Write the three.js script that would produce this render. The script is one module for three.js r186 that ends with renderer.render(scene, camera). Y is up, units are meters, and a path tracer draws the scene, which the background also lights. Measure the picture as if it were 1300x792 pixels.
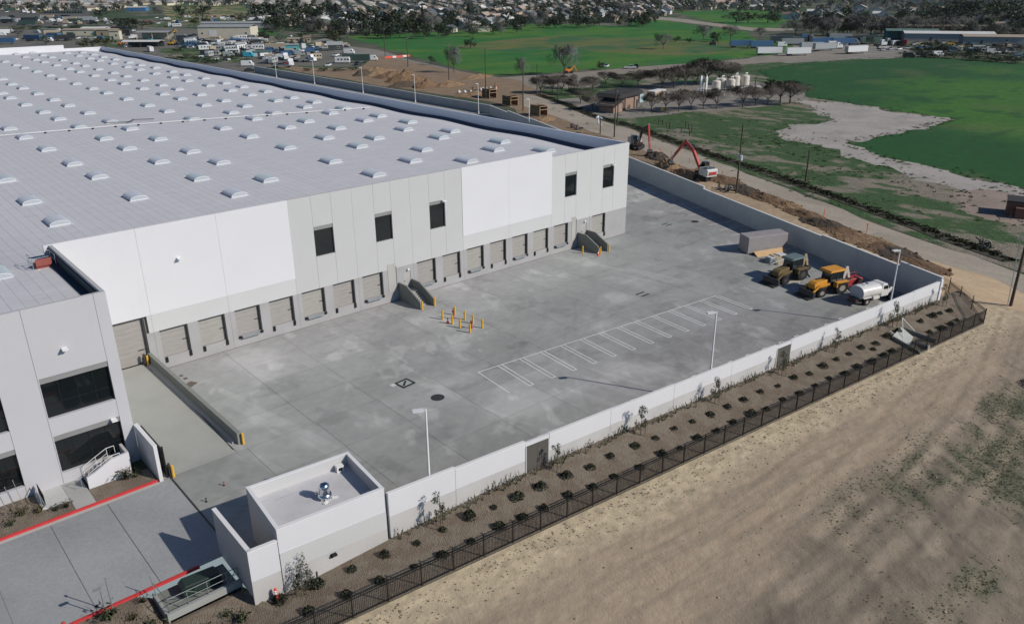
import * as THREE from 'three';
import { mergeGeometries } from 'three/addons/utils/BufferGeometryUtils.js';
import { Sky } from 'three/addons/objects/Sky.js';

// ---------------------------------------------------------------- camera, sky, sun, exposure
const scene = new THREE.Scene();
const camera = new THREE.PerspectiveCamera(42.23, 1024 / 623, 1, 9000);
camera.position.set(-93.07, 37.08, 80.02);
camera.rotation.set(-0.3925, -0.71532, -0.00646, 'YXZ');
const renderer = new THREE.WebGLRenderer({ antialias: true });
renderer.setSize(1024, 623);
renderer.toneMapping = THREE.LinearToneMapping;
renderer.toneMappingExposure = 0.79;
renderer.shadowMap.enabled = true;
renderer.shadowMap.type = THREE.PCFSoftShadowMap;
const SUN = new THREE.Vector3(0.387, 0.549, 0.741).normalize();
const sky = new Sky();
sky.name = 'sky'; sky.userData.kind = 'structure';
sky.scale.setScalar(8000);
const SU = sky.material.uniforms;
SU.sunPosition.value.copy(SUN); SU.turbidity.value = 3.2; SU.rayleigh.value = 1.3; SU.mieCoefficient.value = 0.004; SU.mieDirectionalG.value = 0.8;
if (SU.cloudCoverage) SU.cloudCoverage.value = 0.12;
scene.add(sky);
scene.environmentIntensity = 0.11;
const sun = new THREE.DirectionalLight(new THREE.Color(1, 0.915, 0.79), 4.6);
sun.position.copy(SUN).multiplyScalar(400).add(new THREE.Vector3(-20, 0, 0));
sun.target.position.set(-20, 0, 0);
sun.castShadow = true; sun.shadow.mapSize.set(4096, 4096); sun.shadow.radius = 1;
Object.assign(sun.shadow.camera, { left: -260, right: 260, top: 260, bottom: -260, near: 1, far: 1200 });
scene.add(sun, sun.target);


scene.fog = new THREE.FogExp2(0xb4bcc2, 0.00003);
// ---------------------------------------------------------------- helpers
function RNG(a) { return () => { a |= 0; a = a + 0x6D2B79F5 | 0; let t = Math.imul(a ^ a >>> 15, 1 | a); t = t + Math.imul(t ^ t >>> 7, 61 | t) ^ t; return ((t ^ t >>> 14) >>> 0) / 4294967296; }; }
const R = RNG(20240611);
const rr = (a, b) => a + (b - a) * R();
const pick = (a) => a[Math.floor(R() * a.length)];
const clamp = (x, a = 0, b = 1) => Math.min(b, Math.max(a, x));
const lerp = (a, b, t) => a + (b - a) * t;
const sstep = (a, b, x) => { const t = clamp((x - a) / (b - a)); return t * t * (3 - 2 * t); };
function interp(tab, x) { for (let i = 1; i < tab.length; i++) if (x <= tab[i][0]) { const a = tab[i - 1], b = tab[i]; return lerp(a[1], b[1], clamp((x - a[0]) / (b[0] - a[0]))); } return tab[tab.length - 1][1]; }

const LAT = new Float32Array(65536); { const r = RNG(7); for (let i = 0; i < 65536; i++) LAT[i] = r(); }
function vn(x, y, per = 256) {
  const xi = Math.floor(x), yi = Math.floor(y); let fx = x - xi, fy = y - yi;
  fx = fx * fx * (3 - 2 * fx); fy = fy * fy * (3 - 2 * fy);
  const x0 = ((xi % per) + per) % per, x1 = (x0 + 1) % per, y0 = ((yi % per) + per) % per, y1 = (y0 + 1) % per;
  const a = LAT[y0 * 256 + x0], b = LAT[y0 * 256 + x1], c = LAT[y1 * 256 + x0], d = LAT[y1 * 256 + x1];
  return a + (b - a) * fx + (c - a) * fy + (a - b - c + d) * fx * fy;
}
function fbm(x, y, o = 4, per = 256) { let s = 0, a = 0.5, n = 0; for (let i = 0; i < o; i++) { s += a * vn(x + 17.3 * i, y + 9.1 * i, per); n += a; a *= 0.5; x *= 2; y *= 2; per = Math.min(256, per * 2); } return s / n; }
const toS = (v) => { v = clamp(v); return 255 * (v <= 0.0031308 ? 12.92 * v : 1.055 * Math.pow(v, 1 / 2.4) - 0.055); };
// a colour texture of w x h pixels; f(px, py) gives linear r, g, b
function tex(w, h, f, rep = true, srgb = true) {
  const d = new Uint8Array(w * h * 4);
  for (let y = 0; y < h; y++) for (let x = 0; x < w; x++) {
    const c = f(x, y), i = 4 * (y * w + x);
    if (srgb) { d[i] = toS(c[0]); d[i + 1] = toS(c[1]); d[i + 2] = toS(c[2]); } else { d[i] = d[i + 1] = d[i + 2] = clamp(c) * 255; }
    d[i + 3] = 255;
  }
  const t = new THREE.DataTexture(d, w, h, THREE.RGBAFormat);
  t.magFilter = THREE.LinearFilter; t.minFilter = THREE.LinearMipmapLinearFilter; t.generateMipmaps = true;
  if (rep) t.wrapS = t.wrapT = THREE.RepeatWrapping;
  if (srgb) t.colorSpace = THREE.SRGBColorSpace;
  t.needsUpdate = true;
  return t;
}
const rep = (t, s) => { const c = t.clone(); c.repeat.set(1 / s, 1 / s); c.needsUpdate = true; return c; };
const C = (r, g, b) => new THREE.Color().setRGB(r, g, b);
// grime that multiplies a paint colour, a rough bump, both tile
const T_grime = tex(512, 512, (x, y) => { const a = fbm(x / 128, y / 128, 5, 4), b = fbm(x / 8, y / 90, 2, 64); const v = 0.84 + 0.16 * a + 0.03 * (b - 0.5) + 0.05 * (vn(x / 2, y / 2, 256) - 0.5); return [v, v, v * 0.995]; });
const T_paint = tex(512, 512, (x, y) => { const a = fbm(x / 128, y / 128, 4, 4), b = fbm(x / 6, y / 120, 2, 85); const v = 0.955 + 0.035 * a + 0.022 * (b - 0.5) + 0.02 * (vn(x / 2, y / 2, 256) - 0.5); return [v, v, v]; });
const T_rough = tex(256, 256, (x, y) => fbm(x / 8, y / 8, 4, 32), true, false);
function mat(col, o = {}) {
  const m = new THREE.MeshStandardMaterial({ color: col, roughness: o.rough ?? 0.85, metalness: o.metal ?? 0 });
  if (o.map !== null) m.map = o.map ?? GR(o.size ?? 6);
  if (o.bump) { m.bumpMap = o.bumpMap ?? RG(o.bsize ?? 2); m.bumpScale = o.bump; }
  if (o.side) m.side = o.side;
  if (o.vc) m.vertexColors = true;
  return m;
}
const cacheG = {}, cacheR = {}, cacheP = {}, PT = (s) => cacheP[s] ??= rep(T_paint, s);
const GR = (s) => cacheG[s] ??= rep(T_grime, s);
const RG = (s) => cacheR[s] ??= rep(T_rough, s);
const plain = (r, g, b, rough = 0.7, metal = 0) => new THREE.MeshStandardMaterial({ color: C(r, g, b), roughness: rough, metalness: metal });

// geometry: all pieces are non-indexed with position, normal and uv in metres (box projection)
function metreUV(g) {
  const p = g.attributes.position, n = g.attributes.normal, uv = new Float32Array(p.count * 2);
  for (let i = 0; i < p.count; i++) {
    const ax = Math.abs(n.getX(i)), ay = Math.abs(n.getY(i)), az = Math.abs(n.getZ(i));
    if (ay >= ax && ay >= az) { uv[2 * i] = p.getX(i); uv[2 * i + 1] = p.getZ(i); }
    else if (ax >= az) { uv[2 * i] = p.getZ(i); uv[2 * i + 1] = p.getY(i); }
    else { uv[2 * i] = p.getX(i); uv[2 * i + 1] = p.getY(i); }
  }
  g.setAttribute('uv', new THREE.BufferAttribute(uv, 2)); return g;
}
function join(list) {
  const gs = (Array.isArray(list) ? list.flat(9) : [list]).map((g) => { const h = g.index ? g.toNonIndexed() : g; for (const k of Object.keys(h.attributes)) if (k !== 'position' && k !== 'normal') h.deleteAttribute(k); return h; });
  return metreUV(gs.length === 1 ? gs[0] : mergeGeometries(gs));
}
const V = (x, y, z) => new THREE.Vector3(x, y, z);
const xf = (g, x, y, z, ry = 0, rx = 0, rz = 0) => { if (rx) g.rotateX(rx); if (rz) g.rotateZ(rz); if (ry) g.rotateY(ry); return g.translate(x, y, z); };
// box: centre x/z, base y
const box = (w, h, d, x = 0, y = 0, z = 0, ry = 0, rx = 0, rz = 0) => xf(new THREE.BoxGeometry(w, h, d), x, y + h / 2, z, ry, rx, rz);
const box2 = (x0, x1, y0, y1, z0, z1) => box(x1 - x0, y1 - y0, z1 - z0, (x0 + x1) / 2, y0, (z0 + z1) / 2);
const cyl = (rt, rb, h, x = 0, y = 0, z = 0, n = 12, ry = 0, rx = 0, rz = 0) => xf(new THREE.CylinderGeometry(rt, rb, h, n), x, y + h / 2, z, ry, rx, rz);
const sph = (r, x, y, z, sx = 1, sy = 1, sz = 1, a = 10, b = 7) => new THREE.SphereGeometry(r, a, b).scale(sx, sy, sz).translate(x, y, z);
function bar(a, b, r, n = 6, r2 = r) {
  const A = V(...a), Bv = V(...b), d = Bv.clone().sub(A), L = d.length();
  const g = new THREE.CylinderGeometry(r2, r, L, n);
  g.applyQuaternion(new THREE.Quaternion().setFromUnitVectors(V(0, 1, 0), d.normalize()));
  return g.translate((A.x + Bv.x) / 2, (A.y + Bv.y) / 2, (A.z + Bv.z) / 2);
}
function beam(a, b, w, h) { // a square bar between two points, its side w horizontal
  const A = V(...a), Bv = V(...b), m = A.clone().add(Bv).multiplyScalar(0.5), g = new THREE.BoxGeometry(w, h, A.distanceTo(Bv));
  const o = new THREE.Object3D(); o.position.copy(m); o.lookAt(Bv); o.updateMatrix(); return g.applyMatrix4(o.matrix);
}
// extrude a 2-D profile [[a, b] ...] (a along x, b along y), depth along z, centred when c
function ext(pts, depth, c = true, bevel = 0) {
  const s = new THREE.Shape(pts.map((p) => new THREE.Vector2(p[0], p[1])));
  const g = new THREE.ExtrudeGeometry(s, { depth: depth - 2 * bevel, bevelEnabled: bevel > 0, bevelSize: bevel, bevelThickness: bevel, bevelSegments: 1, curveSegments: 4 });
  return g.translate(0, 0, (c ? -depth / 2 : 0) + bevel);
}
const used = {};
function numbered(n) { const k = used[n] = (used[n] ?? -1) + 1; return k ? n + '_' + String(k).padStart(3, '0') : n; }
const shadow = (o) => { o.castShadow = o.receiveShadow = true; return o; };
function thing(name, label, category, pos = [0, 0, 0], ry = 0, group) {
  const o = new THREE.Group(); o.name = numbered(name); o.position.set(...pos); o.rotation.y = ry;
  o.userData = { label, category }; if (group) o.userData.group = group;
  scene.add(o); return o;
}
function part(parent, name, geos, m, extra) { const o = shadow(new THREE.Mesh(geos.isBufferGeometry && geos.attributes.uv && !geos.index ? geos : join(geos), m)); o.name = name; if (extra) Object.assign(o.userData, extra); parent.add(o); return o; }
function struct(name, geo, m, kind = 'structure') { const o = shadow(new THREE.Mesh(geo, m)); o.name = numbered(name); o.userData.kind = kind; scene.add(o); return o; }
function copy(src, name, pos, ry, label, group, s) {
  const o = src.clone(); o.name = numbered(name); o.position.set(...pos); o.rotation.y = ry; scene.add(o);
  if (label) o.userData.label = label; if (group) o.userData.group = group;
  if (s) o.scale.set(...(Array.isArray(s) ? s : [s, s, s]));
  return o;
}
// flat ground sheet from a polygon of [x, z]; edges roughened by jit metres
function roughEdge(P, jit, step) {
  const out = [];
  for (let i = 0; i < P.length; i++) {
    const a = P[i], b = P[(i + 1) % P.length], L = Math.hypot(b[0] - a[0], b[1] - a[1]), n = Math.max(1, Math.min(220, Math.round(L / step)));
    for (let k = 0; k < n; k++) { const t = k / n, x = lerp(a[0], b[0], t), z = lerp(a[1], b[1], t), f = k ? jit : 0; out.push([x + f * 2 * (fbm(x / step / 1.7, z / step / 1.7, 3) - 0.5) * 2, z + f * 2 * (fbm(z / step / 1.7 + 50, x / step / 1.7, 3) - 0.5) * 2]); }
  }
  return out;
}
function sheetGeo(P, y, uvf) {
  const g = new THREE.ShapeGeometry(new THREE.Shape(P.map((p) => new THREE.Vector2(p[0], -p[1])))).rotateX(-Math.PI / 2).translate(0, y, 0).toNonIndexed();
  const p = g.attributes.position, uv = new Float32Array(p.count * 2), nn = new Float32Array(p.count * 3);
  for (let i = 0; i < p.count; i++) { const u = uvf ? uvf(p.getX(i), p.getZ(i)) : [p.getX(i), p.getZ(i)]; uv[2 * i] = u[0]; uv[2 * i + 1] = u[1]; nn[3 * i + 1] = 1; }
  g.setAttribute('uv', new THREE.BufferAttribute(uv, 2)); g.setAttribute('normal', new THREE.BufferAttribute(nn, 3)); return g;
}
const sheet = (name, P, y, m, jit = 0, step = 4, uvf) => struct(name, sheetGeo(jit ? roughEdge(P, jit, step) : P, y, uvf), m);
const inPoly = (P, x, z) => { let c = false; for (let i = 0, j = P.length - 1; i < P.length; j = i++) if ((P[i][1] > z) !== (P[j][1] > z) && x < (P[j][0] - P[i][0]) * (z - P[i][1]) / (P[j][1] - P[i][1]) + P[i][0]) c = !c; return c; };

// ---------------------------------------------------------------- the site's lines (metres; x along the docks, z out into the yard)
const zWall = (x) => 38.6 + 0.0951 * (x + 68.8);          // street-side perimeter wall
const zFence = (x) => 51.3 + 0.0981 * (x - 3.96);         // iron fence
const yWall = (x) => interp([[-120, -1.2], [-79, -1.0], [-69, 0.05], [-60, 0.7], [-54, 0.98], [8, 1.02]], x);  // ground outside the wall
const yPlant = (x, z) => { const t = clamp((z - zWall(x)) / (zFence(x) - zWall(x))); return yWall(x) * (1 - t) * (1 - 0.25 * t); };
const ANG = Math.atan(0.0951);
const xRight = (z) => 21.9 - 0.3677 * (z + 1.5);          // slanted right-hand wall
// ---------------------------------------------------------------- the ground and everything flat on it
const EDGES = [];
const mul = (c, k) => [c[0] * k, c[1] * k, c[2] * k];
const mixc = (a, b, t) => [lerp(a[0], b[0], t), lerp(a[1], b[1], t), lerp(a[2], b[2], t)];
{
  // terrain to the horizon
  const T = tex(512, 512, (x, y) => { const n = fbm(x / 64, y / 64, 5, 8), m = fbm(x / 12, y / 12, 3, 43); const c = mixc([0.11, 0.105, 0.075], [0.055, 0.08, 0.042], sstep(0.35, 0.65, n)); return mul(c, 0.75 + 0.5 * m); });
  const sh = new THREE.Shape([[-5500, -4500], [8500, -4500], [8500, 9500], [-5500, 9500]].map((p) => new THREE.Vector2(...p))); sh.holes.push(new THREE.Path([[-115, -31], [-55, -31], [-55, -44], [-115, -39]].map((p) => new THREE.Vector2(...p))));
  const g = new THREE.ShapeGeometry(sh).rotateX(-Math.PI / 2).translate(0, -0.09, 0);
  struct('terrain', metreUV(g.toNonIndexed()), mat(C(1, 1, 1), { map: rep(T, 160), rough: 1 }));

  // scrubby lots: grey earth with green patches
  const tS = tex(1024, 1024, (x, y) => {
    const n = fbm(x / 128, y / 128, 5, 8), m = fbm(x / 20, y / 34, 4, 51), k = fbm(x / 5, y / 5, 3, 204);
    const earth = mul([0.235, 0.205, 0.16], 0.7 + 0.6 * k), grass = mul([0.045, 0.1, 0.028], 0.5 + 0.9 * k);
    return mixc(grass, earth, sstep(0.47, 0.62, 0.55 * n + 0.45 * m));
  });
  const scrub = mat(C(1, 1, 1), { map: rep(tS, 130), rough: 1, bump: 0.15, bsize: 7 });
  // grey gravel and hard-packed earth
  const tG = tex(512, 512, (x, y) => { const n = fbm(x / 64, y / 64, 5, 8), k = fbm(x / 6, y / 6, 3, 86); return mul([0.25, 0.232, 0.205], 0.6 + 0.45 * n + 0.35 * k); });
  const gravel = mat(C(1, 1, 1), { map: rep(tG, 36), rough: 1, bump: 0.08, bsize: 5 });
  const lotM = mat(C(0.6, 0.62, 0.62), { map: rep(tG, 60), rough: 1 });
  // fields: crop rows, streaks and yellower patches
  const tF = tex(1024, 1024, (x, y) => {
    const n = fbm(x / 170, y / 100, 4, 6), m = fbm(x / 40, y / 14, 4, 25), k = fbm(x / 4, y / 4, 3, 256);
    let c = mixc([0.014, 0.15, 0.018], [0.062, 0.185, 0.018], sstep(0.4, 0.7, n)); c = mixc(c, [0.1, 0.105, 0.045], 0.5 * sstep(0.56, 0.74, m));
    return mul(c, 0.55 + 0.45 * m + 0.45 * k);
  });
  const fieldA = mat(C(1, 1, 1), { map: rep(tF, 240), rough: 1, bump: 0.12, bsize: 5 }), fieldB = mat(C(1, 1, 1), { map: tex(1024, 1024, (px, py) => { const x = 60 + 400 * px / 1024, z = -160 + 320 * py / 1024, n = fbm(x / 45, z / 30, 4), m = fbm(x / 9 + 5, z / 6 + 9, 4), k = fbm(x / 1.2, z / 1.2, 3), l = sstep(0.3, 0.75, sstep(-95, 5, z) * sstep(95, 180, x) + 0.9 * (n - 0.5)); let c = mixc([0.006, 0.078, 0.01], [0.04, 0.145, 0.01], l); c = mixc(c, [0.006, 0.055, 0.009], 0.7 * sstep(0.55, 0.75, m)); c = mixc(c, [0.11, 0.13, 0.045], 0.35 * sstep(0.62, 0.8, fbm(x / 20 + 40, z / 14, 4))); return mul(c, 0.55 + 0.3 * m + 0.6 * k); }, false), rough: 1, bump: 0.2, bsize: 4 }), fieldDry = mat(C(1.9, 0.82, 1.8), { map: rep(tF, 190), rough: 1 });
  const P = {"suburb":[[-900,-900],[214,-455],[320,-440],[406,-500],[434,-400],[600,-520],[520,-380],[560,-200],[420,-40],[1200,100],[2600,-600],[1500,-3000],[-400,-3000]],"junk":[[-20.5,-464.4],[33.3,-825.4],[99.0,-700.9],[149.0,-698.5],[187.2,-544.3],[189.0,-514.7],[171.8,-416.9],[163.4,-336.8],[144.4,-298.7],[103.1,-250.0],[85.6,-257.7],[58.0,-254.0],[26.5,-284.8],[14.7,-415.8]],"lotTop":[[33.3,-825.4],[140.2,-1542.1],[287.8,-1352.6],[136.8,-770.0],[91.1,-743.9]],"dryTop":[[166.4,-661.6],[391.4,-1342.4],[589.0,-1375.1],[346.4,-840.9],[264.7,-714.1],[190.3,-653.3]],"lawn":[[54.1,-376.4],[103.2,-414.3],[99.2,-371.8],[71.7,-322.7],[50.3,-322.1]],"lawn2":[[197.1,-563.1],[217.1,-572.8],[186.8,-491.1],[154.4,-396.6],[150.7,-382.7],[139.9,-376.8],[176.8,-489.3],[171.5,-507.4]],"scrub":[[131.2,-163.0],[140.2,-154.3],[202.2,-161.9],[308.7,-159.9],[333.2,-108.9],[404.9,-36.9],[12.7,62.1],[26.3,47.9],[30.0,35.8],[34.4,24.7],[41.5,10.3],[48.6,-6.5],[54.2,-22.6],[60.5,-38.3],[69.6,-58.5],[74.7,-77.6],[93.0,-114.0],[109.1,-149.7]],"fieldL":[[209.9,-442.4],[179.2,-353.5],[151.3,-272.8],[132.7,-216.0],[126.1,-183.6],[135.7,-182.3],[151.5,-175.2],[170.0,-174.8],[223.6,-161.0],[277.6,-158.6],[329.0,-153.5],[377.4,-175.8],[365.2,-216.1],[441.1,-272.4],[490.6,-359.0],[563.4,-471.4],[579.8,-506.2],[436.9,-382.9],[429.1,-427.0],[414.6,-501.7],[322.3,-428.2],[273.7,-437.9],[235.3,-452.4]],"fieldDry":[[198.6,-316.8],[266.0,-339.3],[321.1,-337.0],[335.9,-266.4],[348.8,-205.3],[335.9,-176.5],[288.6,-180.2],[253.5,-189.0],[240.7,-215.0],[235.6,-263.2],[203.5,-266.4]],"fieldR":[[218.0,-118.7],[241.7,-122.9],[282.2,-118.9],[329.0,-106.9],[331.9,-74.9],[330.7,-44.7],[298.0,32.4],[55.9,68.0],[76.9,30.9],[83.2,14.8],[85.9,1.1],[94.3,-14.8],[148.6,-10.0],[152.4,-25.9],[159.0,-46.4],[161.3,-67.1]],"fieldR3":[[146.9,-6.2],[177.0,-2.6],[183.4,19.0],[112.7,36.9],[111.7,19.2],[126.2,6.5]],"fieldC":[[702.8,-553.5],[805.5,-505.1],[718.9,-401.0],[508.1,-288.5],[460.9,-278.9],[552.9,-388.6]],"pumpLot":[[91.2,-115.8],[115.2,-113.9],[135.8,-117.7],[162.9,-117.8],[184.2,-97.3],[180.0,-75.1],[156.6,-58.5],[128.9,-61.0],[105.8,-70.0],[83.5,-75.0],[80.7,-81.5],[84.3,-94.5]],"gravelR":[[152.0,-62.9],[157.4,-45.5],[150.9,-25.2],[148.4,-10.1],[115.5,-11.0],[95.2,-14.0],[85.1,1.5],[82.5,15.1],[76.3,31.2],[64.5,49.1],[41.4,54.9],[62.8,35.6],[66.1,26.7],[69.6,18.2],[74.8,8.1],[80.2,-4.1],[86.0,-15.8],[87.7,-25.1],[97.2,-34.3],[108.0,-37.5],[124.4,-32.8],[137.0,-44.7]],"pinkPatch":[[61.8,24.3],[69.8,25.3],[71.6,30.1],[65.8,38.4],[47.4,45.2],[49.4,39.0],[49.6,34.2],[53.3,29.7]],"trailerLot":[[264.0,-154.1],[308.7,-159.9],[370.2,-192.2],[390.5,-153.5],[370.5,-126.0],[341.3,-100.8],[311.5,-106.5],[285.8,-120.8],[256.7,-128.2]],"road2":[[113.3,-180.4],[130.0,-175.8],[163.2,-168.1],[204.9,-164.2],[234.4,-155.6],[270.2,-153.7],[315.8,-146.0],[332.8,-135.5],[311.5,-124.5],[263.3,-132.2],[246.6,-138.2],[216.8,-142.7],[189.3,-151.2],[155.0,-151.3],[130.9,-128.7],[119.4,-133.4],[119.6,-146.1],[93.2,-129.6],[94.6,-139.4]],"road3":[[170.0,-418.8],[191.0,-439.2],[165.8,-367.2],[163.6,-328.9],[139.2,-255.6],[125.3,-200.9],[124.5,-169.5],[104.4,-129.9],[89.3,-125.2],[96.8,-155.2],[111.0,-198.3],[121.6,-236.6],[127.2,-278.8],[139.6,-330.9],[152.4,-381.0]],"road4":[[588.6,-524.7],[601.8,-509.2],[570.4,-438.1],[530.4,-372.1],[484.7,-298.0],[497.7,-268.5],[471.9,-253.0],[450.8,-275.6],[489.6,-342.3],[529.6,-415.0],[548.2,-488.8]],"dirt":[[-130,35],[-112,39.9],[-60,45.1],[3.9,51.35],[10.2,45.2],[7.5,45.4],[9,40],[16,24],[33,-12],[40,-14],[37,1],[31,18],[22,38],[11,53],[-6,80],[-25,112],[-130,112]],"works":[[144.4,-298.7],[136.5,-258.3],[126.7,-208.2],[124.5,-169.5],[104.4,-129.9],[77.0,-81.1],[66.3,-56.9],[51.8,-30.4],[40.7,-1.4],[31.6,17.8],[28.0,27.6],[23.1,34.6],[17.0,39.4],[17.9,33.6],[21.6,21.8],[34.0,-10.1],[44.0,-37.6],[57.8,-76.0],[76.8,-122.1],[76.2,-151.3],[75.2,-225.2],[77.3,-295.4],[89.0,-263.9],[103.1,-250.0]],"road":[[99.3,-134.8],[96.3,-121.2],[87.4,-100.4],[77.0,-77.4],[69.8,-56.8],[60.6,-36.9],[54.3,-21.4],[47.6,-5.5],[40.2,11.4],[33.2,25.5],[29.4,36.3],[26.6,45.1],[24.8,49.4],[18.0,60.8],[5.5,64.0],[12.0,52.7],[17.5,43.7],[20.7,38.5],[26.4,27.3],[29.8,18.7],[35.6,1.9],[46.5,-26.4],[55.1,-47.2],[62.1,-67.1],[73.0,-92.7],[79.4,-112.6]],"roadDust":[[22.0,37.3],[21.4,41.2],[20.9,45.9],[17.7,50.8],[13.1,55.7],[10.9,53.1],[11.0,47.7],[16.3,41.8]],"patches":[[[75.4,-426.4],[105.4,-429.2],[89.7,-381.4],[65.0,-378.5]],[[79.2,-592.4],[100.7,-582.3],[65.9,-452.4],[45.3,-473.5]],[[64.1,-791.6],[109.5,-741.9],[134.4,-662.5],[123.3,-627.4],[78.7,-690.7],[55.8,-747.8]],[[167.0,-487.5],[168.6,-440.9],[142.5,-374.2],[135.4,-398.3]],[[78.0,-284.5],[106.8,-256.1],[91.5,-234.0],[67.4,-266.4]],[[177.8,-812.2],[209.6,-731.0],[183.1,-643.4],[135.9,-677.6]],[[79.3,-364.2],[103.7,-382.1],[84.5,-321.5],[69.8,-313.6]],[[178.9,-452.0],[159.1,-374.1],[146.0,-354.5],[147.0,-386.5]]]};
  sheet('suburb_ground', P.suburb, -0.085, mat(C(0.7, 0.7, 0.75), { map: rep(tS, 300), rough: 1 }), 6, 30);
  sheet('industrial_lot', P.junk, -0.08, lotM, 3, 12);
  sheet('industrial_lot', P.lotTop, -0.075, mat(C(0.42, 0.43, 0.46), { map: rep(tG, 80), rough: 1 }), 3, 14);
  sheet('dry_field', P.dryTop, -0.075, mat(C(1.5, 1.25, 1.0), { map: rep(tS, 240), rough: 1 }), 4, 20);
  sheet('green_verge', P.lawn, -0.07, scrub, 2, 8); P.patches.forEach((q, i) => sheet('green_verge', q, -0.068 + 0.004 * (i % 2), scrub, 2.5, 6));
  sheet('green_verge', P.lawn2, -0.07, fieldA, 2, 8);
  sheet('scrub_ground', P.scrub, -0.07, scrub, 2, 10);
  sheet('field', P.fieldL, -0.065, fieldA, 2.5, 10);
  sheet('field', P.fieldDry, -0.06, fieldDry, 5, 20);
  EDGES.push(P.fieldR, P.gravelR, P.pinkPatch);
  sheet('field', P.fieldR, -0.065, fieldB, 1.5, 2.4, (x, z) => [(x - 60) / 400, (z + 160) / 320]);
  sheet('field', P.fieldC, -0.065, fieldA, 3, 12);
  sheet('gravel_lot', P.pumpLot, -0.055, gravel, 1.5, 8);
  sheet('gravel_lot', P.gravelR, -0.06, mat(C(1.6, 1.6, 1.68), { map: rep(tG, 36), rough: 1, bump: 0.1, bsize: 4 }), 2.2, 2.6);
  sheet('gravel_lot', P.trailerLot, -0.06, gravel, 2, 10);
  sheet('gravel_lot', P.pinkPatch, -0.05, mat(C(1.2, 1.02, 0.98), { map: rep(tG, 30), rough: 1 }), 1.6, 2);
  sheet('road', P.road2, -0.045, mat(C(1.05, 1.0, 0.95), { map: rep(tG, 30), rough: 1 }), 0.8, 8);
  sheet('road', P.road3, -0.045, gravel, 0.8, 8);
  sheet('road', P.road4, -0.045, mat(C(1.3, 1.25, 1.15), { map: rep(tG, 30), rough: 1 }), 0.8, 10);

  // dirt along the site: one macro map over the land in front of the fence and beside the road
  const X0 = -112, X1 = 60, Z0 = -60, Z1 = 112, N = 2048;
  const tD = tex(N, N, (px, py) => {
    const x = X0 + (X1 - X0) * px / N, z = Z0 + (Z1 - Z0) * py / N;
    const d = z - zFence(x);                                              // metres out from the fence
    const n = fbm(x / 14 + 40, z / 14 + 40, 5), k = fbm(x / 0.7 + 9, z / 0.5 + 9, 3), s = fbm((x + 0.1 * z) / 9 + 80, (z - 0.098 * x) / 0.8 + 50, 4), w = fbm(x / 4 + 11, z / 2.5 + 60, 4);
    let c = [0.43, 0.335, 0.24];                                           // wheel-packed track
    c = mixc(c, [0.34, 0.275, 0.205], sstep(0.35, 0.65, s));
    const bank = sstep(4.6, 1.6, d + 3.4 * (n - 0.5) + 1.5 * (w - 0.5));
    c = mixc(c, mul([0.56, 0.46, 0.315], 0.8 + 0.4 * k), bank * 0.92);
    c = mixc(c, [0.46, 0.365, 0.26], 0.6 * sstep(0.55, 0.7, s) * sstep(2, 5, d) * sstep(17, 9, d));
    // rough ground further out, greyer and half overgrown
    const far = sstep(8.5, 14.5, d + 9 * (n - 0.5) + 0.09 * (x + 40));
    c = mixc(c, mul([0.26, 0.215, 0.165], 0.75 + 0.5 * w), far * 0.9);
    const st = fbm((x + 0.55 * z) / 0.9 + 13, (z - 0.55 * x) / 4.5 + 77, 4), green = sstep(0.43, 0.6, 0.5 * fbm(x / 7 + 3, z / 4 + 3, 4) + 0.25 * w + 0.25 * st) * far * sstep(-52, -30, x + 0.6 * (z - 60)); c = mul(c, 1 - 0.1 * far * sstep(0.5, 0.72, st));
    c = mixc(c, mul([0.1, 0.118, 0.066], 0.6 + 0.8 * k), green * 0.78); c = mul(c, 1 - 0.22 * sstep(0.5, 0.72, fbm((x - z) / 5 + 21, (x + z) / 1.6 + 7, 4)) * far);
    for (const [cr, q] of [[212, 0.7], [215.2, 0.9], [219.5, 1], [224, 0.8], [229, 0.5]]) { const dd = Math.hypot(x + 50, z + 160) - cr; for (const o of [-0.95, 0.95]) { const e = Math.abs(dd - o + 0.5 * (n - 0.5)); c = mixc(c, [0.49, 0.39, 0.285], q * 0.5 * sstep(0.75, 0.15, e) * sstep(0.36, 0.62, w)); c = mul(c, 1 - 0.1 * q * sstep(0.5, 0.8, e) * sstep(1.3, 0.9, e) * sstep(0.35, 0.6, n)); } }
    // raw orange earth by the road corner
    const cor = sstep(16, 3, Math.hypot(x - 15, z - 40)); c = mixc(c, [0.47, 0.31, 0.18], cor * 0.75 * sstep(0.3, 0.6, n));
    const bare = sstep(12, 30, x) * sstep(34, 16, z + 0); c = mixc(c, mul([0.33, 0.225, 0.145], 0.7 + 0.6 * w), bare * 0.7);
    return mul(c, 0.87 + 0.26 * k);
  }, false);
  const tDb = tex(1024, 1024, (px, py) => {                               // clods and the ribs that tyres pressed, 12 m
    const x = px / 1024 * 12, z = py / 1024 * 12, n = fbm(x * 4 / 3, z * 4 / 3, 6, 16), band = sstep(0.56, 0.7, fbm(x / 3, z / 1.5, 2, 4));
    return 0.8 * n + 0.14 * vn(x * 21.33, z * 21.33, 256) + 0.06 * band * (0.5 + 0.5 * Math.sin((x + 0.3 * Math.sin(z * Math.PI / 3)) * Math.PI * 2 / 0.375));
  }, true, false);
  const dirt = mat(C(1, 1, 1), { map: tD, rough: 1, bump: 0.09, bumpMap: rep(tDb, 1) });
  dirt.bumpMap.repeat.set((X1 - X0) / 12, (Z1 - Z0) / 12);
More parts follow.
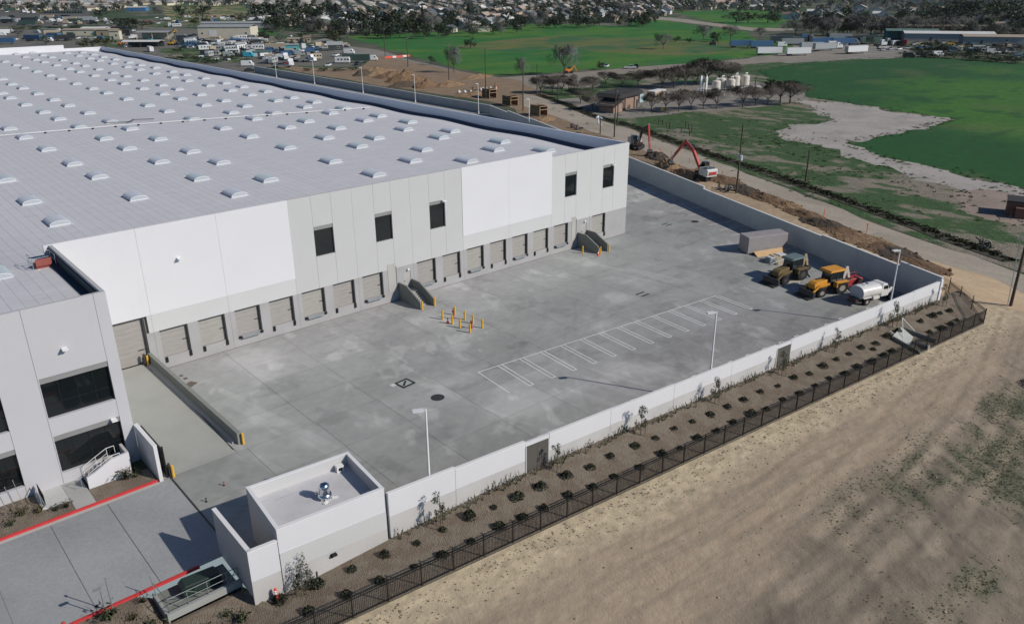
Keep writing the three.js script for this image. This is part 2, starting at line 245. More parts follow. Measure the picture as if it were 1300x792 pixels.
  sheet('dirt_ground', P.dirt, -0.035, dirt, 0, 4, (x, z) => [(x - X0) / (X1 - X0), (z - Z0) / (Z1 - Z0)]);
  const raw = mat(C(1.3, 1.0, 0.74), { map: rep(tG, 24), rough: 1, bump: 0.3, bsize: 4 });
  sheet('dirt_ground', P.works, -0.04, raw, 1.2, 6);
  const tR = tex(512, 512, (x, y) => { const n = fbm(x / 50, y / 200, 4, 10), k = fbm(x / 5, y / 8, 3, 102); return mul([0.39, 0.34, 0.275], 0.62 + 0.4 * n + 0.32 * k); });
  const roadM = mat(C(1, 1, 1), { map: rep(tR, 26), rough: 0.95, bump: 0.04, bsize: 3 });
  const rd = P.road;                                                        // old asphalt under drifts of dust
  sheet('road', rd, -0.025, roadM, 0.5, 5);
  sheet('road', P.roadDust, -0.02, mat(C(1.5, 1.28, 1.02), { map: rep(tR, 18), rough: 1 }), 1.0, 5);
}
// mulch strip between wall and fence, sloping down to the fence
const T_mulch = tex(512, 512, (x, y) => { const n = fbm(x / 90, y / 90, 4, 6), k = fbm(x / 3, y / 4, 3, 171), m = vn(x / 1.5, y / 1.5, 256); const c = mixc([0.15, 0.118, 0.088], [0.25, 0.198, 0.15], sstep(0.3, 0.75, k)); return mul(mixc(c, [0.215, 0.18, 0.14], sstep(0.45, 0.7, n)), 0.74 + 0.4 * m + 0.25 * n); });
const M_mulch = mat(C(1, 1, 1), { map: rep(T_mulch, 5), rough: 1, bump: 0.09, bsize: 1.6 });
{
  const nx = 110, nz = 9, pos = [], x0 = -112, x1 = 9.5;
  const pt = (i, j) => { const x = lerp(x0, x1, i / nx), t = j / nz, zb = x < -78.2 ? lerp(32.62, zWall(-78.2) + 0.1, sstep(-79.2, -78.2, x)) : zWall(x) - 0.15; const z = lerp(zb, Math.min(zFence(x) + 0.05, x > 4 ? 51.3 - (x - 3.96) * 0.86 + 0.4 : 99), t);
    const low = x < -78.2 ? lerp(0.05, yPlant(x, z), sstep(33, 39, z)) : yPlant(x, z); const pit = x > -83.6 && x < -78.4 && z > 32.6 && z < 35.7; return [x, pit ? -0.75 : low + 0.01 + 0.1 * (fbm(x / 1.3 + 5, z / 1.3 + 30, 3) - 0.5) * (t > 0.02 && t < 0.98 ? 1 : 0), z]; };
  for (let i = 0; i < nx; i++) for (let j = 0; j < nz; j++) { const a = pt(i, j), b = pt(i + 1, j), c = pt(i + 1, j + 1), d = pt(i, j + 1); pos.push(...a, ...d, ...b, ...b, ...d, ...c); }
  const g = new THREE.BufferGeometry(); g.setAttribute('position', new THREE.Float32BufferAttribute(pos, 3)); g.computeVertexNormals(); metreUV(g);
  struct('planting_strip', g, M_mulch);
}
// ---------------------------------------------------------------- yard: concrete slabs with open joints
const YARD = [[-72.2, 0.05], [0.05, 0.05], [0.05, -266], [61, -266], [60.7, -106], [xRight(45.3) , 45.3], [-77.75, zWall(-77.75) ], [-77.75, 20.2], [-72.2, 20.2]];
{
  const X0 = -82, X1 = 62, Z0 = -105, Z1 = 47, N = 2048;
  const tY = tex(N, N, (px, py) => {
    const x = X0 + (X1 - X0) * px / N, z = Z0 + (Z1 - Z0) * py / N;
    const a = fbm(x / 24 + 5, z / 16 + 25, 4), b = fbm(x / 7 + 60, z / 4.5 + 2, 4), s = fbm((x - 0.2 * z) / 1.1 + 90, (z + 0.2 * x) / 13 + 90, 3), s2 = fbm((x + z) / 1.6 + 30, (z - x) / 16 + 30, 3), k = fbm(x * 1.8 + 9, z * 1.8, 2);
    let v = 0.345 + 0.11 * (a - 0.5) + 0.12 * (b - 0.5) + 0.06 * (k - 0.5);
    v += 0.05 * sstep(0.58, 0.76, s) * sstep(0.4, 0.6, b) - 0.022 * sstep(0.56, 0.8, s2) + 0.07 * sstep(0.62, 0.78, b);
    for (const [cx, cz, cr, q] of [[-30, 60, 38, 0.03], [-8, 58, 44, 0.028], [-52, -8, 30, 0.025], [10, -30, 50, 0.03], [-62, 52, 36, 0.022]]) { const dd = Math.hypot(x - cx, z - cz) - cr; for (const o of [-1.0, 1.0]) v -= q * sstep(0.42, 0.12, Math.abs(dd - o)) * sstep(0.35, 0.6, k); }
    v += 0.1 * sstep(0.62, 0.75, fbm((x + 0.4 * z) / 2.2 + 7, (z - 0.4 * x) / 4 + 90, 4)) * sstep(0.4, 0.62, a) - 0.05 * sstep(0.6, 0.75, fbm(x / 3 + 50, z / 2 + 10, 4));
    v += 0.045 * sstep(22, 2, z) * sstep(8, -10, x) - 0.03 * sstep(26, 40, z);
    const t = sstep(0.35, 0.65, fbm(x / 18 + 33, z / 18 + 70, 3));
    return mul(mixc([0.97, 1.0, 0.97], [1.0, 0.985, 0.985], t), v);
  }, false);
  const uvf = (x, z) => [(x - X0) / (X1 - X0), (z - Z0) / (Z1 - Z0)];
  const tones = [1.0, 0.955, 1.04, 0.98, 1.01, 0.94].map((k, i) => { const m = mat(C(k, k * (i % 2 ? 1.005 : 1), k), { map: tY, rough: 0.8, bump: 0.004 }); m.bumpMap = RG(0.02); return m; });
  const base = struct('yard_pavement', sheetGeo(YARD, -0.022, uvf), mat(C(0.22, 0.215, 0.2), { rough: 1 }));
  const clip = (poly, Q) => { // convex clip of a slab to a half-plane list
    for (const [a, b] of Q) { const out = []; for (let i = 0; i < poly.length; i++) { const p = poly[i], q = poly[(i + 1) % poly.length]; const f = (r) => (b[0] - a[0]) * (r[1] - a[1]) - (b[1] - a[1]) * (r[0] - a[0]); const fp = f(p), fq = f(q); if (fp >= 0) out.push(p); if ((fp >= 0) !== (fq >= 0)) { const t = fp / (fp - fq); out.push([lerp(p[0], q[0], t), lerp(p[1], q[1], t)]); } } poly = out; if (poly.length < 3) return null; }
    return poly;
  };
  const lim = [[[-77.75, 0.05], [70, 0.05]], [[xRight(45.3), 45.3], [-77.75, zWall(-77.75)]], [[60.7, -106], [xRight(45.3), 45.3]], [[-77.75, 60], [-77.75, 0]]];
  const slabs = (xs, zs, L) => { for (let i = 0; i + 1 < xs.length; i++) for (let j = 0; j + 1 < zs.length; j++) { const g = 0.015, q = clip([[xs[i] + g, zs[j] + g], [xs[i + 1] - g, zs[j] + g], [xs[i + 1] - g, zs[j + 1] - g], [xs[i] + g, zs[j + 1] - g]], L); if (q && q.length > 2) part(base, 'slab', sheetGeo(q, 0, uvf), pick(tones)); } };
  const rng = (a, b, s) => { const o = []; for (let v = a; v < b + 0.01; v += s) o.push(v); return o; };
  slabs(rng(-77.75, 27, 6.5), rng(20.2, 47, 5.4), lim);
  slabs([-72.2, ...rng(-64.9, 30, 6.5)], [0.05, 5, 10.1, 15.2, 20.2], [lim[2], [[-72.15, 60], [-72.15, 0]]]);
  for (let z = -103; z < -1; z += 8) { const q = clip([[0.07, z], [70, z], [70, Math.min(0.02, z + 7.95)], [0.07, Math.min(0.02, z + 7.95)]], [lim[2]]); if (q) part(base, 'slab', sheetGeo(q, 0, uvf), pick(tones)); }
  { const m = mat(C(0.36, 0.36, 0.35), { rough: 0.9, bump: 0.01 }); for (let z = -266; z < -104; z += 8.5) part(base, 'slab', sheetGeo([[0.07, z], [60.6, z], [60.6, Math.min(z + 8.45, -104)], [0.07, Math.min(z + 8.45, -104)]], 0), m); }
  // ramp up to the drive-in door, and the drive outside the gate
  const rm = mat(C(0.405, 0.41, 0.385), { rough: 0.85, bump: 0.01 });
  const ramp = new THREE.BufferGeometry(); { const a = [-78.6, 1.22, 0.05], b = [-72.3, 1.22, 0.05], c = [-72.3, 0.0, 19.6], d = [-78.6, 0.0, 19.6]; ramp.setAttribute('position', new THREE.Float32BufferAttribute([...a, ...d, ...b, ...b, ...d, ...c], 3)); ramp.computeVertexNormals(); metreUV(ramp); }
  struct('ramp', ramp, rm);
  sheet('ramp_apron', [[-78.6, 19.6], [-72.2, 19.6], [-72.2, 20.2], [-78.6, 20.2]], 0.004, rm);
  const tA = tex(512, 512, (x, y) => { const n = fbm(x / 128, y / 128, 5, 4), k = fbm(x / 3, y / 3, 2, 170); const v = 0.325 + 0.13 * (n - 0.5) + 0.07 * (k - 0.5); return [v * 0.965, v * 1.0, v * 1.035]; });
  const dr = struct('driveway', sheetGeo([[-125, 20.25], [-77.8, 20.25], [-77.8, 32.35], [-125, 32.35]], -0.02), mat(C(0.13, 0.13, 0.14), { rough: 1 }));
  const dm = [1, 0.97, 1.03].map((k) => mat(C(k, k, k), { map: rep(tA, 22), rough: 0.85, bump: 0.006 }));
  for (const [a, b] of [[-125, -104], [-104, -91], [-91, -86.72], [-86.7, -82.75], [-82.72, -77.82]]) part(dr, 'slab', sheetGeo([[a + 0.02, 20.25], [b, 20.25], [b, 32.35], [a + 0.02, 32.35]], 0), pick(dm));
  // gate track across the entrance
  part(dr, 'gate_track', box2(-77.86, -77.7, 0.001, 0.012, 20.3, 32), plain(0.07, 0.07, 0.07, 0.6, 0.5));
}
// painted stall lines: trailer stalls mid-yard, a second row whose ends show along the street wall, a third by the slanted wall
{
  const white = mat(C(0.85, 0.86, 0.86), { rough: 0.9 }), uX = Math.cos(ANG), uZ = Math.sin(ANG);
  const at = (o, a, b) => [o[0] + a * uX - b * uZ, o[1] + a * uZ + b * uX];
  const line = (o, a0, a1, b0, b1) => { const q = [at(o, a0, b0), at(o, a1, b0), at(o, a1, b1), at(o, a0, b1)]; return sheetGeo(q, 0.006); };
  const stall = (o, a, b0, b1, w) => [line(o, a - 0.3, a - 0.2, b0, b1), line(o, a + 0.2, a + 0.3, b0, b1), line(o, a - 0.2, a + 0.2, w < 0 ? b0 : b1 - 0.1, w < 0 ? b0 + 0.1 : b1)];
  const base = new THREE.Group(); base.name = 'parking_lines'; base.userData.kind = 'structure'; scene.add(base);
  const o1 = [-44.73, 22.42];
  part(base, 'painted_line', join(line(o1, -2.75, 33.2, -0.05, 0.05)), white); part(base, 'painted_line', join(line(o1, -2.75, -2.65, 0.06, 5.5)), white);
  for (let i = 0; i < 13; i++) part(base, 'painted_line', join(stall(o1, i * 2.765, 0.06, 5.5, 1)), white);
  const o2 = [-53.84, 35.1];
  for (let i = -3; i < 22; i++) { if (i === 7 || i === 18) continue; part(base, 'painted_line', join(stall(o2, i * 2.765, 0, 5.2, -1)), white); }
  for (let i = 0; i < 26; i++) { const z = -52 + i * 2.9, x = xRight(z) - 0.4; const a = Math.atan2(0.3677, 1) * 0; part(base, 'painted_line', sheetGeo([[x - 5.3, z], [x, z + 1.2], [x, z + 1.3], [x - 5.3, z + 0.12]], 0.006), white); }
  for (let i = 0; i < 60; i++) { const z = -262 + i * 2.75; part(base, 'painted_line', sheetGeo([[52.6, z], [57.9, z], [57.9, z + 0.14], [52.6, z + 0.14]], 0.006), white); }
}
// ---------------------------------------------------------------- warehouse
const M_white = mat(C(0.69, 0.685, 0.715), { rough: 0.7, map: PT(9) }), M_grey = mat(C(0.525, 0.523, 0.527), { rough: 0.75, bump: 0.003, map: PT(6) }), M_light = mat(C(0.575, 0.572, 0.575), { rough: 0.75, bump: 0.003, map: PT(6) }), M_base = mat(C(0.405, 0.395, 0.4), { rough: 0.8, bump: 0.004 });
const M_joint = plain(0.23, 0.225, 0.22, 0.95), M_glass = new THREE.MeshPhysicalMaterial({ color: C(0.008, 0.011, 0.012), roughness: 0.06, metalness: 0, clearcoat: 0.4 }), M_frame = plain(0.03, 0.032, 0.035, 0.45, 0.6), M_header = mat(C(0.27, 0.265, 0.265), { rough: 0.7 });
const M_rubber = plain(0.012, 0.012, 0.013, 0.9), M_galv = plain(0.5, 0.54, 0.56, 0.4, 0.7), M_yellow = mat(C(0.78, 0.44, 0.045), { rough: 0.55, size: 1 }), M_red = plain(0.5, 0.045, 0.04, 0.5), M_steelW = plain(0.78, 0.78, 0.78, 0.45);
const M_lampLens = plain(0.75, 0.76, 0.78, 0.25);
// a wall slab in the plane z = zf with rectangular holes [x0, x1, y0, y1]; gap > 0 leaves reveal lines above and below each hole
function wallPiece(x0, x1, y0, y1, holes, zf, th, gap = 0) {
  const xs = [...new Set([x0, x1, ...holes.flatMap((h) => [h[0], h[1]])])].filter((v) => v >= x0 && v <= x1).sort((a, b) => a - b), out = [];
  for (let i = 0; i + 1 < xs.length; i++) {
    const a = xs[i] + (gap && i ? gap / 2 : 0), b = xs[i + 1] - (gap && i + 2 < xs.length ? gap / 2 : 0), m = (a + b) / 2;
    let spans = [[y0, y1]];
    for (const h of holes) if (m > h[0] && m < h[1]) spans = spans.flatMap(([s, e]) => [[s, Math.min(e, h[2])], [Math.max(s, h[3]), e]]).filter(([s, e]) => e - s > 0.01);
    for (const [s, e] of spans) out.push(box2(a, b, s, e, zf - th, zf));
  }
  return out;
}
const WH = thing('warehouse', 'huge white and grey tilt-up concrete warehouse with skylit flat roof and row of dock doors', 'warehouse');
const doorXs = []; for (let k = 0; k < 17; k++) if (k !== 7 && k !== 8 - 0.5 && k !== 15) doorXs.push(-70.95 + 3.961 * k);
{
  const Z = 15.75, T = 15.02, X = -78.66;
  const H1 = 15.08, H2 = 14.2, J = (k) => (k ? -8.12 - 7.92 * (k - 1) : 0);
  const wins = [[-52.83, -50.4], [-44.87, -42.5], [-36.98, -34.6], [-13.4, -11.08], [-5.55, -3.18]].map(([a, b]) => [a, b, 8.02, 11.5]);
  const docks = [...doorXs.map((x) => [x, x + 2.86, 1.22, 4.25]), [-41.3, -40.28, 1.22, 3.4], [-9.85, -8.78, 1.22, 3.45]];
  const drive = [-76.3, -72.2, 1.2, 6.1];
  for (let k = 0; k < 10; k++) {
    const a = J(k + 1) + 0.009, b = J(k) - (k ? 0.009 : 0), white = k === 2 || k === 3 || k >= 7, H = k < 2 ? H2 : H1, inb = (h) => h[0] > a - 0.5 && h[1] < b + 0.5;
    if (k === 9) {
      part(WH, 'panel', wallPiece(a, b, 6.12, H, [drive], 0.04, 0.34), M_white);
      part(WH, 'panel_band', wallPiece(-72.2 + 0.3, b, 4.25, 6.12, [], 0, 0.3), M_light);
      part(WH, 'panel_base', wallPiece(-72.2, b, 0, 4.25, docks.filter(inb), -0.004, 0.3), M_base);
      part(WH, 'panel_base', wallPiece(a, drive[0], 0, 6.12, [], 0, 0.3), M_base);
      continue;
    }
    if (white) { part(WH, 'panel', wallPiece(a, b, 6.12, H, [], 0.04, 0.34), M_white); part(WH, 'panel_band', wallPiece(a, b, 4.25, 6.12, [], 0, 0.3), M_light); }
    else part(WH, 'panel', wallPiece(a, b, 4.25, H, wins.filter(inb), 0, 0.3, 0.022), k < 2 ? M_light : M_grey);
    part(WH, 'panel_base', wallPiece(a, b, 0, 4.25, docks.filter(inb), -0.004, 0.296), M_base);
  }
  part(WH, 'backing_wall', [box2(-79.2, -0.1, 4.3, 7.9, -0.36, -0.302), box2(-79.2, -0.1, 11.6, 12, -0.36, -0.302), box2(-79.2, -0.1, 12, 14.1, -0.36, -0.302)], M_joint);
  part(WH, 'side_wall', [box2(-0.3, 0, 0, 14.2, -0.9, -0.302), box2(-0.3, -0.004, 4.27, 12.4, -261.3, -0.9), box2(-0.3, -0.006, 0, 4.27, -261.3, -0.9)], M_grey);
  part(WH, 'parapet', box2(-0.32, 0, 12.4, 14.12, -261.3, -0.91), mat(C(0.72, 0.77, 0.86), { rough: 0.7, map: PT(7) }));
  part(WH, 'rear_wall', [box2(-150, -0.3, 0, 14.1, -261.3, -261)], M_white);
  part(WH, 'rear_parapet', [box2(-150, -13, 13.2, 15.3, -262.6, -261.32)], M_white);
  // windows: dark recessed glazing under a grey head
  for (const [a, b, y0, y1] of wins) {
    const w = part(WH, 'window', [box2(a, b, y0, y0 + 0.05, -0.3, -0.22), box2(a, a + 0.05, y0, y1, -0.3, -0.22), box2(b - 0.05, b, y0, y1, -0.3, -0.22)], M_frame);
    part(w, 'pane', box2(a + 0.05, b - 0.05, y0 + 0.05, y1 - 0.38, -0.29, -0.25), M_glass);
    part(w, 'header', box2(a + 0.01, b - 0.01, y1 - 0.42, y1 - 0.005, -0.3, -0.06), M_header);
  }
  // dock doors
  const tD = tex(128, 256, (x, y) => { const r = (y % 64) / 64, k = fbm(x / 20, y / 20, 3, 6), v = (r < 0.06 ? 0.8 : 1) * (0.94 + 0.06 * Math.cos(y / 64 * Math.PI * 2 * 6)) * (0.9 + 0.2 * k); return [v, v, v]; });
  tD.repeat.set(1 / 2.75, 1 / 2.1);
  const M_doors = [mat(C(0.36, 0.338, 0.318), { map: tD, rough: 0.7 }), mat(C(0.375, 0.358, 0.33), { map: tD, rough: 0.7 }), mat(C(0.355, 0.33, 0.312), { map: tD, rough: 0.7 })];
  const dockDoor = (x, i) => {
    const d = part(WH, 'dock_door', [0, 1, 2, 3, 4].map((s) => box2(x + 0.02, x + 2.84, 1.23 + s * 0.605, 1.23 + s * 0.605 + 0.595, -0.36, -0.3)), M_doors[i % 3]);
    part(d, 'reveal_shade', [box2(x + 2.7, x + 2.855, 1.23, 4.24, -0.298, -0.02), box2(x + 0.005, x + 2.7, 4.16, 4.245, -0.298, -0.01)], plain(0.035, 0.035, 0.036, 0.8));  // black strips paint the shade of the recess, right side and head only
    part(d, 'lock_bar', box2(x + 2.2, x + 2.64, 2.55, 2.61, -0.298, -0.25), M_rubber);
    const lev = [1, 1, 1, 1, 1, 0, 1, 0, 1, 1, 0, 1, 0, 1, 1, 0, 1];
    const hasLip = [2, 4, 6, 8, 10, 12, 14].includes(i);
    if (hasLip) part(d, 'dock_leveler', [box2(x + 0.42, x + 2.42, 0.98, 1.06, -0.002, 0.34), box(2.0, 0.05, 0.42, x + 1.42, 1.08, 0.19, 0, 0.5), box2(x + 0.42, x + 2.42, 0.93, 1.2, -0.002, 0.05)], M_galv);
    for (const bx of [x + 0.12, x + 2.6]) part(d, 'bumper', hasLip ? box2(bx - 0.03, bx + 0.27, 0.95, 1.22, -0.002, 0.14) : box2(bx, bx + 0.24, 0.68, 1.24, -0.002, 0.13), M_rubber);
  };
  for (let k = 0; k < 17; k++) if (k !== 7 && k !== 15) dockDoor(-70.95 + 3.961 * k, k);
  const dd = part(WH, 'drive_in_door', [0, 1, 2, 3, 4, 5, 6].map((s) => box2(-76.28, -72.22, 1.2 + s * 0.7, 1.2 + s * 0.7 + 0.69, -0.33, -0.25)), M_doors[2]);
  part(dd, 'reveal_shade', [box2(-72.42, -72.21, 1.22, 6.1, -0.248, 0.0), box2(-76.28, -72.42, 5.99, 6.1, -0.248, 0)], plain(0.035, 0.035, 0.036, 0.8)); part(dd, 'lock_bar', box2(-73.2, -72.6, 2.6, 2.68, -0.248, -0.2), M_rubber);  // same painted shade on the right and top reveals of this door
  // doors at the head of the stairs, tall louvres beside them, wall lamps
  for (const [x0, x1, y1, l0, l1, ly] of [[-41.3, -40.28, 3.4, -43.6, -42.46, 4.92], [-9.85, -8.78, 3.45, -11.9, -11.04, 4.84]]) {
    const d = part(WH, 'stair_door', box2(x0, x1, 1.22, y1, -0.12, -0.06), mat(C(0.45, 0.43, 0.42), {})); part(d, 'handle', box2(x0 + 0.08, x0 + 0.14, 2.1, 2.3, -0.06, -0.02), M_rubber);
    part(WH, 'louvre', box2(l0, l1, 1.3, ly, 0.001, 0.03), mat(C(0.47, 0.455, 0.43), {})); part(WH, 'conduit', cyl(0.04, 0.04, 3.2, l1 + 0.06, 1.3, 0.05, 8), M_joint);
    const l = part(WH, 'wall_lamp', [sph(0.17, (x0 + x1) / 2 + 0.1, y1 + 0.27, 0.12, 1, 1, 0.8)], M_lampLens); part(l, 'bracket', box((0.12), 0.12, 0.1, (x0 + x1) / 2 + 0.1, y1 + 0.2, 0.05), M_steelW);
  }
  for (const [x, y, z] of [[-67.86, 11.3, 0.04], [-34.9, 11.35, 0.0], [-3.55, 11.3, 0], [-82.3, 11.3, 15.76], [-80.05, 4.3, 15.76]]) {
    const l = part(WH, 'wall_lamp', [box(0.42, 0.1, 0.5, x, y, z + 0.3), box(0.34, 0.16, 0.12, x, y - 0.03, z + 0.06)], M_steelW); part(l, 'lens', box(0.36, 0.02, 0.4, x, y - 0.021, z + 0.32), M_lampLens);
  }
  for (const z of [-16.1, -47, -80, -124.8, -162]) { const l = part(WH, 'wall_lamp', [box(0.5, 0.35, 0.5, 0.27, 13.3, z)], M_steelW); }
  // roof: a low-pitched membrane, lower along the right parapet where it drains in shallow bays
  const ry = (x, z) => { const edge = sstep(-9, -0.4, x), far = interp([[-261, 0.25], [-150, 0.1], [0, 0]], z); return lerp(13.15, 12.18 + far * 1.2 + 0.12 * Math.sin(z * 2 * Math.PI / 24.6 + 0.6), edge) + (z > -12 && x < -78.9 ? 0.8 * sstep(-12, 6, z) : 0); };
  const tRf = tex(1024, 1024, (x, y) => { const n = fbm(x / 128, y / 64, 5, 8), k = fbm(x / 3, y / 3, 2, 256), col = x % 64; let v = 0.9 + 0.1 * (n - 0.5) + 0.12 * (k - 0.5); const cross = (y + 97 * Math.floor(x / 64)) % 512; const str = 0.35 + 0.65 * fbm(x / 40, y / 70, 2, 16); if (col < 3) v *= 1 - 0.5 * str; v *= 1 - 0.05 * sstep(0.55, 0.75, fbm(x / 60 + 9, y / 22 + 3, 3, 17)); if (cross < 1.5) v *= 0.9; v *= 1 + 0.035 * (LAT[Math.floor(x / 64) * 7 + 3] - 0.5); return [0.985 * v, 0.985 * v, 1.0 * v]; });
  const M_roof = mat(C(0.7, 0.705, 0.735), { map: rep(tRf, 15.2), rough: 0.82, bump: 0.004, bsize: 1 });
  const grid = (x0, x1, z0, z1, nx, nz) => { const g = new THREE.PlaneGeometry(x1 - x0, z1 - z0, nx, nz).rotateX(-Math.PI / 2).translate((x0 + x1) / 2, 0, (z0 + z1) / 2); const p = g.attributes.position; for (let i = 0; i < p.count; i++) p.setY(i, ry(p.getX(i), p.getZ(i))); g.computeVertexNormals(); return metreUV(g.toNonIndexed()); };
  part(WH, 'roof', mergeGeometries([grid(-15, -0.3, -261, -0.36, 20, 150), grid(-150, -15, -261, -0.36, 40, 60), grid(-150, -78.96, -0.36, 15.4, 30, 12)]), M_roof);
  { const g = new THREE.BufferGeometry(), pos = []; for (let z = -261; z < -0.5; z += 2) { const q = [z, Math.min(-0.4, z + 2)].map((w) => [[-1.35, ry(-1.35, w) + 0.012, w], [-0.55, ry(-0.55, w) + 0.03, w], [-0.34, ry(-0.4, w) + 0.42, w]]); for (let k = 0; k < 2; k++) { const [a, b, c, d] = [q[0][k], q[0][k + 1], q[1][k + 1], q[1][k]]; pos.push(...a, ...d, ...b, ...b, ...d, ...c); } } g.setAttribute('position', new THREE.Float32BufferAttribute(pos, 3)); g.computeVertexNormals(); part(WH, 'parapet_shade', metreUV(g), mat(C(0.085, 0.11, 0.155), { rough: 0.8 })); }  // dark strip paints the right parapet's shadow onto the roof edge
  part(WH, 'parapet_shade', [box2(X - 0.42, X - 0.302, 13.7, 14.75, 0.1, 15.4), box2(X - 1.0, X - 0.42, 13.98, 14.02, 0.1, 15.4)], mat(C(0.05, 0.075, 0.095), { rough: 0.8 }));  // shaded inner face and shadow of the office parapet, as dark colour
  // skylights
  const dome = () => { const P = []; for (let i = 0; i <= 10; i++) { const a = Math.PI * i / 10; P.push([0.98 * Math.cos(a), 0.12 + 0.4 * Math.pow(Math.sin(a), 0.75)]); } return join(ext(P, 2.9, true, 0.02)); };
  const domeG = dome(), curbG = join([box(2.02, 0.14, 2.96), box(0.3, 0.04, 0.16, -1.08, 0, 1.5), box(0.34, 0.04, 0.16, 1.12, 0, 1.5)]);
  const M_dome = new THREE.MeshPhysicalMaterial({ color: C(0.6, 0.68, 0.72), roughness: 0.4, clearcoat: 0.1 }), M_dome2 = new THREE.MeshPhysicalMaterial({ color: C(0.63, 0.67, 0.74), roughness: 0.45 }), M_curb = plain(0.82, 0.82, 0.82, 0.5);
  const arc = []; for (let i = 0; i <= 10; i++) { const a = Math.PI * i / 10; arc.push([0.99 * Math.cos(a), 0.12 + 0.41 * Math.pow(Math.sin(a), 0.75)]); }
  const endG = join(ext(arc, 0.03, true).translate(0, 0, 1.452)), rimG = join(arc.slice(1).map((p, i) => bar([arc[i][0], arc[i][1], 1.47], [p[0], p[1], 1.47], 0.03, 4))), M_end = plain(0.42, 0.45, 0.49, 0.6), M_curbG = plain(0.6, 0.61, 0.64, 0.6);
  const S = [[-83.7,2.2],[-37.6,-11.5],[-23.4,-9.8],[-10.4,-7.6],[-75.0,-15.0],[-55.7,-13.8],[-49.5,-18.4],[-29.1,-15.4],[-15.4,-13.5],[-10.6,-17.6],[-75.1,-26.7],[-65.2,-20.3],[-55.8,-25.1],[-37.7,-22.7],[-23.3,-20.8],[-15.5,-27.1],[-65.3,-35.2],[-49.7,-32.8],[-29.1,-29.7],[-23.4,-33.9],[-10.6,-30.5],[-74.8,-41.3],[-55.9,-39.2],[-49.8,-43.4],[-37.8,-36.2],[-29.3,-39.6],[-15.4,-37.3],[-10.5,-43.2],[-65.5,-46.1],[-37.9,-49.1],[-23.2,-46.4],[-15.4,-50.1],[-56.1,-52.5],[-49.8,-57.2],[-37.9,-59.8],[-29.2,-53.0],[-23.7,-56.6],[-10.7,-52.8],[-65.5,-60.2],[-56.2,-63.7],[-29.4,-65.7],[-15.6,-62.2],[-10.7,-65.7],[-65.7,-73.9],[-50.0,-70.5],[-38.0,-73.6],[-23.6,-69.7],[-15.5,-72.7],[-56.1,-78.6],[-50.2,-81.0],[-29.4,-76.0],[-23.8,-82.4],[-10.7,-77.7],[-65.7,-85.2],[-56.4,-90.9],[-38.0,-86.4],[-29.4,-89.4],[-15.6,-85.3],[-10.9,-87.3],[-50.2,-94.9],[-38.1,-97.2],[-23.7,-93.0],[-15.6,-98.0],[-56.4,-102.1],[-29.4,-102.6],[-23.7,-106.3],[-10.4,-101.1],[-50.3,-108.5],[-38.2,-110.3],[-29.5,-113.1],[-15.6,-108.5],[-10.7,-113.2],[-56.6,-116.1],[-50.3,-120.0],[-23.8,-119.4],[-15.6,-121.4],[-10.7,-123.4],[-56.6,-130.3],[-38.3,-124.1],[-29.5,-126.6],[-23.8,-130.0],[-50.4,-133.7],[-38.3,-135.1],[-15.6,-134.9],[-10.3,-137.5],[-56.3,-140.4],[-50.5,-147.7],[-29.6,-140.1],[-23.6,-144.0],[-15.5,-145.4],[-38.5,-148.4],[-29.6,-150.8],[-10.8,-149.1],[-50.6,-158.9],[-38.5,-162.5],[-23.8,-157.0],[-15.7,-158.4],[-10.5,-160.0],[-29.6,-164.8],[-23.7,-168.2],[-50.0,-173.0],[-38.4,-173.9],[-29.8,-178.1],[-15.4,-172.1],[-10.1,-174.6],[-38.5,-187.9],[-23.8,-181.7],[-15.5,-183.0],[-10.6,-185.9],[-29.6,-189.5],[-23.7,-195.6],[-38.6,-202.3],[-29.6,-203.8],[-15.4,-196.4],[-10.6,-196.9],[-23.6,-206.5],[-15.4,-210.4],[-10.4,-211.2],[-38.6,-213.2],[-29.8,-217.5],[-23.7,-220.2],[-15.2,-221.4],[-10.5,-223.5],[-38.6,-228.3],[-29.7,-228.8],[-23.6,-234.9],[-15.2,-234.6],[-29.7,-243.2],[-10.1,-236.0],[-23.7,-246.0],[-15.2,-249.2],[-10.4,-248.2],[-29.3,-257.8],[-23.6,-260.9],[-75.0,-55.0]];
  S.forEach(([x, z], i) => { const c = part(WH, 'skylight', curbG, M_curbG); c.position.set(x, ry(x, z) - 0.01, z); part(c, 'dome', domeG, i % 3 ? M_dome2 : M_dome); part(c, 'end_panel', endG, M_end); part(c, 'rim', rimG, M_curb); });
  // gas pipe on sleepers across the roof, a loose frame beside it, roof hatch with its guard rail
  const pipe = [[-100, -84.5], [-68.45, -77.3], [-50.7, -74.3], [-36.7, -70.5], [-6.65, -62]].map(([x, z]) => [x, 13.45, z]);
  const pm = part(WH, 'roof_pipe', pipe.slice(1).map((b, i) => bar(pipe[i], b, 0.07, 6)), M_steelW);
  for (let i = 0; i < 26; i++) { const x = -98 + i * 3.6, z = interp(pipe.map((p) => [p[0], p[2]]), x); part(pm, 'sleeper', box(0.3, 0.26, 0.3, x, 13.13, z), M_rubber); }
  part(WH, 'pipe_frame', [beam([-51.5, 13.4, -79], [-47.5, 13.4, -77], 0.12, 0.12), beam([-46.8, 13.4, -79.5], [-43.5, 13.4, -77.5], 0.12, 0.12), beam([-48.5, 13.4, -77], [-46.3, 13.4, -79.4], 0.1, 0.1)], plain(0.1, 0.1, 0.1));
  const hy = ry(-79.6, 2.5), hx = -80.1, hz = 2.2;
  const h = part(WH, 'roof_hatch', [box(1.3, 0.35, 1.1, hx, hy, hz), box(1.25, 0.62, 0.1, hx, hy + 0.25, hz + 0.62, 0, -0.12)], mat(C(0.3, 0.075, 0.06), { rough: 0.6, size: 1 }));
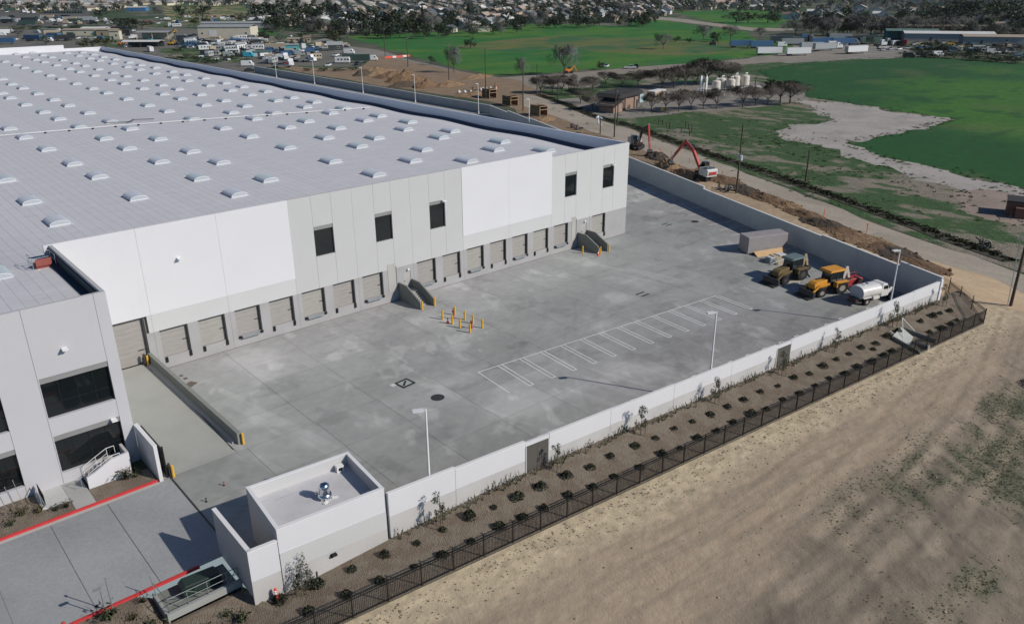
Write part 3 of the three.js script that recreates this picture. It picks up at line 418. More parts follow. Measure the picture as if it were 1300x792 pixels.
  const rails = []; for (const [a, b] of [[-0.9, -0.9], [0.9, -0.9], [0.9, 0.8], [-0.9, 0.8]]) rails.push(bar([hx + a, hy, hz + b], [hx + a, hy + 1.1, hz + b], 0.03));
  for (const y of [0.55, 1.1]) rails.push(bar([hx - 0.9, hy + y, hz - 0.9], [hx + 0.9, hy + y, hz - 0.9], 0.025), bar([hx + 0.9, hy + y, hz - 0.9], [hx + 0.9, hy + y, hz + 0.8], 0.025), bar([hx - 0.9, hy + y, hz - 0.9], [hx - 0.9, hy + y, hz + 0.8], 0.025));
  part(h, 'guard_rail', rails, M_galv); part(h, 'foot', [box(0.3, 0.05, 0.16, hx - 0.6, hy, hz + 1.0, 0.7), box(0.3, 0.05, 0.16, hx + 0.75, hy, hz + 0.95, 0.7)], M_curb);
  part(WH, 'smoke_hatch', [box(1.4, 0.8, 2.2, -86.6, 13.9, 3.0)], plain(0.06, 0.07, 0.05, 0.5)); part(WH, 'smoke_hatch_foot', [box(0.6, 0.06, 0.2, -85.6, 13.93, 4.2, -0.5)], M_curb);

  // office block at the left end
  const ow = []; for (let i = 0; i < 5; i++) { const x1 = -79.5 - i * 7.55, x0 = x1 - 4.94; ow.push([x0, x1, 5.95, 9.38], [x0, x1, 1.12, 4.42]); }
  const js = [X, -79.55, -84.52, -87.1, -92.05, -94.7, -99.6, -110, -120];
  for (let i = 0; i + 1 < js.length; i++) part(WH, 'panel', wallPiece(js[i + 1] + 0.012, js[i] - (i ? 0.012 : 0), -0.3, T, ow.filter((w) => w[0] > js[i + 1] - 0.2 && w[1] < js[i] + 0.2), Z, 0.3), mat(C(0.52, 0.515, 0.54), { rough: 0.75, map: PT(8) }));
  part(WH, 'backing_wall', [box2(-119, -78.8, -0.3, 1.0, Z - 0.36, Z - 0.302), box2(-119, -78.8, 4.5, 5.9, Z - 0.36, Z - 0.302), box2(-119, -78.8, 9.45, 14.6, Z - 0.36, Z - 0.302)], M_joint);
  part(WH, 'side_wall', [box2(X - 0.3, X, 0, T, 0.06, Z - 0.302)], M_grey);
  part(WH, 'side_wall', [box2(-150.3, -150, 0, 15, -261, 15.7)], M_grey);
  for (const [a, b, y0, y1] of ow) {
    const w = part(WH, 'window', [box2(a, b, y0, y0 + 0.06, Z - 0.42, Z - 0.3), box2(a, a + 0.06, y0, y1, Z - 0.42, Z - 0.3), box2(b - 0.06, b, y0, y1, Z - 0.42, Z - 0.3), ...[1, 2, 3].map((k) => box2(lerp(a, b, k / 4) - 0.025, lerp(a, b, k / 4) + 0.025, y0, y1 - 0.4, Z - 0.42, Z - 0.36)), box2(a, b, lerp(y0, y1, 0.3), lerp(y0, y1, 0.3) + 0.05, Z - 0.42, Z - 0.36)], M_frame);
    for (let k = 0; k < 4; k++) part(w, 'pane', box2(lerp(a, b, k / 4) + 0.03, lerp(a, b, (k + 1) / 4) - 0.03, y0 + 0.06, y1 - 0.4, Z - 0.41, Z - 0.39), M_glass);
    part(w, 'header', box2(a + 0.01, b - 0.01, y1 - 0.46, y1 - 0.005, Z - 0.42, Z - 0.07), M_header);
  }
}
// ---------------------------------------------------------------- dock stairs
function dockStair(x0, x1, label, deep) {
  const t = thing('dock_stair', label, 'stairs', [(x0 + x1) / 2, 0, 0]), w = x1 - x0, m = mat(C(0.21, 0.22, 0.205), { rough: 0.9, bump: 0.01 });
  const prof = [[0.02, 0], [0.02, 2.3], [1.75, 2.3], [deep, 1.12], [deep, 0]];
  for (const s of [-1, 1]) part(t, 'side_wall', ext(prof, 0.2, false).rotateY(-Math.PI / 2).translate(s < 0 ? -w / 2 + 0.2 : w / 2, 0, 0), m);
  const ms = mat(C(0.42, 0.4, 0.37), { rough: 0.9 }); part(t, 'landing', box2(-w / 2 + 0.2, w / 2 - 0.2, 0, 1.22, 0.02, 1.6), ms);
  for (let i = 0; i < 6; i++) part(t, 'step', box2(-w / 2 + 0.2, w / 2 - 0.2, 0, 1.22 - 0.174 * (i + 1), 1.6 + 0.33 * i, 1.6 + 0.33 * (i + 1)), ms);
  return t;
}
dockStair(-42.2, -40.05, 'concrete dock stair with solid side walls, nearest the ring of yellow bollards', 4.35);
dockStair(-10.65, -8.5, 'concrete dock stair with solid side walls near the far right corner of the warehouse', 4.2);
// ---------------------------------------------------------------- walls round the yard
{
  // street-side wall: panels with a darker lower band, two dark steel gates in it
  const w = thing('perimeter_wall', 'long white concrete wall with grey lower band between yard and planting strip', 'wall', [-68.8, 0, 38.6], -ANG);
  const L = (x) => (x + 68.8) / Math.cos(ANG), top = (x) => interp([[-69, 3.86], [-54, 3.55], [-32, 3.42], [-10, 3.27], [6, 3.36]], x);
  const joints = [-68.72, -63.2, -56.8, -54.42, -47.87, -40.31, -32.59, -25.95, -23.67, -16.2, -8.7, -1.2, 4.7];
  const cap = plain(0.8, 0.8, 0.8, 0.6), lower = mat(C(0.56, 0.545, 0.54), { rough: 0.8, bump: 0.004 }), gateM = mat(C(0.105, 0.098, 0.088), { rough: 0.7, size: 3 });
  for (let i = 0; i + 1 < joints.length; i++) {
    const a = L(joints[i]) + 0.015, b = L(joints[i + 1]) - 0.015, t = top((joints[i] + joints[i + 1]) / 2), gate = i === 2 || i === 7;
    if (gate) {
      const g = part(w, 'steel_gate', [box2(a + 0.1, (a + b) / 2 - 0.01, 0.7, t - 0.4, -0.05, 0.03), box2((a + b) / 2 + 0.01, b - 0.1, 0.7, t - 0.4, -0.05, 0.03)], gateM); part(g, 'gate_frame', [box2(a, a + 0.1, 0.5, t - 0.4, -0.07, 0.05), box2(b - 0.1, b, 0.5, t - 0.4, -0.07, 0.05)], plain(0.5, 0.5, 0.5));
      part(w, 'panel', box2(a, b, t - 0.36, t, -0.2, 0.0), M_white); part(w, 'panel_base', box2(a, b, -0.2, 0.68, -0.2, 0.0), lower); continue;
    }
    const split = interp([[-69, 1.9], [-40, 2.18], [6, 2.1]], joints[i]);
    part(w, 'panel', box2(a, b, split, t, -0.22, 0.012), M_white); part(w, 'panel_base', box2(a, b, -1.2, split, -0.22, 0.0), lower);
    part(w, 'coping', box2(a, b, t, t + 0.05, -0.24, 0.04), cap);
  }
  // slanted right-hand wall, stepped with the grade, then the straight run beside the warehouse
  const q = thing('perimeter_wall', 'grey concrete wall with thin white top along the excavation side of the yard', 'wall', [0, 0, 0]);
  const M_in2 = mat(C(0.4, 0.45, 0.47), { rough: 0.85 }), M_in = mat(C(0.56, 0.6, 0.6), { rough: 0.85, bump: 0.004 });
  const runs = [[45.62, 39.6, 3.85], [39.6, 26.3, 3.28], [26.3, -1.6, 3.08], [-1.6, -27, 3.52], [-27, -52, 3.5], [-52, -77, 3.5], [-77, -92, 3.2], [-92, -106, 2.7]];
  for (const [za, zb, h] of runs) {
    const a = [xRight(za), za], b = [xRight(zb), zb], len = Math.hypot(a[0] - b[0], a[1] - b[1]), an = Math.atan2(b[0] - a[0], b[1] - a[1]), n = Math.max(1, Math.round(len / 7.6));
    for (let i = 0; i < n; i++) { const s = len * i / n + 0.012, e = len * (i + 1) / n - 0.012; const pl = (g) => g.rotateY(an).translate(a[0], 0, a[1]); part(q, 'panel', pl(box2(-0.24, 0, -0.4, h, s, e)), M_in); part(q, 'coping', pl(box2(-0.27, 0.03, h, h + 0.06, s - 0.012, e + 0.012)), cap); }
  }
  for (let z = -106; z > -262; z -= 8) { part(q, 'panel', box2(61, 61.25, -0.4, 2.5, z - 7.98, z), M_in2); part(q, 'coping', box2(60.97, 61.28, 2.5, 2.56, z - 8, z), cap); }
  part(q, 'end_panel', box(0.5, 3.9, 0.6, 4.75, -0.3, 45.42, -ANG), M_white);
}
// ---------------------------------------------------------------- pump house and the open enclosure beside it
{
  const t = thing('pump_house', 'low white flat-roofed block in the street wall with shiny roof ventilator', 'building', [-76.65, 0, 37.86], -ANG);
  const W = 7.72, D = 5.8, H = 4.4, lower = mat(C(0.56, 0.545, 0.54), { rough: 0.8, bump: 0.004 });
  part(t, 'front_wall', box2(0, W, 2.52, H, -0.22, 0.0), M_white); part(t, 'front_base', box2(0, W, -1.2, 1.05, -0.22, 0.03), lower);
  part(t, 'front_band', box2(0, W, 1.05, 2.52, -0.22, 0.04), M_light);
  part(t, 'side_wall', box2(0, 0.22, 0, H, -D, -0.222), M_grey); part(t, 'side_wall', box2(W - 0.22, W, 0, H, -D, -0.222), M_grey); part(t, 'rear_wall', box2(0.222, W - 0.222, 0, H, -D, -D + 0.22), M_light);
  part(t, 'coping', [box2(-0.02, W + 0.02, H, H + 0.04, -0.23, 0.06), box2(-0.02, 0.24, H, H + 0.04, -D - 0.02, -0.23), box2(W - 0.24, W + 0.02, H, H + 0.04, -D - 0.02, -0.23), box2(0.24, W - 0.24, H, H + 0.04, -D - 0.02, -D + 0.24)], plain(0.82, 0.82, 0.83, 0.5));
  part(t, 'roof', [box2(0.222, W - 0.222, 3.2, 3.42, -D + 0.222, -0.222)], mat(C(0.6, 0.6, 0.63), { rough: 0.8, size: 3 }));
  part(t, 'roof_seam', [box2(1.9, 2.1, 3.421, 3.427, -D + 1.2, -D + 1.24), box2(1.5, 3.6, 3.421, 3.427, -D + 1.22, -D + 1.25), box2(0.3, 1.1, 3.421, 3.426, -D + 0.9, -D + 0.92)], plain(0.35, 0.35, 0.37));
  const v = part(t, 'ventilator', [new THREE.LatheGeometry([[0.0, 1.28], [0.2, 1.26], [0.34, 1.16], [0.38, 1.0], [0.38, 0.86], [0.36, 0.82], [0.36, 0.46], [0.46, 0.42], [0.5, 0.28], [0.5, 0.22], [0.42, 0.2], [0.42, 0]].reverse().map((p) => new THREE.Vector2(...p)), 20).translate(4.45, 3.42, -2.7)], plain(0.72, 0.75, 0.78, 0.22, 1));
  part(v, 'curb_flap', [box(0.4, 0.06, 0.2, 4.25, 3.43, -2.15, 0.6), box(0.4, 0.06, 0.2, 5.05, 3.43, -2.35, -0.4), box(0.22, 0.06, 0.3, 4.9, 3.43, -3.1)], plain(0.82, 0.82, 0.82)); part(v, 'pull_ring', new THREE.TorusGeometry(0.11, 0.025, 6, 12).translate(3.95, 3.95, -2.9), M_galv);
  const s = part(t, 'overflow_scupper', [box(0.55, 0.5, 0.4, W - 1.0, 3.42, -D + 0.55)], plain(0.75, 0.76, 0.76, 0.4)); part(s, 'opening', box(0.3, 0.25, 0.02, W - 1.0, 3.55, -D + 0.765), M_rubber);
  part(t, 'wall_spout', [box(0.35, 0.14, 0.3, 3.6, 0.75, 0.16), box(0.12, 0.3, 0.1, 3.45, 0.6, 0.1)], M_rubber); part(t, 'pipe_stub', cyl(0.04, 0.04, 0.7, 2.3, -0.7, 0.1, 8), plain(0.2, 0.2, 0.2));
  const e = thing('enclosure_wall', 'roofless white wall bay joined to the left side of the pump house', 'wall', [0, 0, 0]);
  const lo = plain(0.8, 0.8, 0.8, 0.6);
  const a = [-78.62, 37.62], b = [-78.5, 31.7], an = Math.atan2(b[0] - a[0], b[1] - a[1]), len = Math.hypot(a[0] - b[0], a[1] - b[1]);
  part(e, 'side_wall', box2(-0.24, 0, -0.2, 3.52, 0.0, len).rotateY(an).translate(...[a[0], 0, a[1]]), M_grey); part(e, 'coping', box2(-0.27, 0.03, 3.52, 3.58, 0, len).rotateY(an).translate(a[0], 0, a[1]), lo);
  part(e, 'front_wall', box2(-0.05, 1.9, 1.2, 3.52, -0.22, 0.012).rotateY(-ANG).translate(-78.6, 0, 37.68), M_white); part(e, 'front_base', box2(-0.05, 1.9, -1.6, 1.2, -0.22, 0).rotateY(-ANG).translate(-78.6, 0, 37.68), lower); part(e, 'coping', box2(-0.05, 1.92, 3.52, 3.58, -0.24, 0.04).rotateY(-ANG).translate(-78.6, 0, 37.68), lo);
  const cone = thing('delineator_post', 'red delineator post with white bands beside enclosure wall and bush', 'delineator', [-77.35, -0.92, 38.15]);
  part(cone, 'post', [cyl(0.09, 0.13, 1.15, 0, 0.05, 0, 12, 0, 0, 0.06)], plain(0.8, 0.1, 0.06, 0.5)); part(cone, 'base', cyl(0.25, 0.28, 0.06, 0, 0, 0, 12), M_rubber); part(cone, 'white_band', [cyl(0.112, 0.116, 0.12, -0.045, 0.78, 0, 12, 0, 0, 0.06), cyl(0.105, 0.108, 0.1, -0.055, 0.97, 0, 12, 0, 0, 0.06)], plain(0.85, 0.85, 0.85));
}
// ---------------------------------------------------------------- retaining wall along the ramp
{
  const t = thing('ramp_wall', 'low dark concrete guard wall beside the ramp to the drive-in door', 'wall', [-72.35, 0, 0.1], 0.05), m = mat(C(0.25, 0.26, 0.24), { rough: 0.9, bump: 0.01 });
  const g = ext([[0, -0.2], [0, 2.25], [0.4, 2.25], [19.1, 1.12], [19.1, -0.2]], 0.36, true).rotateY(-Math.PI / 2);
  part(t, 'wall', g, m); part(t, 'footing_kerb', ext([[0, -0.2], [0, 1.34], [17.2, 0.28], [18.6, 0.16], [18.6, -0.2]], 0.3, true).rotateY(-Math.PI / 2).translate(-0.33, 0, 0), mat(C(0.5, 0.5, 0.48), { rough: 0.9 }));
  const f = part(t, 'door_post', [box(0.2, 1.2, 0.3, -0.6, 1.2, 0.3), box(0.14, 1.0, 0.14, -0.25, 1.3, 0.3)], plain(0.05, 0.05, 0.05));
}
// ---------------------------------------------------------------- bollards and small posts in the yard
{
  const mk = (label, x, z, group) => { const b = thing('bollard', label, 'bollard', [x, 0, z], 0, group); part(b, 'post', [cyl(0.115, 0.115, 1.05, 0, 0, 0, 14), sph(0.115, 0, 1.05, 0, 1, 0.6, 1, 14, 6)], M_yellow); return b; };
  const gl = 'yellow bollards set in two rows round the red fire connections', lab = 'yellow bollard in two rows guarding red fire connections in the yard';
  const p = mk(lab, -41.9, 8.67, gl);
  for (const [x, z] of [[-41.9, 10.58], [-41.9, 12.02], [-41.9, 13.86], [-40, 8.54], [-40, 10.48], [-40, 12.01], [-40, 13.74]]) copy(p, 'bollard', [x, 0, z], 0, lab, gl);
  const one = (l, x, y, z) => { const c = copy(p, 'bollard', [x, y, z], 0, l); delete c.userData.group; };
  one('yellow bollard at the right foot of the stair nearest the bollard ring', -40.08, 0, 4.6); one('yellow bollard at the left foot of the stair nearest the bollard ring', -41.95, 0, 4.62);
  one('yellow bollard standing left of the far stair, in front of its dark side wall', -12.06, 0, 2.52); one('yellow bollard at the left foot of the far dock stair', -10.42, 0, 4.5); one('yellow bollard at the right foot of the far dock stair', -8.6, 0, 4.5);
  one('yellow bollard beside the drive-in door at the top of the ramp wall', -72.75, 1.2, 0.7); one('yellow bollard at the lower end of the ramp wall', -71.2, 0, 19.35); one('yellow bollard beside the open black sliding gate', -77.55, 0, 20.35);
  const fdc = (label, x, z, s) => { const f = thing('fire_connection', label, 'hydrant', [x, 0, z]); part(f, 'riser', [cyl(0.09, 0.09, 0.75 * s, 0, 0, 0, 10), cyl(0.16, 0.16, 0.05, 0, 0, 0, 10)], M_red); part(f, 'valve_head', [sph(0.16, 0, 0.78 * s, 0), cyl(0.07, 0.07, 0.36, 0, 0.62 * s, 0, 8, 0, 0, Math.PI / 2)], plain(0.22, 0.03, 0.03, 0.5)); part(f, 'hand_wheel', new THREE.TorusGeometry(0.13, 0.02, 6, 14).rotateX(Math.PI / 2).translate(0, 1.02 * s, 0), M_rubber); };
  fdc('taller dark red valve post between bollards, furthest from the street', -40.85, 9.4, 1.25); fdc('red fire connection between bollards, nearest the street', -41.0, 13.0, 0.9);
  const cone = (label, x, z) => { const c = thing('traffic_cone', label, 'cone', [x, 0, z]); part(c, 'cone', [cyl(0.04, 0.17, 0.68, 0, 0.03, 0, 12), box(0.38, 0.04, 0.38)], plain(0.72, 0.11, 0.06, 0.6)); part(c, 'white_band', cyl(0.085, 0.115, 0.14, 0, 0.34, 0, 12), plain(0.85, 0.85, 0.85)); };
  cone('red traffic cone by the bollard ring, on the warehouse side', -42.15, 10.0); cone('small red cone in front of the far dock stair', -11.1, 4.7);
  for (const [x, z, l] of [[-75.0, 24.2, 'small red post top behind the pump house'], [-76.9, 25.4, 'small black post on drive near enclosure']]) { const s = thing('marker_post', l, 'post', [x, 0, z]); const r = l.includes('red'); part(s, 'post', [cyl(0.05, 0.06, 0.5, 0, 0, 0, 8), box(0.24, 0.08, 0.1, 0, 0.42, 0, 0.5)], r ? M_red : M_rubber); part(s, 'base', cyl(0.14, 0.16, 0.05, 0, 0, 0, 10), M_rubber); s.scale.setScalar(0.65); }
  // drains and covers
  const grate = (label, x, z, ry) => { const t = thing('drain_grate', label, 'drain', [x, 0.006, z], ry); part(t, 'frame', [box(1.6, 0.02, 0.24, 0, 0, -0.62), box(1.6, 0.02, 0.24, 0, 0, 0.62), box(0.22, 0.02, 1.0, -0.69, 0, 0), box(0.22, 0.02, 1.0, 0.69, 0, 0), box(1.1, 0.021, 0.2, -0.05, 0.001, 0, 0.7)], M_rubber); part(t, 'cover', box(1.28, 0.012, 1.08), mat(C(0.4, 0.44, 0.43), { size: 1 })); part(t, 'concrete_pad', box(0.55, 0.016, 0.5, -1.05, 0, -0.55), plain(0.62, 0.63, 0.62)); };
  grate('black-framed square drain grate with white corner pad near middle of the yard', -54.37, 19.22, 0.1);
  const slot = (label, x, z) => { const t = thing('drain_grate', label, 'drain', [x, 0.006, z]); part(t, 'frame', [box(1.5, 0.02, 0.22, 0, 0, -0.42), box(1.5, 0.02, 0.22, 0, 0, 0.42)], M_rubber); part(t, 'cover', box(1.5, 0.012, 0.6), mat(C(0.36, 0.38, 0.37), {})); };
  slot('pair of dark drain slots towards the far stair and stall lines', -18.19, 19.05); slot('dark drain slots on pale pad near the shaded right-hand wall', 8.67, 1.34);
  const hole = (label, x, z, r) => { const t = thing('manhole_cover', label, 'manhole', [x, 0.006, z]); part(t, 'cover', cyl(r, r, 0.012, 0, 0, 0, 24), mat(C(0.035, 0.037, 0.04), { rough: 0.6, size: 0.5 })); part(t, 'ring', new THREE.TorusGeometry(r + 0.03, 0.03, 4, 28).rotateX(Math.PI / 2).scale(1, 0.3, 1), plain(0.12, 0.12, 0.12)); };
  hole('round dark manhole cover near the middle drain and first stall line', -53.69, 23.75, 0.62); hole('round dark manhole cover near the slanted wall, by the pale drain pad', 13.4, 3.3, 0.6);
  const pad = thing('brown_cover', 'brown square pit cover with two small ones beside the ramp wall', 'pit cover', [-70.4, 0.005, 5.2]); part(pad, 'cover', box(1.0, 0.03, 0.9, 0, 0, 0, 0.5), mat(C(0.17, 0.13, 0.11), {})); part(pad, 'small_cover', [box(0.35, 0.03, 0.4, 0.1, 0, -1.6), box(0.3, 0.03, 0.4, 0.0, 0, -2.5)], mat(C(0.17, 0.13, 0.11), {}));
}
// ---------------------------------------------------------------- lamp posts
{
  const mk = (h, label, x, z, ry, group) => {
    const t = thing('lamp_post', label, 'lamp post', [x, 0, z], ry, group), y = h;
    part(t, 'pole', [cyl(0.07, 0.1, y, 0, 0, 0, 10), cyl(0.2, 0.2, 0.6, 0, 0, 0, 12)], plain(0.8, 0.8, 0.8, 0.4)); part(t, 'lamp_head', [box(0.75, 0.12, 0.4, -0.55, y - 0.12, 0), box(0.3, 0.08, 0.1, -0.15, y - 0.1, 0)], plain(0.74, 0.75, 0.76, 0.4)); return t;
  };
  const p = mk(9.15, 'white lamp post behind the street wall, nearest the pump house', -65.05, 38.45, -0.5);
  copy(p, 'lamp_post', [-35, 0, 41.35], -0.5, 'white lamp post behind the street wall, beyond the end of stall lines'); copy(p, 'lamp_post', [-5.2, 0, 44.2], -0.5, 'white lamp post by the water truck at the yard corner');
  const L2 = [['first white lamp post on the far wall, by the nearest timber crate', 48.3, -75.5], ['white lamp post on far wall left of the timber crates', 59.0, -109.5], ['white lamp post on far wall in front of the dark dirt trench', 59.0, -142], ['white lamp post on far wall by the left end of dirt heaps', 59.0, -174], ['white lamp post on far wall in front of the parked trucks', 59.0, -209], ['last white lamp post on far wall, left of the white trucks', 59.0, -241]];
  for (const [l, x, z] of L2) copy(p, 'lamp_post', [x, 0, z], 0, l, undefined, [1, 0.95, 1]);
}
// ---------------------------------------------------------------- iron fence
{
  const t = thing('iron_fence', 'black iron picket fence between planting strip and dirt lot', 'fence', [0, 0, 0]), m = plain(0.014, 0.014, 0.015, 0.45, 0.3);
  const post = join([box(0.075, 1.75, 0.075), box(0.1, 0.04, 0.1, 0, 1.75, 0)]), pk = [], H = 1.62;
  const seg = (a, b) => { part(t, 'rail', [beam([a[0], 0.14, a[1]], [b[0], 0.14, b[1]], 0.055, 0.06), beam([a[0], H - 0.2, a[1]], [b[0], H - 0.2, b[1]], 0.045, 0.045), beam([a[0], H - 0.02, a[1]], [b[0], H - 0.02, b[1]], 0.045, 0.045)], m); const n = 20; for (let k = 1; k < n; k++) pk.push([lerp(a[0], b[0], k / n), lerp(a[1], b[1], k / n)]); };
  const pts = []; for (let x = 3.96; x > -112; x -= 2.46) pts.unshift([x, zFence(x) - 0.05]);
  pts.push([6.0, 49.0], [8.2, 46.8], [10.4, 44.6]);
  pts.forEach(([x, z], i) => { const o = part(t, 'post', post, m); o.position.set(x, i > pts.length - 4 ? 0.4 : 0, z); if (i) seg(pts[i - 1], pts[i]); });
  const bars = pk.map(([x, z]) => new THREE.BoxGeometry(0.021, H + 0.04, 0.021).translate(x, H / 2 + 0.06, z));
  part(t, 'picket_row', bars, m, { kind: 'stuff' });
}
// ---------------------------------------------------------------- office entrance, kerbs, gate
{
  const kerbM = mat(C(0.62, 0.045, 0.05), { rough: 0.75, size: 2 }), conc = mat(C(0.43, 0.43, 0.42), { rough: 0.9, bump: 0.008 });
  const kerb = (x0, x1, z, s) => { const k = struct('kerb', join(box2(x0, x1, -0.02, 0.15, z, z + 0.2)), kerbM); for (let x = x0; x < x1; x += 3.3) part(k, 'kerb_edge', box2(x + 0.01, Math.min(x + 3.28, x1), 0.1505, 0.156, z + (s ? 0.02 : 0.0), z + (s ? 0.2 : 0.18)), kerbM); };
  kerb(-125, -78.75, 20.02, 0); kerb(-125, -80.2, 32.36, 1);
  struct('kerb', join(box2(-125, -78.7, -0.02, 0.004, 20.24, 20.6)), mat(C(0.5, 0.49, 0.46), {}));
  struct('planting_bed', join(box2(-125, -86.6, 0, 0.14, 15.76, 20.0)), M_mulch); struct('planting_bed', join([box2(-86.6, -84.75, 0, 0.14, 18.5, 20.0), box2(-83.3, -78.75, 0, 0.16, 17.9, 20.0)]), M_mulch);
  struct('sidewalk', join([box2(-86.6, -84.76, 0, 0.16, 15.76, 18.5)]), mat(C(0.56, 0.56, 0.56), { rough: 0.9 })); struct('sidewalk', join(box2(-84.74, -83.31, 0, 0.155, 15.76, 20.0)), conc);
  const st = thing('entrance_stair', 'white side wall with sloping top screening steps up to the office door', 'stairs', [0, 0, 0]);
  part(st, 'side_wall', ext([[-83.2, 0], [-83.2, 1.15], [-82.6, 1.35], [-81.3, 2.0], [-79.9, 2.12], [-79.9, 0]], 0.22).translate(0, 0, 17.72), M_white);
  part(st, 'end_wall', box2(-80.1, -79.88, 0, 2.1, 16.0, 17.6), M_grey);
  for (let i = 0; i < 6; i++) part(st, 'step', box2(-83.1 + 0.34 * i, -82.76 + 0.34 * i, 0.05, 0.3 + 0.17 * i, 15.8, 17.6), conc);
  part(st, 'landing', box2(-81.06, -80.1, 0.05, 1.2, 15.8, 17.6), conc);
  const hr = []; for (const z of [16.05, 17.5]) { hr.push(bar([-83.0, 1.25, z], [-81.1, 2.15, z], 0.028), bar([-81.1, 2.15, z], [-80.5, 2.15, z], 0.028), bar([-82.9, 0.8, z], [-81.1, 1.7, z], 0.022)); for (const [x, y, h] of [[-83, 0.35, 0.9], [-82, 0.85, 0.9], [-81.1, 1.2, 0.95], [-80.5, 1.2, 0.95]]) hr.push(bar([x, y, z], [x, y + h, z], 0.024)); }
  part(st, 'handrail', hr, M_steelW);
  const lp = thing('handrail_loop', 'short bent steel rail at the foot of the entrance steps', 'railing', [-84.0, 0.15, 17.2]); part(lp, 'rail', [bar([0, 0, 0], [0, 0.8, 0], 0.025), bar([0.45, 0, 0], [0.45, 0.8, 0], 0.025), bar([0, 0.8, 0], [0.45, 0.8, 0], 0.025)], M_galv); part(lp, 'base_plate', box(0.6, 0.02, 0.14, 0.22), M_galv);
  const sw = thing('screen_wall', 'white screen wall end on the drive beside the black gate', 'wall', [-78.5, 0, 18.1]); part(sw, 'wall', box2(-0.14, 0.14, 0, 3.25, -2.33, 2.25), mat(C(0.7, 0.7, 0.71), {})); part(sw, 'coping', box2(-0.16, 0.16, 3.25, 3.3, -2.33, 2.27), plain(0.8, 0.8, 0.8));
  // sliding gate parked along the wall
  const g = thing('sliding_gate', 'black steel sliding gate parked open beside the white wall end', 'gate', [-77.95, 0, 17.7]), gm = plain(0.012, 0.012, 0.013, 0.5, 0.3);
  part(g, 'gate_frame', [beam([0, 0.15, -2.6], [0, 0.15, 2.4], 0.09, 0.12), beam([0, 2.55, -2.6], [0, 2.55, 2.4], 0.09, 0.12), box(0.1, 2.9, 0.1, 0, 0, 2.4), box(0.1, 2.5, 0.1, 0, 0.1, -2.6)], gm);
  for (let i = 0; i < 24; i++) part(g, 'slat', box(0.03, 2.3, 0.14, 0, 0.2, -2.45 + i * 0.2), gm); part(g, 'gate_motor', [box(0.35, 0.8, 0.4, 0.25, 0, 2.0), box(0.14, 1.3, 0.14, 0.22, 0, 2.5)], plain(0.03, 0.03, 0.03));
  // rail rack by the office wall
  const rk = thing('rail_rack', 'grey steel rail on a narrow plinth with black panel by the office corner', 'railing', [-86.5, 0.05, 17.1]); part(rk, 'plinth', box(0.35, 0.22, 2.6, 0, 0, 0), plain(0.55, 0.57, 0.57)); part(rk, 'rail', [bar([-0.1, 0.2, 1.1], [-0.1, 1.1, 0.9], 0.03), bar([-0.1, 1.1, 0.9], [-0.1, 1.1, -0.9], 0.03), bar([-0.1, 1.1, -0.9], [-0.1, 0.2, -1.1], 0.03)], M_galv); part(rk, 'panel', box(0.05, 0.85, 2.0, 0.14, 0.3, 0.05), M_rubber);
  const sl = 'thin grey stake standing against the office wall', sg = 'thin stakes against the office wall', s0 = thing('stake', sl, 'stake', [-87.6, 0.14, 16.6], 0, sg); part(s0, 'rod', bar([0, 0, 0], [-0.25, 2.3, 0.1], 0.02), plain(0.3, 0.3, 0.3)); part(s0, 'top_cap', sph(0.04, -0.25, 2.3, 0.1), M_galv);
  for (const x of [-88.2, -88.7, -89.2, -89.7]) copy(s0, 'stake', [x, 0.14, 16.55], 0, sl, sg, [1, 0.75 + 0.1 * ((x * 10) % 3 + 3) / 3, 1]);
  // drain box by the lower kerb: sunken floor, low walls, pipe rail, green cover
  const d = thing('drain_basin', 'small concrete basin with pipe rail below the drive, beside the enclosure', 'basin', [-81.0, 0, 34.1]);
  part(d, 'floor', box2(-2.4, 2.3, -0.6, -0.42, -1.5, 1.6), mat(C(0.22, 0.24, 0.22), { rough: 0.9 })); part(d, 'low_wall', [box2(-2.5, 2.4, -0.7, 0.1, 1.35, 1.6), box2(-2.55, -2.35, -0.7, 0.1, -1.1, 1.34)], mat(C(0.36, 0.37, 0.36), {}));
  const pr = []; for (const x of [-2.3, -1.1, 0.2, 1.5, 2.3]) pr.push(bar([x, 0.05, 1.45], [x, 1.15, 1.45], 0.03)); pr.push(bar([-2.3, 1.13, 1.45], [2.3, 1.13, 1.45], 0.028), bar([-2.3, 0.62, 1.45], [2.3, 0.62, 1.45], 0.024), bar([1.4, 0.1, 1.45], [2.3, 1.1, 1.45], 0.028), bar([-2.4, 0.05, -0.7], [-2.5, 1.6, -0.9], 0.03), bar([-2.3, 1.13, 1.45], [-2.45, 1.13, -0.7], 0.025), bar([-1.1, 1.13, 1.45], [0.1, 0.1, 1.2], 0.024));
  part(d, 'pipe_rail', pr, plain(0.26, 0.28, 0.28, 0.5, 0.3));
  const gb = thing('green_cabinet', 'dark green low cabinet with twin dark end doors inside the concrete basin', 'cabinet', [-80.75, -0.42, 33.95], -0.08), gm2 = mat(C(0.02, 0.042, 0.034), { rough: 0.6, size: 1 });
  gb.scale.set(0.95, 0.8, 0.9); part(gb, 'body', ext([[-1.25, 0.05], [-1.3, 0.85], [-1.05, 1.1], [1.1, 1.1], [1.3, 0.8], [1.3, 0.05]], 1.2, true, 0.05), gm2); part(gb, 'end_door', [box(0.03, 0.6, 0.46, -1.315, 0.15, -0.28), box(0.03, 0.6, 0.46, -1.315, 0.15, 0.28)], plain(0.02, 0.03, 0.045, 0.3));
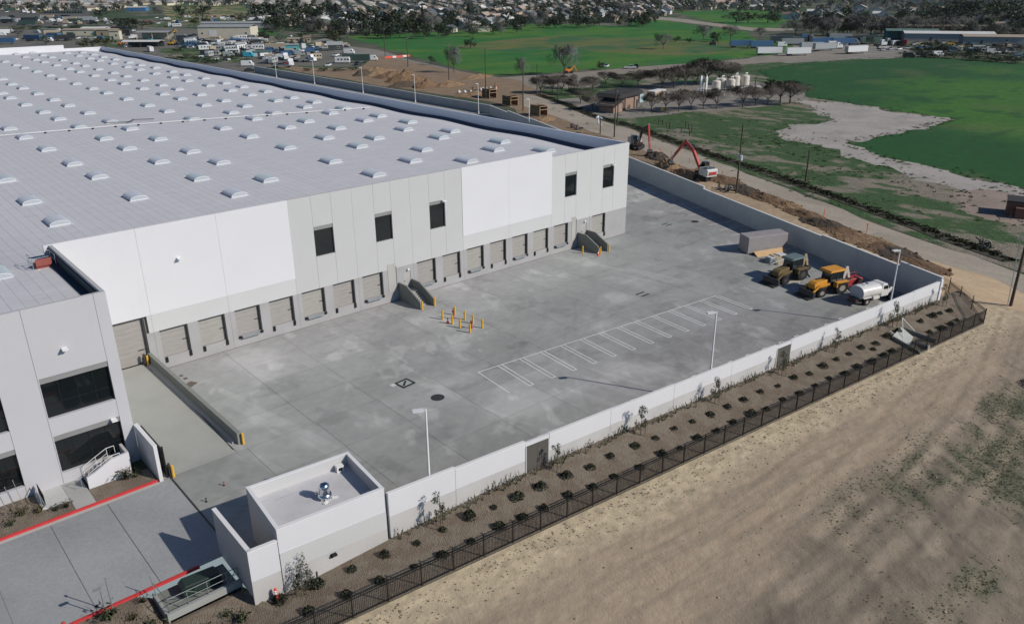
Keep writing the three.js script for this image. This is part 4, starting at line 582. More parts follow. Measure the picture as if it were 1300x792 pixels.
  const hy = thing('hydrant', 'red hydrant top on the lower kerb at the left edge', 'hydrant', [-88.7, 0.05, 32.8]); part(hy, 'barrel', [cyl(0.12, 0.14, 0.6, 0, 0, 0, 12), sph(0.14, 0, 0.62, 0, 1, 0.7, 1)], M_red); part(hy, 'outlet', cyl(0.06, 0.06, 0.42, 0, 0.2, 0, 8, 0, 0, Math.PI / 2), M_red);
  for (const [x, z, h, l] of [[-85.95, 33.0, 2.6, 'slim grey sign post just below the drive kerb, right of its twin'], [-86.4, 33.15, 2.2, 'slim grey post with lamp head below the drive kerb']]) { const s = thing('slim_post', l, 'post', [x, 0, z]); part(s, 'pole', cyl(0.035, 0.035, h, 0, 0, 0, 8), M_galv); part(s, 'plate', box(h < 2.4 ? 0.5 : 0.1, 0.12, 0.16, h < 2.4 ? -0.15 : 0, h, 0), M_galv); }
  // concrete inlet at the far end of the planting strip
  const y0 = 0.35, il = thing('drain_inlet', 'concrete drain inlet with splayed walls and white bar tripods inside the fence', 'drain inlet', [0, 0, 0]), tri = (a, b, c, d) => { const G = new THREE.BufferGeometry(), n = V(0, 1, 0), P = [a, b, c, d], Q = P.map((p) => [p[0], p[1] - 0.15, p[2]]), F = [[0, 1, 2, 3], [7, 6, 5, 4], [4, 5, 1, 0], [5, 6, 2, 1], [6, 7, 3, 2], [7, 4, 0, 3]], A = [...P, ...Q], o = []; for (const f of F) o.push(...A[f[0]], ...A[f[2]], ...A[f[1]], ...A[f[0]], ...A[f[3]], ...A[f[2]]); G.setAttribute('position', new THREE.Float32BufferAttribute(o, 3)); G.computeVertexNormals(); return G; };
  part(il, 'lit_slab', tri([-9.3, y0 + 0.35, 46.7], [-6.5, y0 + 0.65, 46.4], [-6.9, y0 + 0.05, 48.0], [-9.3, y0 - 0.05, 48.6]), mat(C(0.5, 0.52, 0.5), {})); part(il, 'wing_wall', [beam([-6.45, y0 + 0.3, 46.4], [-6.0, 0.15, 50.0], 0.16, 0.75), beam([-9.4, y0 + 0.2, 46.8], [-9.9, -0.05, 50.1], 0.16, 0.7)], mat(C(0.2, 0.21, 0.2), {})); part(il, 'floor', box2(-9.6, -6.3, -0.1, 0.05, 48.2, 50), mat(C(0.2, 0.2, 0.18), {})); part(il, 'pipe', cyl(0.3, 0.3, 1.6, -8, -0.6, 49.4, 14, 0, Math.PI / 2), plain(0.25, 0.25, 0.24));  // slab coloured pale for sunlight, wing walls dark for shade
  part(il, 'bar_tripod', [bar([-8.2, 0.5, 47.5], [-6.5, 2.05, 46.3], 0.04), bar([-6.5, 2.05, 46.3], [-5.9, 0.4, 48.1], 0.04), bar([-8.9, 0.5, 47.6], [-9.6, 1.5, 46.5], 0.03)], M_steelW);
}
// ---------------------------------------------------------------- planting
function leafCloud(n, place, size, seed, tone = [0.6, 1.3], nar = 0.5) { // n two-triangle leaves; place(r) -> [x, y, z]; vertex colours carry leaf tone
  const r = RNG(seed), pos = [], nor = [], col = [];
  for (let i = 0; i < n; i++) {
    const [x, y, z, t] = place(r), s = size * (0.6 + 0.8 * r()), a = V(r() - 0.5, r() - 0.5, r() - 0.5).normalize(), b = V(r() - 0.5, r() - 0.5, r() - 0.5).cross(a).normalize(), c = V(0, 0, 0).crossVectors(a, b).normalize(); if (c.y < 0) c.negate();
    const k = lerp(tone[0], tone[1], t ?? r()), P = [V(x, y, z).addScaledVector(a, -s), V(x, y, z).addScaledVector(b, s * nar), V(x, y, z).addScaledVector(a, s), V(x, y, z).addScaledVector(b, -s * nar)];
    for (const q of [0, 1, 2, 0, 2, 3]) { pos.push(P[q].x, P[q].y, P[q].z); nor.push(c.x, c.y, c.z); col.push(k, k * (0.95 + 0.1 * r()), k); }
  }
  const g = new THREE.BufferGeometry(); g.setAttribute('position', new THREE.Float32BufferAttribute(pos, 3)); g.setAttribute('normal', new THREE.Float32BufferAttribute(nor, 3)); g.setAttribute('color', new THREE.Float32BufferAttribute(col, 3)); return g;
}
const leafM = (r, g, b, tr = 0.0) => new THREE.MeshPhysicalMaterial({ color: C(r, g, b), roughness: 0.85, vertexColors: true, side: THREE.DoubleSide, transmission: tr, thickness: 0 });
const M_shrub = leafM(0.062, 0.078, 0.048), M_twig = plain(0.12, 0.09, 0.06, 0.95), M_sprig = leafM(0.11, 0.15, 0.085);
let i2 = 0;
const cloudPart = (o, n, g, m) => { const k = shadow(new THREE.Mesh(g, m)); k.name = n; o.add(k); return k; };
{
  const protos = [0, 1, 2].map((s) => ({ leaf: leafCloud(420, (r) => { const a = r() * 6.283, q = Math.pow(r(), 0.4), h = r(); return [0.5 * q * Math.cos(a) * (1.1 - 0.4 * h), 0.04 + 0.5 * h * (1.1 - 0.7 * q * q), 0.5 * q * Math.sin(a) * (1.1 - 0.4 * h)]; }, 0.075, 90 + s, [0.5, 1.5], 0.35), stem: join([0, 1, 2, 3].map((k) => bar([0, 0, 0], [0.3 * Math.cos(k * 1.6 + s), 0.35, 0.3 * Math.sin(k * 1.6 + s)], 0.012, 4))) }));
  const L = [[-83.5,33.4],[-82.1,35.5],[-80.4,35.5],[-79.8,37.8],[-79.2,35.9],[-77.3,38.4],[-76.5,40.9],[-74.8,38.9],[-74.0,41.4],[-72.7,37.0],[-72.4,39.4],[-71.7,41.8],[-70.0,39.8],[-69.2,42.2],[-67.7,40.4],[-67.1,42.6],[-65.5,40.5],[-64.7,42.8],[-63.2,40.7],[-62.2,42.9],[-61.2,41.1],[-60.2,43.3],[-59.1,41.4],[-58.3,43.5],[-56.9,41.7],[-55.8,43.6],[-54.4,42.0],[-53.6,44.1],[-52.1,42.4],[-51.3,44.2],[-49.7,42.4],[-48.7,44.7],[-47.0,42.7],[-45.9,44.7],[-44.7,43.0],[-44.0,45.1],[-42.3,43.1],[-41.6,45.1],[-40.1,43.4],[-39.4,45.5],[-37.9,43.7],[-37.1,45.6],[-35.5,43.9],[-34.6,45.8],[-33.3,44.1],[-32.7,46.2],[-30.8,44.3],[-30.0,46.2],[-28.5,44.7],[-27.7,46.6],[-25.8,44.8],[-25.2,46.8],[-23.8,45.3],[-22.8,46.9],[-20.6,47.4],[-21.3,45.4],[-18.3,47.5],[-18.9,45.5],[-16.0,47.9],[-16.7,45.7],[-13.7,48.0],[-14.3,45.8],[-13.5,46.7],[-12.1,48.1],[-12.1,46.3],[-9.5,46.3],[-7.4,46.5],[-4.2,48.6],[-2.0,49.0],[-2.7,46.9],[-0.1,49.2],[-0.1,47.1],[1.5,49.2],[1.4,47.3],[3.1,47.7]], gl = 'low dark shrubs dotted over the mulch strip', lab = 'low dark rounded shrub on the mulch between wall and iron fence';
  L.forEach(([x, z], i) => { const o = thing('shrub', lab, 'shrub', [x, yPlant(x, z), z], R() * 6, gl); const p = protos[i % 3]; cloudPart(o, 'foliage', p.leaf, M_shrub); part(o, 'stem', p.stem, M_twig); const s = rr(0.55, 1.08); o.scale.set(s * rr(0.85, 1.25), s * rr(0.8, 1.2), s); });
  // row of seedlings at the foot of the wall
  const sp = [0, 1, 2].map((s) => leafCloud(90, (r) => { const k = Math.floor(r() * 4), a = k * 1.6 + s, h = r(); return [0.28 * Math.cos(a) * (0.3 + h) + 0.06 * (r() - 0.5), 0.05 + 0.75 * h, 0.22 * Math.sin(a) * (0.3 + h) + 0.06 * (r() - 0.5)]; }, 0.08, 130 + s, [0.6, 1.4], 0.3));
  const st = join([0, 1, 2, 3].map((k) => bar([0, 0, 0], [0.28 * Math.cos(k * 1.6), 0.7, 0.22 * Math.sin(k * 1.6)], 0.01, 4)));
  const g2 = 'seedlings planted along the foot of the street wall', l2 = 'upright young seedling planted at the foot of the street wall';
  for (let i = 0, x = -68.3; x < 3.2; x += rr(0.5, 0.86), i++) { const z = zWall(x) + rr(0.3, 0.75), o = thing('seedling', l2, 'plant', [x, yPlant(x, z), z], R() * 6, g2); cloudPart(o, 'foliage', sp[i % 3], M_sprig); part(o, 'stem', st, M_twig); const s = rr(0.55, 1.15); o.scale.set(s, s * rr(0.8, 1.15), s); }
  // staked young trees
  const tree = (s) => { const r0 = RNG(300 + s), lobes = []; for (let k = 0; k < 9; k++) lobes.push([0.34 * (r0() - 0.5) * 2, 0.7 + 2.2 * (k + 0.5 * r0()) / 9, 0.34 * (r0() - 0.5) * 2, 0.16 + 0.16 * r0()]); return leafCloud(430, (r) => { const q = lobes[Math.floor(r() * 9)], a = r() * 6.283, c = 2 * r() - 1, d = q[3] * Math.cbrt(r()); return [q[0] + d * Math.cos(a) * Math.sqrt(1 - c * c), q[1] + d * c, q[2] + d * Math.sin(a) * Math.sqrt(1 - c * c)]; }, 0.085, 320 + s, [0.5, 1.5], 0.35); };
  const yt = [0, 1, 2].map(tree), ytM = leafM(0.13, 0.15, 0.085);
  const trunk = join([bar([0, 0, 0], [0.05, 1.4, 0.02], 0.035, 6), bar([0.05, 1.4, 0.02], [-0.02, 2.7, 0], 0.025, 6)]), stakes = join([bar([-0.4, -0.1, 0], [-0.4, 1.5, 0], 0.035, 5), bar([0.4, -0.1, 0], [0.4, 1.5, 0], 0.035, 5)]);
  const Lb = ['young staked tree by the wall right of the pump house', 'young staked tree in front of the left dark gate', 'young staked tree by the wall right of the left gate', 'young staked tree below the middle lamp post', 'young staked tree left of the right-hand dark gate', 'young staked tree by the wall just right of the second gate', 'young staked tree by the wall near the drain inlet', 'young staked tree by the wall end at the far corner'];
  [[-65.4, 2.95], [-54.6, 2.6], [-45.5, 3], [-36.1, 2.8], [-26.4, 2.6], [-17.7, 2.75], [-7.0, 3.2], [3.6, 2.8]].forEach(([x, h], i) => { const z = zWall(x) + 1.15, o = thing('young_tree', Lb[i], 'tree', [x, yPlant(x, z) - 0.02, z], R() * 6); cloudPart(o, 'crown', yt[i % 3], ytM); part(o, 'trunk', trunk, M_twig); part(o, 'stake', stakes, plain(0.22, 0.17, 0.11, 0.9)); o.scale.setScalar(h / 2.9); });
  const bu = thing('bush', 'tall leafy bush against the wall beside the red delineator', 'bush', [-75.6, -0.65, 38.7]); cloudPart(bu, 'foliage', leafCloud(1100, (r) => { const k = Math.floor(r() * 6), h = r(), a = k * 1.05; return [0.75 * Math.cos(a) * (1.05 - 0.6 * h) + 0.4 * (r() - 0.5), 0.1 + (1.5 + 0.7 * (k % 3)) * h, 0.5 * Math.sin(a) * (1.05 - 0.6 * h) + 0.3 * (r() - 0.5)]; }, 0.07, 401, [0.5, 1.5], 0.35), leafM(0.085, 0.105, 0.07)); part(bu, 'stem', [0, 1, 2, 3, 4].map((k) => bar([0, 0, 0], [0.5 * Math.cos(k * 1.3), 1.6, 0.4 * Math.sin(k * 1.3)], 0.015, 4)), M_twig);
  { const b2 = thing('bush', 'dark scrubby bush on the dirt at the right picture edge', 'bush', [-8.6, -0.04, 61.3]); cloudPart(b2, 'foliage', leafCloud(900, (r) => { const a = r() * 6.283, q = Math.sqrt(r()), h = r(); return [1.5 * q * Math.cos(a), 0.05 + 0.9 * h * (1.2 - q), 1.9 * q * Math.sin(a)]; }, 0.1, 405, [0.5, 1.5], 0.35), leafM(0.07, 0.085, 0.045)); part(b2, 'stem', [0, 1, 2, 3].map((k) => bar([0, 0, 0], [0.9 * Math.cos(k * 1.7), 0.7, 0.9 * Math.sin(k * 1.7)], 0.03, 4)), M_twig); }
  // grasses and weeds in the beds near the office and below the drive
  const tuft = [0, 1].map((s) => leafCloud(220, (r) => { const a = r() * 6.283, h = r(); return [0.35 * h * Math.cos(a) * r() * 1.6, 0.04 + 0.42 * h, 0.35 * h * Math.sin(a) * r() * 1.6]; }, 0.09, 450 + s, [0.6, 1.5], 0.2));
  const tM = [leafM(0.075, 0.1, 0.04), leafM(0.06, 0.062, 0.036), leafM(0.15, 0.13, 0.05)], tl = 'small grassy tuft in the planting beds by the drive', tg = 'grassy tufts by the drive';
  for (const [x, z] of [[-89.6, 17.4], [-88.0, 18.2], [-86.9, 18.6], [-88.9, 19.0], [-85.9, 19.2], [-85.2, 19.3], [-79.9, 18.6], [-80.6, 18.4], [-88.5, 34], [-86.9, 34.6], [-85.2, 34.4], [-84.4, 36], [-86.2, 36.4], [-83.3, 36.9], [-81.9, 37.6], [-80.4, 37.3], [-84.9, 38.2], [-82.9, 38.8], [-79.9, 38.4], [-87.5, 35.4], [-84.2, 33.4], [-86.4, 33.5]]) { const low = z > 33 ? yPlant(x, z) * sstep(33, 39, z) : 0.14, o = thing('grass_tuft', tl, 'grass', [x, low, z], R() * 6, tg); cloudPart(o, 'blades', tuft[i2 = (i2 + 1) % 2], pick(tM)); part(o, 'root', box(0.06, 0.05, 0.06), M_twig); o.scale.setScalar(rr(0.9, 2.0)); }
  // weeds and clods on the dirt
  const dm = new THREE.Object3D(), scat = (name, g, m, pts) => { const I = new THREE.InstancedMesh(g, m, pts.length); pts.forEach(([x, y, z, s, sy], i) => { dm.position.set(x, y, z); dm.rotation.set(0, R() * 6.28, 0); dm.scale.set(s, s * (sy ?? 1), s); dm.updateMatrix(); I.setMatrixAt(i, dm.matrix); I.setColorAt(i, new THREE.Color().setScalar(rr(0.7, 1.3))); }); I.name = numbered(name); I.userData.kind = 'stuff'; shadow(I); scene.add(I); };
  const weeds = []; for (let i = 0; i < 160000 && weeds.length < 24000; i++) { const x = rr(-62, 28), z = rr(50, 82), d = z - zFence(x), n = fbm(x / 14 + 40, z / 14 + 40, 5), w = fbm(x / 4 + 11, z / 2.5 + 60, 4), far = sstep(8.5, 14.5, d + 9 * (n - 0.5) + 0.09 * (x + 40)), green = sstep(0.43, 0.6, 0.5 * fbm(x / 7 + 3, z / 4 + 3, 4) + 0.25 * w + 0.25 * fbm((x + 0.55 * z) / 0.9 + 13, (z - 0.55 * x) / 4.5 + 77, 4)) * far * sstep(-52, -30, x + 0.6 * (z - 60)); if (R() < green * 0.6 + (d > 0.4 && d < 4 && x > -75 ? 0.02 : 0) + 0.004) weeds.push([x, -0.04, z, rr(0.07, 0.24) * (green > 0.1 ? 1 : 0.7), rr(0.3, 0.7)]); }
  scat('weeds', tuft[1], leafM(0.19, 0.2, 0.115), weeds);
  const bank = []; for (let i = 0; i < 1500; i++) { const x = rr(-84, 4), d = Math.abs(rr(-1, 1) * rr(0, 1)) * 4.2 + 0.6; bank.push([x, -0.04, zFence(x) + d, rr(0.05, 0.22), rr(0.3, 0.8)]); } scat('weeds', tuft[0], leafM(0.17, 0.155, 0.09), bank);
  const clod = new THREE.IcosahedronGeometry(0.1, 0), cl = []; for (let i = 0; i < 14000; i++) { const x = rr(-88, 34), z = zFence(x) + 0.4 + Math.pow(R(), 1.4) * 34; cl.push([x, -0.05, z, rr(0.12, 0.6) * (R() < 0.025 ? 2.6 : 0.8), rr(0.5, 0.9)]); } scat('clods', clod, mat(C(0.34, 0.27, 0.19), { rough: 1 }), cl);
  const ml = []; for (let i = 0; i < 2200; i++) { const x = rr(-86, 8), z = lerp(zWall(x) + 0.3, zFence(x), R()); if (x < -78.5 && z < 36) continue; ml.push([x, yPlant(x, z) + 0.02, z, rr(0.15, 0.6), 0.5]); } scat('mulch_chips', clod, mat(C(0.26, 0.21, 0.155), { rough: 1 }), ml);
}
// ---------------------------------------------------------------- machines and goods parked in the yard corner
const M_tyre = plain(0.016, 0.016, 0.017, 0.95), M_rim = plain(0.35, 0.35, 0.34, 0.5), M_dark = plain(0.04, 0.042, 0.045, 0.6);
const M_orange = mat(C(0.75, 0.34, 0.04), { rough: 0.5, size: 1.5 }), M_glassD = new THREE.MeshPhysicalMaterial({ color: C(0.02, 0.025, 0.028), roughness: 0.08, clearcoat: 0.5 });
function wheel(parent, x, y, z, r, w, rim = M_rim) {
  const t = part(parent, 'wheel', [new THREE.CylinderGeometry(r, r, w, 20).rotateX(Math.PI / 2).translate(x, y, z), new THREE.TorusGeometry(r * 0.92, r * 0.12, 6, 20).translate(x, y, z + w * 0.38), new THREE.TorusGeometry(r * 0.92, r * 0.12, 6, 20).translate(x, y, z - w * 0.38)], M_tyre);
  part(t, 'rim', [new THREE.CylinderGeometry(r * 0.5, r * 0.5, w * 1.06, 14).rotateX(Math.PI / 2).translate(x, y, z)], rim);
}
// tractor loader with a folded digging arm at the rear; +x is forward
function backhoe(label, pos, ry, body, roofM, armM, rim) {
  const t = thing('backhoe_loader', label, 'tractor', pos, ry);
  part(t, 'chassis', [box(3.6, 0.4, 0.8, 0, 0.6, 0), box(0.5, 0.7, 1.6, -1.7, 0.5, 0)], M_dark);
  part(t, 'hood', ext([[0.5, 0], [0.5, 0.85], [1.7, 0.72], [1.95, 0.55], [1.95, 0]], 0.95, true, 0.04).translate(0, 0.95, 0), body);
  part(t, 'fender', [box(1.4, 0.1, 0.5, -0.95, 1.42, 0.85), box(1.4, 0.1, 0.5, -0.95, 1.42, -0.85), box(0.12, 0.5, 0.5, -0.25, 0.95, 0.85), box(0.12, 0.5, 0.5, -0.25, 0.95, -0.85)], body);
  part(t, 'cab_post', [-1, 1].flatMap((s) => [bar([0.3, 1.0, 0.66 * s], [0.15, 2.75, 0.6 * s], 0.045), bar([-1.25, 1.3, 0.66 * s], [-1.2, 2.75, 0.6 * s], 0.045), bar([-0.5, 1.4, 0.66 * s], [-0.5, 2.75, 0.62 * s], 0.035)]), M_dark);
  part(t, 'cab_glass', [box(0.03, 1.2, 1.2, 0.22, 1.5, 0), box(1.3, 1.15, 0.03, -0.5, 1.5, 0.62), box(1.3, 1.15, 0.03, -0.5, 1.5, -0.62)], M_glassD); part(t, 'seat', [box(0.5, 0.5, 0.5, -0.6, 1.1, 0), box(0.12, 0.6, 0.5, -0.85, 1.5, 0)], M_dark);
  part(t, 'roof', ext([[-1.45, 0], [-1.35, 0.14], [0.35, 0.14], [0.5, 0]], 1.6, true, 0.05).translate(0, 2.75, 0), roofM);
  for (const s of [-1, 1]) { wheel(t, -0.95, 0.72, 0.85 * s, 0.72, 0.44, rim); wheel(t, 1.4, 0.52, 0.8 * s, 0.52, 0.34, rim); part(t, 'loader_arm', [beam([0.3, 1.35, 0.62 * s], [1.5, 1.25, 0.62 * s], 0.12, 0.24), beam([1.5, 1.3, 0.62 * s], [2.4, 0.5, 0.62 * s], 0.12, 0.22)], body); }
  part(t, 'bucket', ext([[2.35, 0.1], [2.3, 0.75], [2.55, 0.95], [2.7, 0.9], [2.48, 0.65], [2.55, 0.2], [3.15, 0.12], [3.15, 0.04], [2.5, 0.04]], 2.1), M_dark);
  part(t, 'stabiliser', [-1, 1].map((s) => beam([-1.75, 0.9, 0.6 * s], [-1.95, 0.15, 1.15 * s], 0.12, 0.16)), M_dark);
  part(t, 'boom', [beam([-1.9, 0.9, 0.1], [-2.3, 2.75, 0.1], 0.2, 0.34), beam([-2.3, 2.75, 0.1], [-2.75, 1.15, 0.1], 0.16, 0.26)], armM); part(t, 'boom_ram', [bar([-1.75, 1.2, 0.1], [-2.12, 2.4, 0.1], 0.05), bar([-2.45, 2.6, 0.1], [-2.85, 1.7, 0.1], 0.045)], M_galv); t.scale.set(1.36, 1.06, 1.22); part(t, 'rear_bucket', ext([[-2.6, 1.2], [-3.05, 1.1], [-3.1, 0.7], [-2.75, 0.5], [-2.5, 0.7]], 0.6).translate(0, 0, 0.1), M_dark);
}
backhoe('orange-yellow backhoe loader with yellow cab roof parked in the yard corner', [-0.35, 0, 34.1], Math.PI + -0.28, M_orange, M_orange, plain(0.55, 0.52, 0.48, 0.5), plain(0.3, 0.28, 0.25, 0.6));
backhoe('dark old backhoe with grey canopy roof and tan digging arm, behind the orange one', [0.3, 0, 28.3], Math.PI - 0.15, mat(C(0.17, 0.125, 0.055), { rough: 0.7, size: 1 }), plain(0.14, 0.19, 0.19, 0.6), mat(C(0.36, 0.29, 0.17), { size: 1 }), plain(0.05, 0.05, 0.05));
{
  const t = thing('water_truck', 'white tank truck with rounded tank parked against the wall corner', 'truck', [-1.7, 0, 38.5], -0.27), wm = mat(C(0.8, 0.8, 0.79), { rough: 0.35, size: 3 });
  part(t, 'chassis', [box(6.6, 0.25, 0.8, 3.3, 0.7, 0)], M_dark);
  const prof = []; for (let i = 0; i < 28; i++) { const a = i / 28 * Math.PI * 2; prof.push([1.18 * Math.sign(Math.cos(a)) * Math.pow(Math.abs(Math.cos(a)), 0.75), 0.86 * Math.sign(Math.sin(a)) * Math.pow(Math.abs(Math.sin(a)), 0.85)]); }
  part(t, 'tank', ext(prof, 3.7, false, 0.06).rotateY(Math.PI / 2).translate(0.15, 1.85, 0), wm); part(t, 'tank_end', ext(prof.map((p) => [p[0] * 0.93, p[1] * 0.93]), 0.04, false).rotateY(Math.PI / 2).translate(0.1, 1.85, 0), plain(0.42, 0.5, 0.55, 0.35));
  const hm = part(t, 'tank_hatch', [cyl(0.32, 0.34, 0.16, 1.5, 2.68, 0, 16)], wm); part(hm, 'hatch_lid', [box(0.5, 0.08, 0.3, 1.75, 2.78, 0.05, 0, 0, 0.5)], M_dark);
  part(t, 'cab', ext([[4.1, 0.85], [4.1, 2.5], [4.3, 2.62], [5.0, 2.6], [5.45, 1.9], [5.45, 0.85]], 1.95, true, 0.06), wm); part(t, 'windscreen', [beam([5.05, 2.55, 0], [5.47, 1.92, 0], 1.7, 0.03), box(0.75, 0.5, 0.02, 4.75, 1.9, 1.0), box(0.75, 0.5, 0.02, 4.75, 1.9, -1.0), box(0.02, 0.5, 1.5, 4.08, 1.9, 0)], M_glassD);
  part(t, 'hood', ext([[5.4, 0.8], [5.4, 1.88], [6.4, 1.7], [6.75, 1.4], [6.8, 0.7]], 1.7, true, 0.1), wm); part(t, 'bumper', box(0.2, 0.35, 2.1, 6.85, 0.45, 0), M_galv);
  for (const s of [-1, 1]) { wheel(t, 1.3, 0.5, 0.85 * s, 0.5, 0.5); wheel(t, 6.0, 0.5, 0.85 * s, 0.5, 0.3); part(t, 'fender', box(1.5, 0.12, 0.5, 1.3, 1.05, 0.88 * s), wm); part(t, 'side_box', box(1.2, 0.4, 0.35, 3.1, 0.65, 0.9 * s), wm); part(t, 'mirror', box(0.1, 0.35, 0.2, 5.3, 2.0, 1.15 * s), M_dark); }
  part(t, 'rear_pump', [box(0.5, 0.6, 1.3, -0.25, 0.55, 0), bar([-0.4, 1.1, -0.8], [-0.4, 1.1, 0.8], 0.06), box(0.5, 0.08, 1.8, -0.35, 0.5, 0)], M_dark); t.scale.setScalar(0.86); part(t, 'tail_lamp', [box(0.05, 0.12, 0.3, -0.52, 0.85, 0.7), box(0.05, 0.12, 0.3, -0.52, 0.85, -0.7)], plain(0.4, 0.02, 0.02, 0.3));
}
{
  const t = thing('red_compressor', 'low red machine with dark engine between orange loader and wall', 'machine', [3.3, 0, 35.2], -0.35);
  part(t, 'body', ext([[-1.5, 0.5], [-1.5, 1.1], [-0.3, 1.35], [1.4, 1.35], [1.6, 1.0], [1.6, 0.5]], 1.3, true, 0.05), mat(C(0.42, 0.05, 0.05), { rough: 0.5, size: 1.5 })); part(t, 'engine', [box(0.9, 0.5, 0.9, -0.6, 0.9, 0.1), cyl(0.3, 0.3, 1.2, 0.7, 0.6, 0.55, 12, 0, Math.PI / 2)], M_dark); part(t, 'drawbar', [beam([-1.5, 0.5, 0], [-2.6, 0.4, 0], 0.12, 0.12), beam([-1.6, 1.0, -0.5], [-2.2, 2.0, -0.7], 0.1, 0.1)], M_galv); part(t, 'top_rail', [bar([-1.2, 1.75, -0.6], [1.4, 1.75, -0.6], 0.04), bar([1.4, 1.35, -0.6], [1.4, 1.75, -0.6], 0.04)], plain(0.5, 0.1, 0.06)); for (const s of [-1, 1]) wheel(t, 0.2, 0.4, 0.75 * s, 0.4, 0.25);
  const c = thing('cargo_box', 'large grey covered cargo box with slanted nose by the slanted wall', 'trailer', [5.25, 0, 18.75], -0.445), gm = mat(C(0.36, 0.335, 0.345), { rough: 0.8, size: 2, bump: 0.03, bsize: 1.5 });
  part(c, 'cover', ext([[0.05, 0.15], [0.05, 2.4], [6.35, 2.55], [6.35, 1.5], [5.2, 0.15]], 2.5, false, 0.08).translate(0, 0, -2.5), gm); part(c, 'end_panel', box(0.04, 2.2, 2.4, 0.02, 0.15, -1.25), mat(C(0.14, 0.16, 0.165), { size: 2 })); part(c, 'rib', [0, 1, 2, 3, 4].map((i) => box(0.06, 2.2, 0.05, 0.0, 0.15, -0.15 - i * 0.55)), plain(0.1, 0.11, 0.11)); part(c, 'skid', [box(6, 0.15, 0.2, 2.9, 0, -0.3), box(6, 0.15, 0.2, 2.9, 0, -2.2)], M_dark); part(c, 'roof_patch', box(0.7, 0.02, 0.5, 5.8, 2.55, -0.4), plain(0.5, 0.58, 0.6));
  const s = thing('plywood_fold', 'tan folded plywood sheet standing like a low tent before the cargo box', 'sheet', [5.45, 0, 19.6], -0.3); part(s, 'sheet_panel', box(5.5, 0.04, 1.15, 2.75, 0.24, 0.5, 0, 0.48), mat(C(0.62, 0.42, 0.23), { size: 2 })); part(s, 'rear_panel', box(5.5, 0.04, 0.8, 2.75, 0.24, -0.35, 0, -0.6), mat(C(0.6, 0.4, 0.22), { size: 2 }));
  const b = thing('crate_stack', 'tan and white crates stacked beside the dark old backhoe', 'crate', [6.0, 0, 23.2], -0.4); for (const [x, y, z, w, h, d, cc] of [[0, 0, 0, 2.2, 0.9, 1.2, 0], [-1.3, 0, 0.3, 1.2, 0.7, 1.0, 1], [0.3, 0.9, 0.1, 1.2, 0.12, 1.0, 2], [-1.2, 0.7, 0.2, 1.1, 0.1, 0.9, 2], [1.5, 0, 0.6, 1.2, 0.6, 0.9, 0], [-0.6, 0, 1.3, 1.4, 0.5, 0.7, 0]]) part(b, 'crate', box(w, h, d, x, y, z, cc * 0.1), [mat(C(0.5, 0.42, 0.3), { size: 1 }), plain(0.22, 0.26, 0.27), plain(0.62, 0.63, 0.66)][cc]); part(b, 'loose_pipe', [bar([-2.2, 0.2, 1.5], [-0.2, 0.9, 1.9], 0.06), bar([-2.0, 0.3, 1.0], [-0.5, 0.5, 2.2], 0.05)], M_steelW);
  const p = thing('steel_plate', 'pale flat plate lying on the concrete under the old backhoe', 'sheet', [-0.4, 0.006, 29.6], 0.3); part(p, 'plate', box(2.4, 0.04, 1.2), mat(C(0.5, 0.49, 0.42), { size: 1 })); part(p, 'lifting_eye', box(0.2, 0.06, 0.1, 1.0, 0.04, 0), M_dark);
}
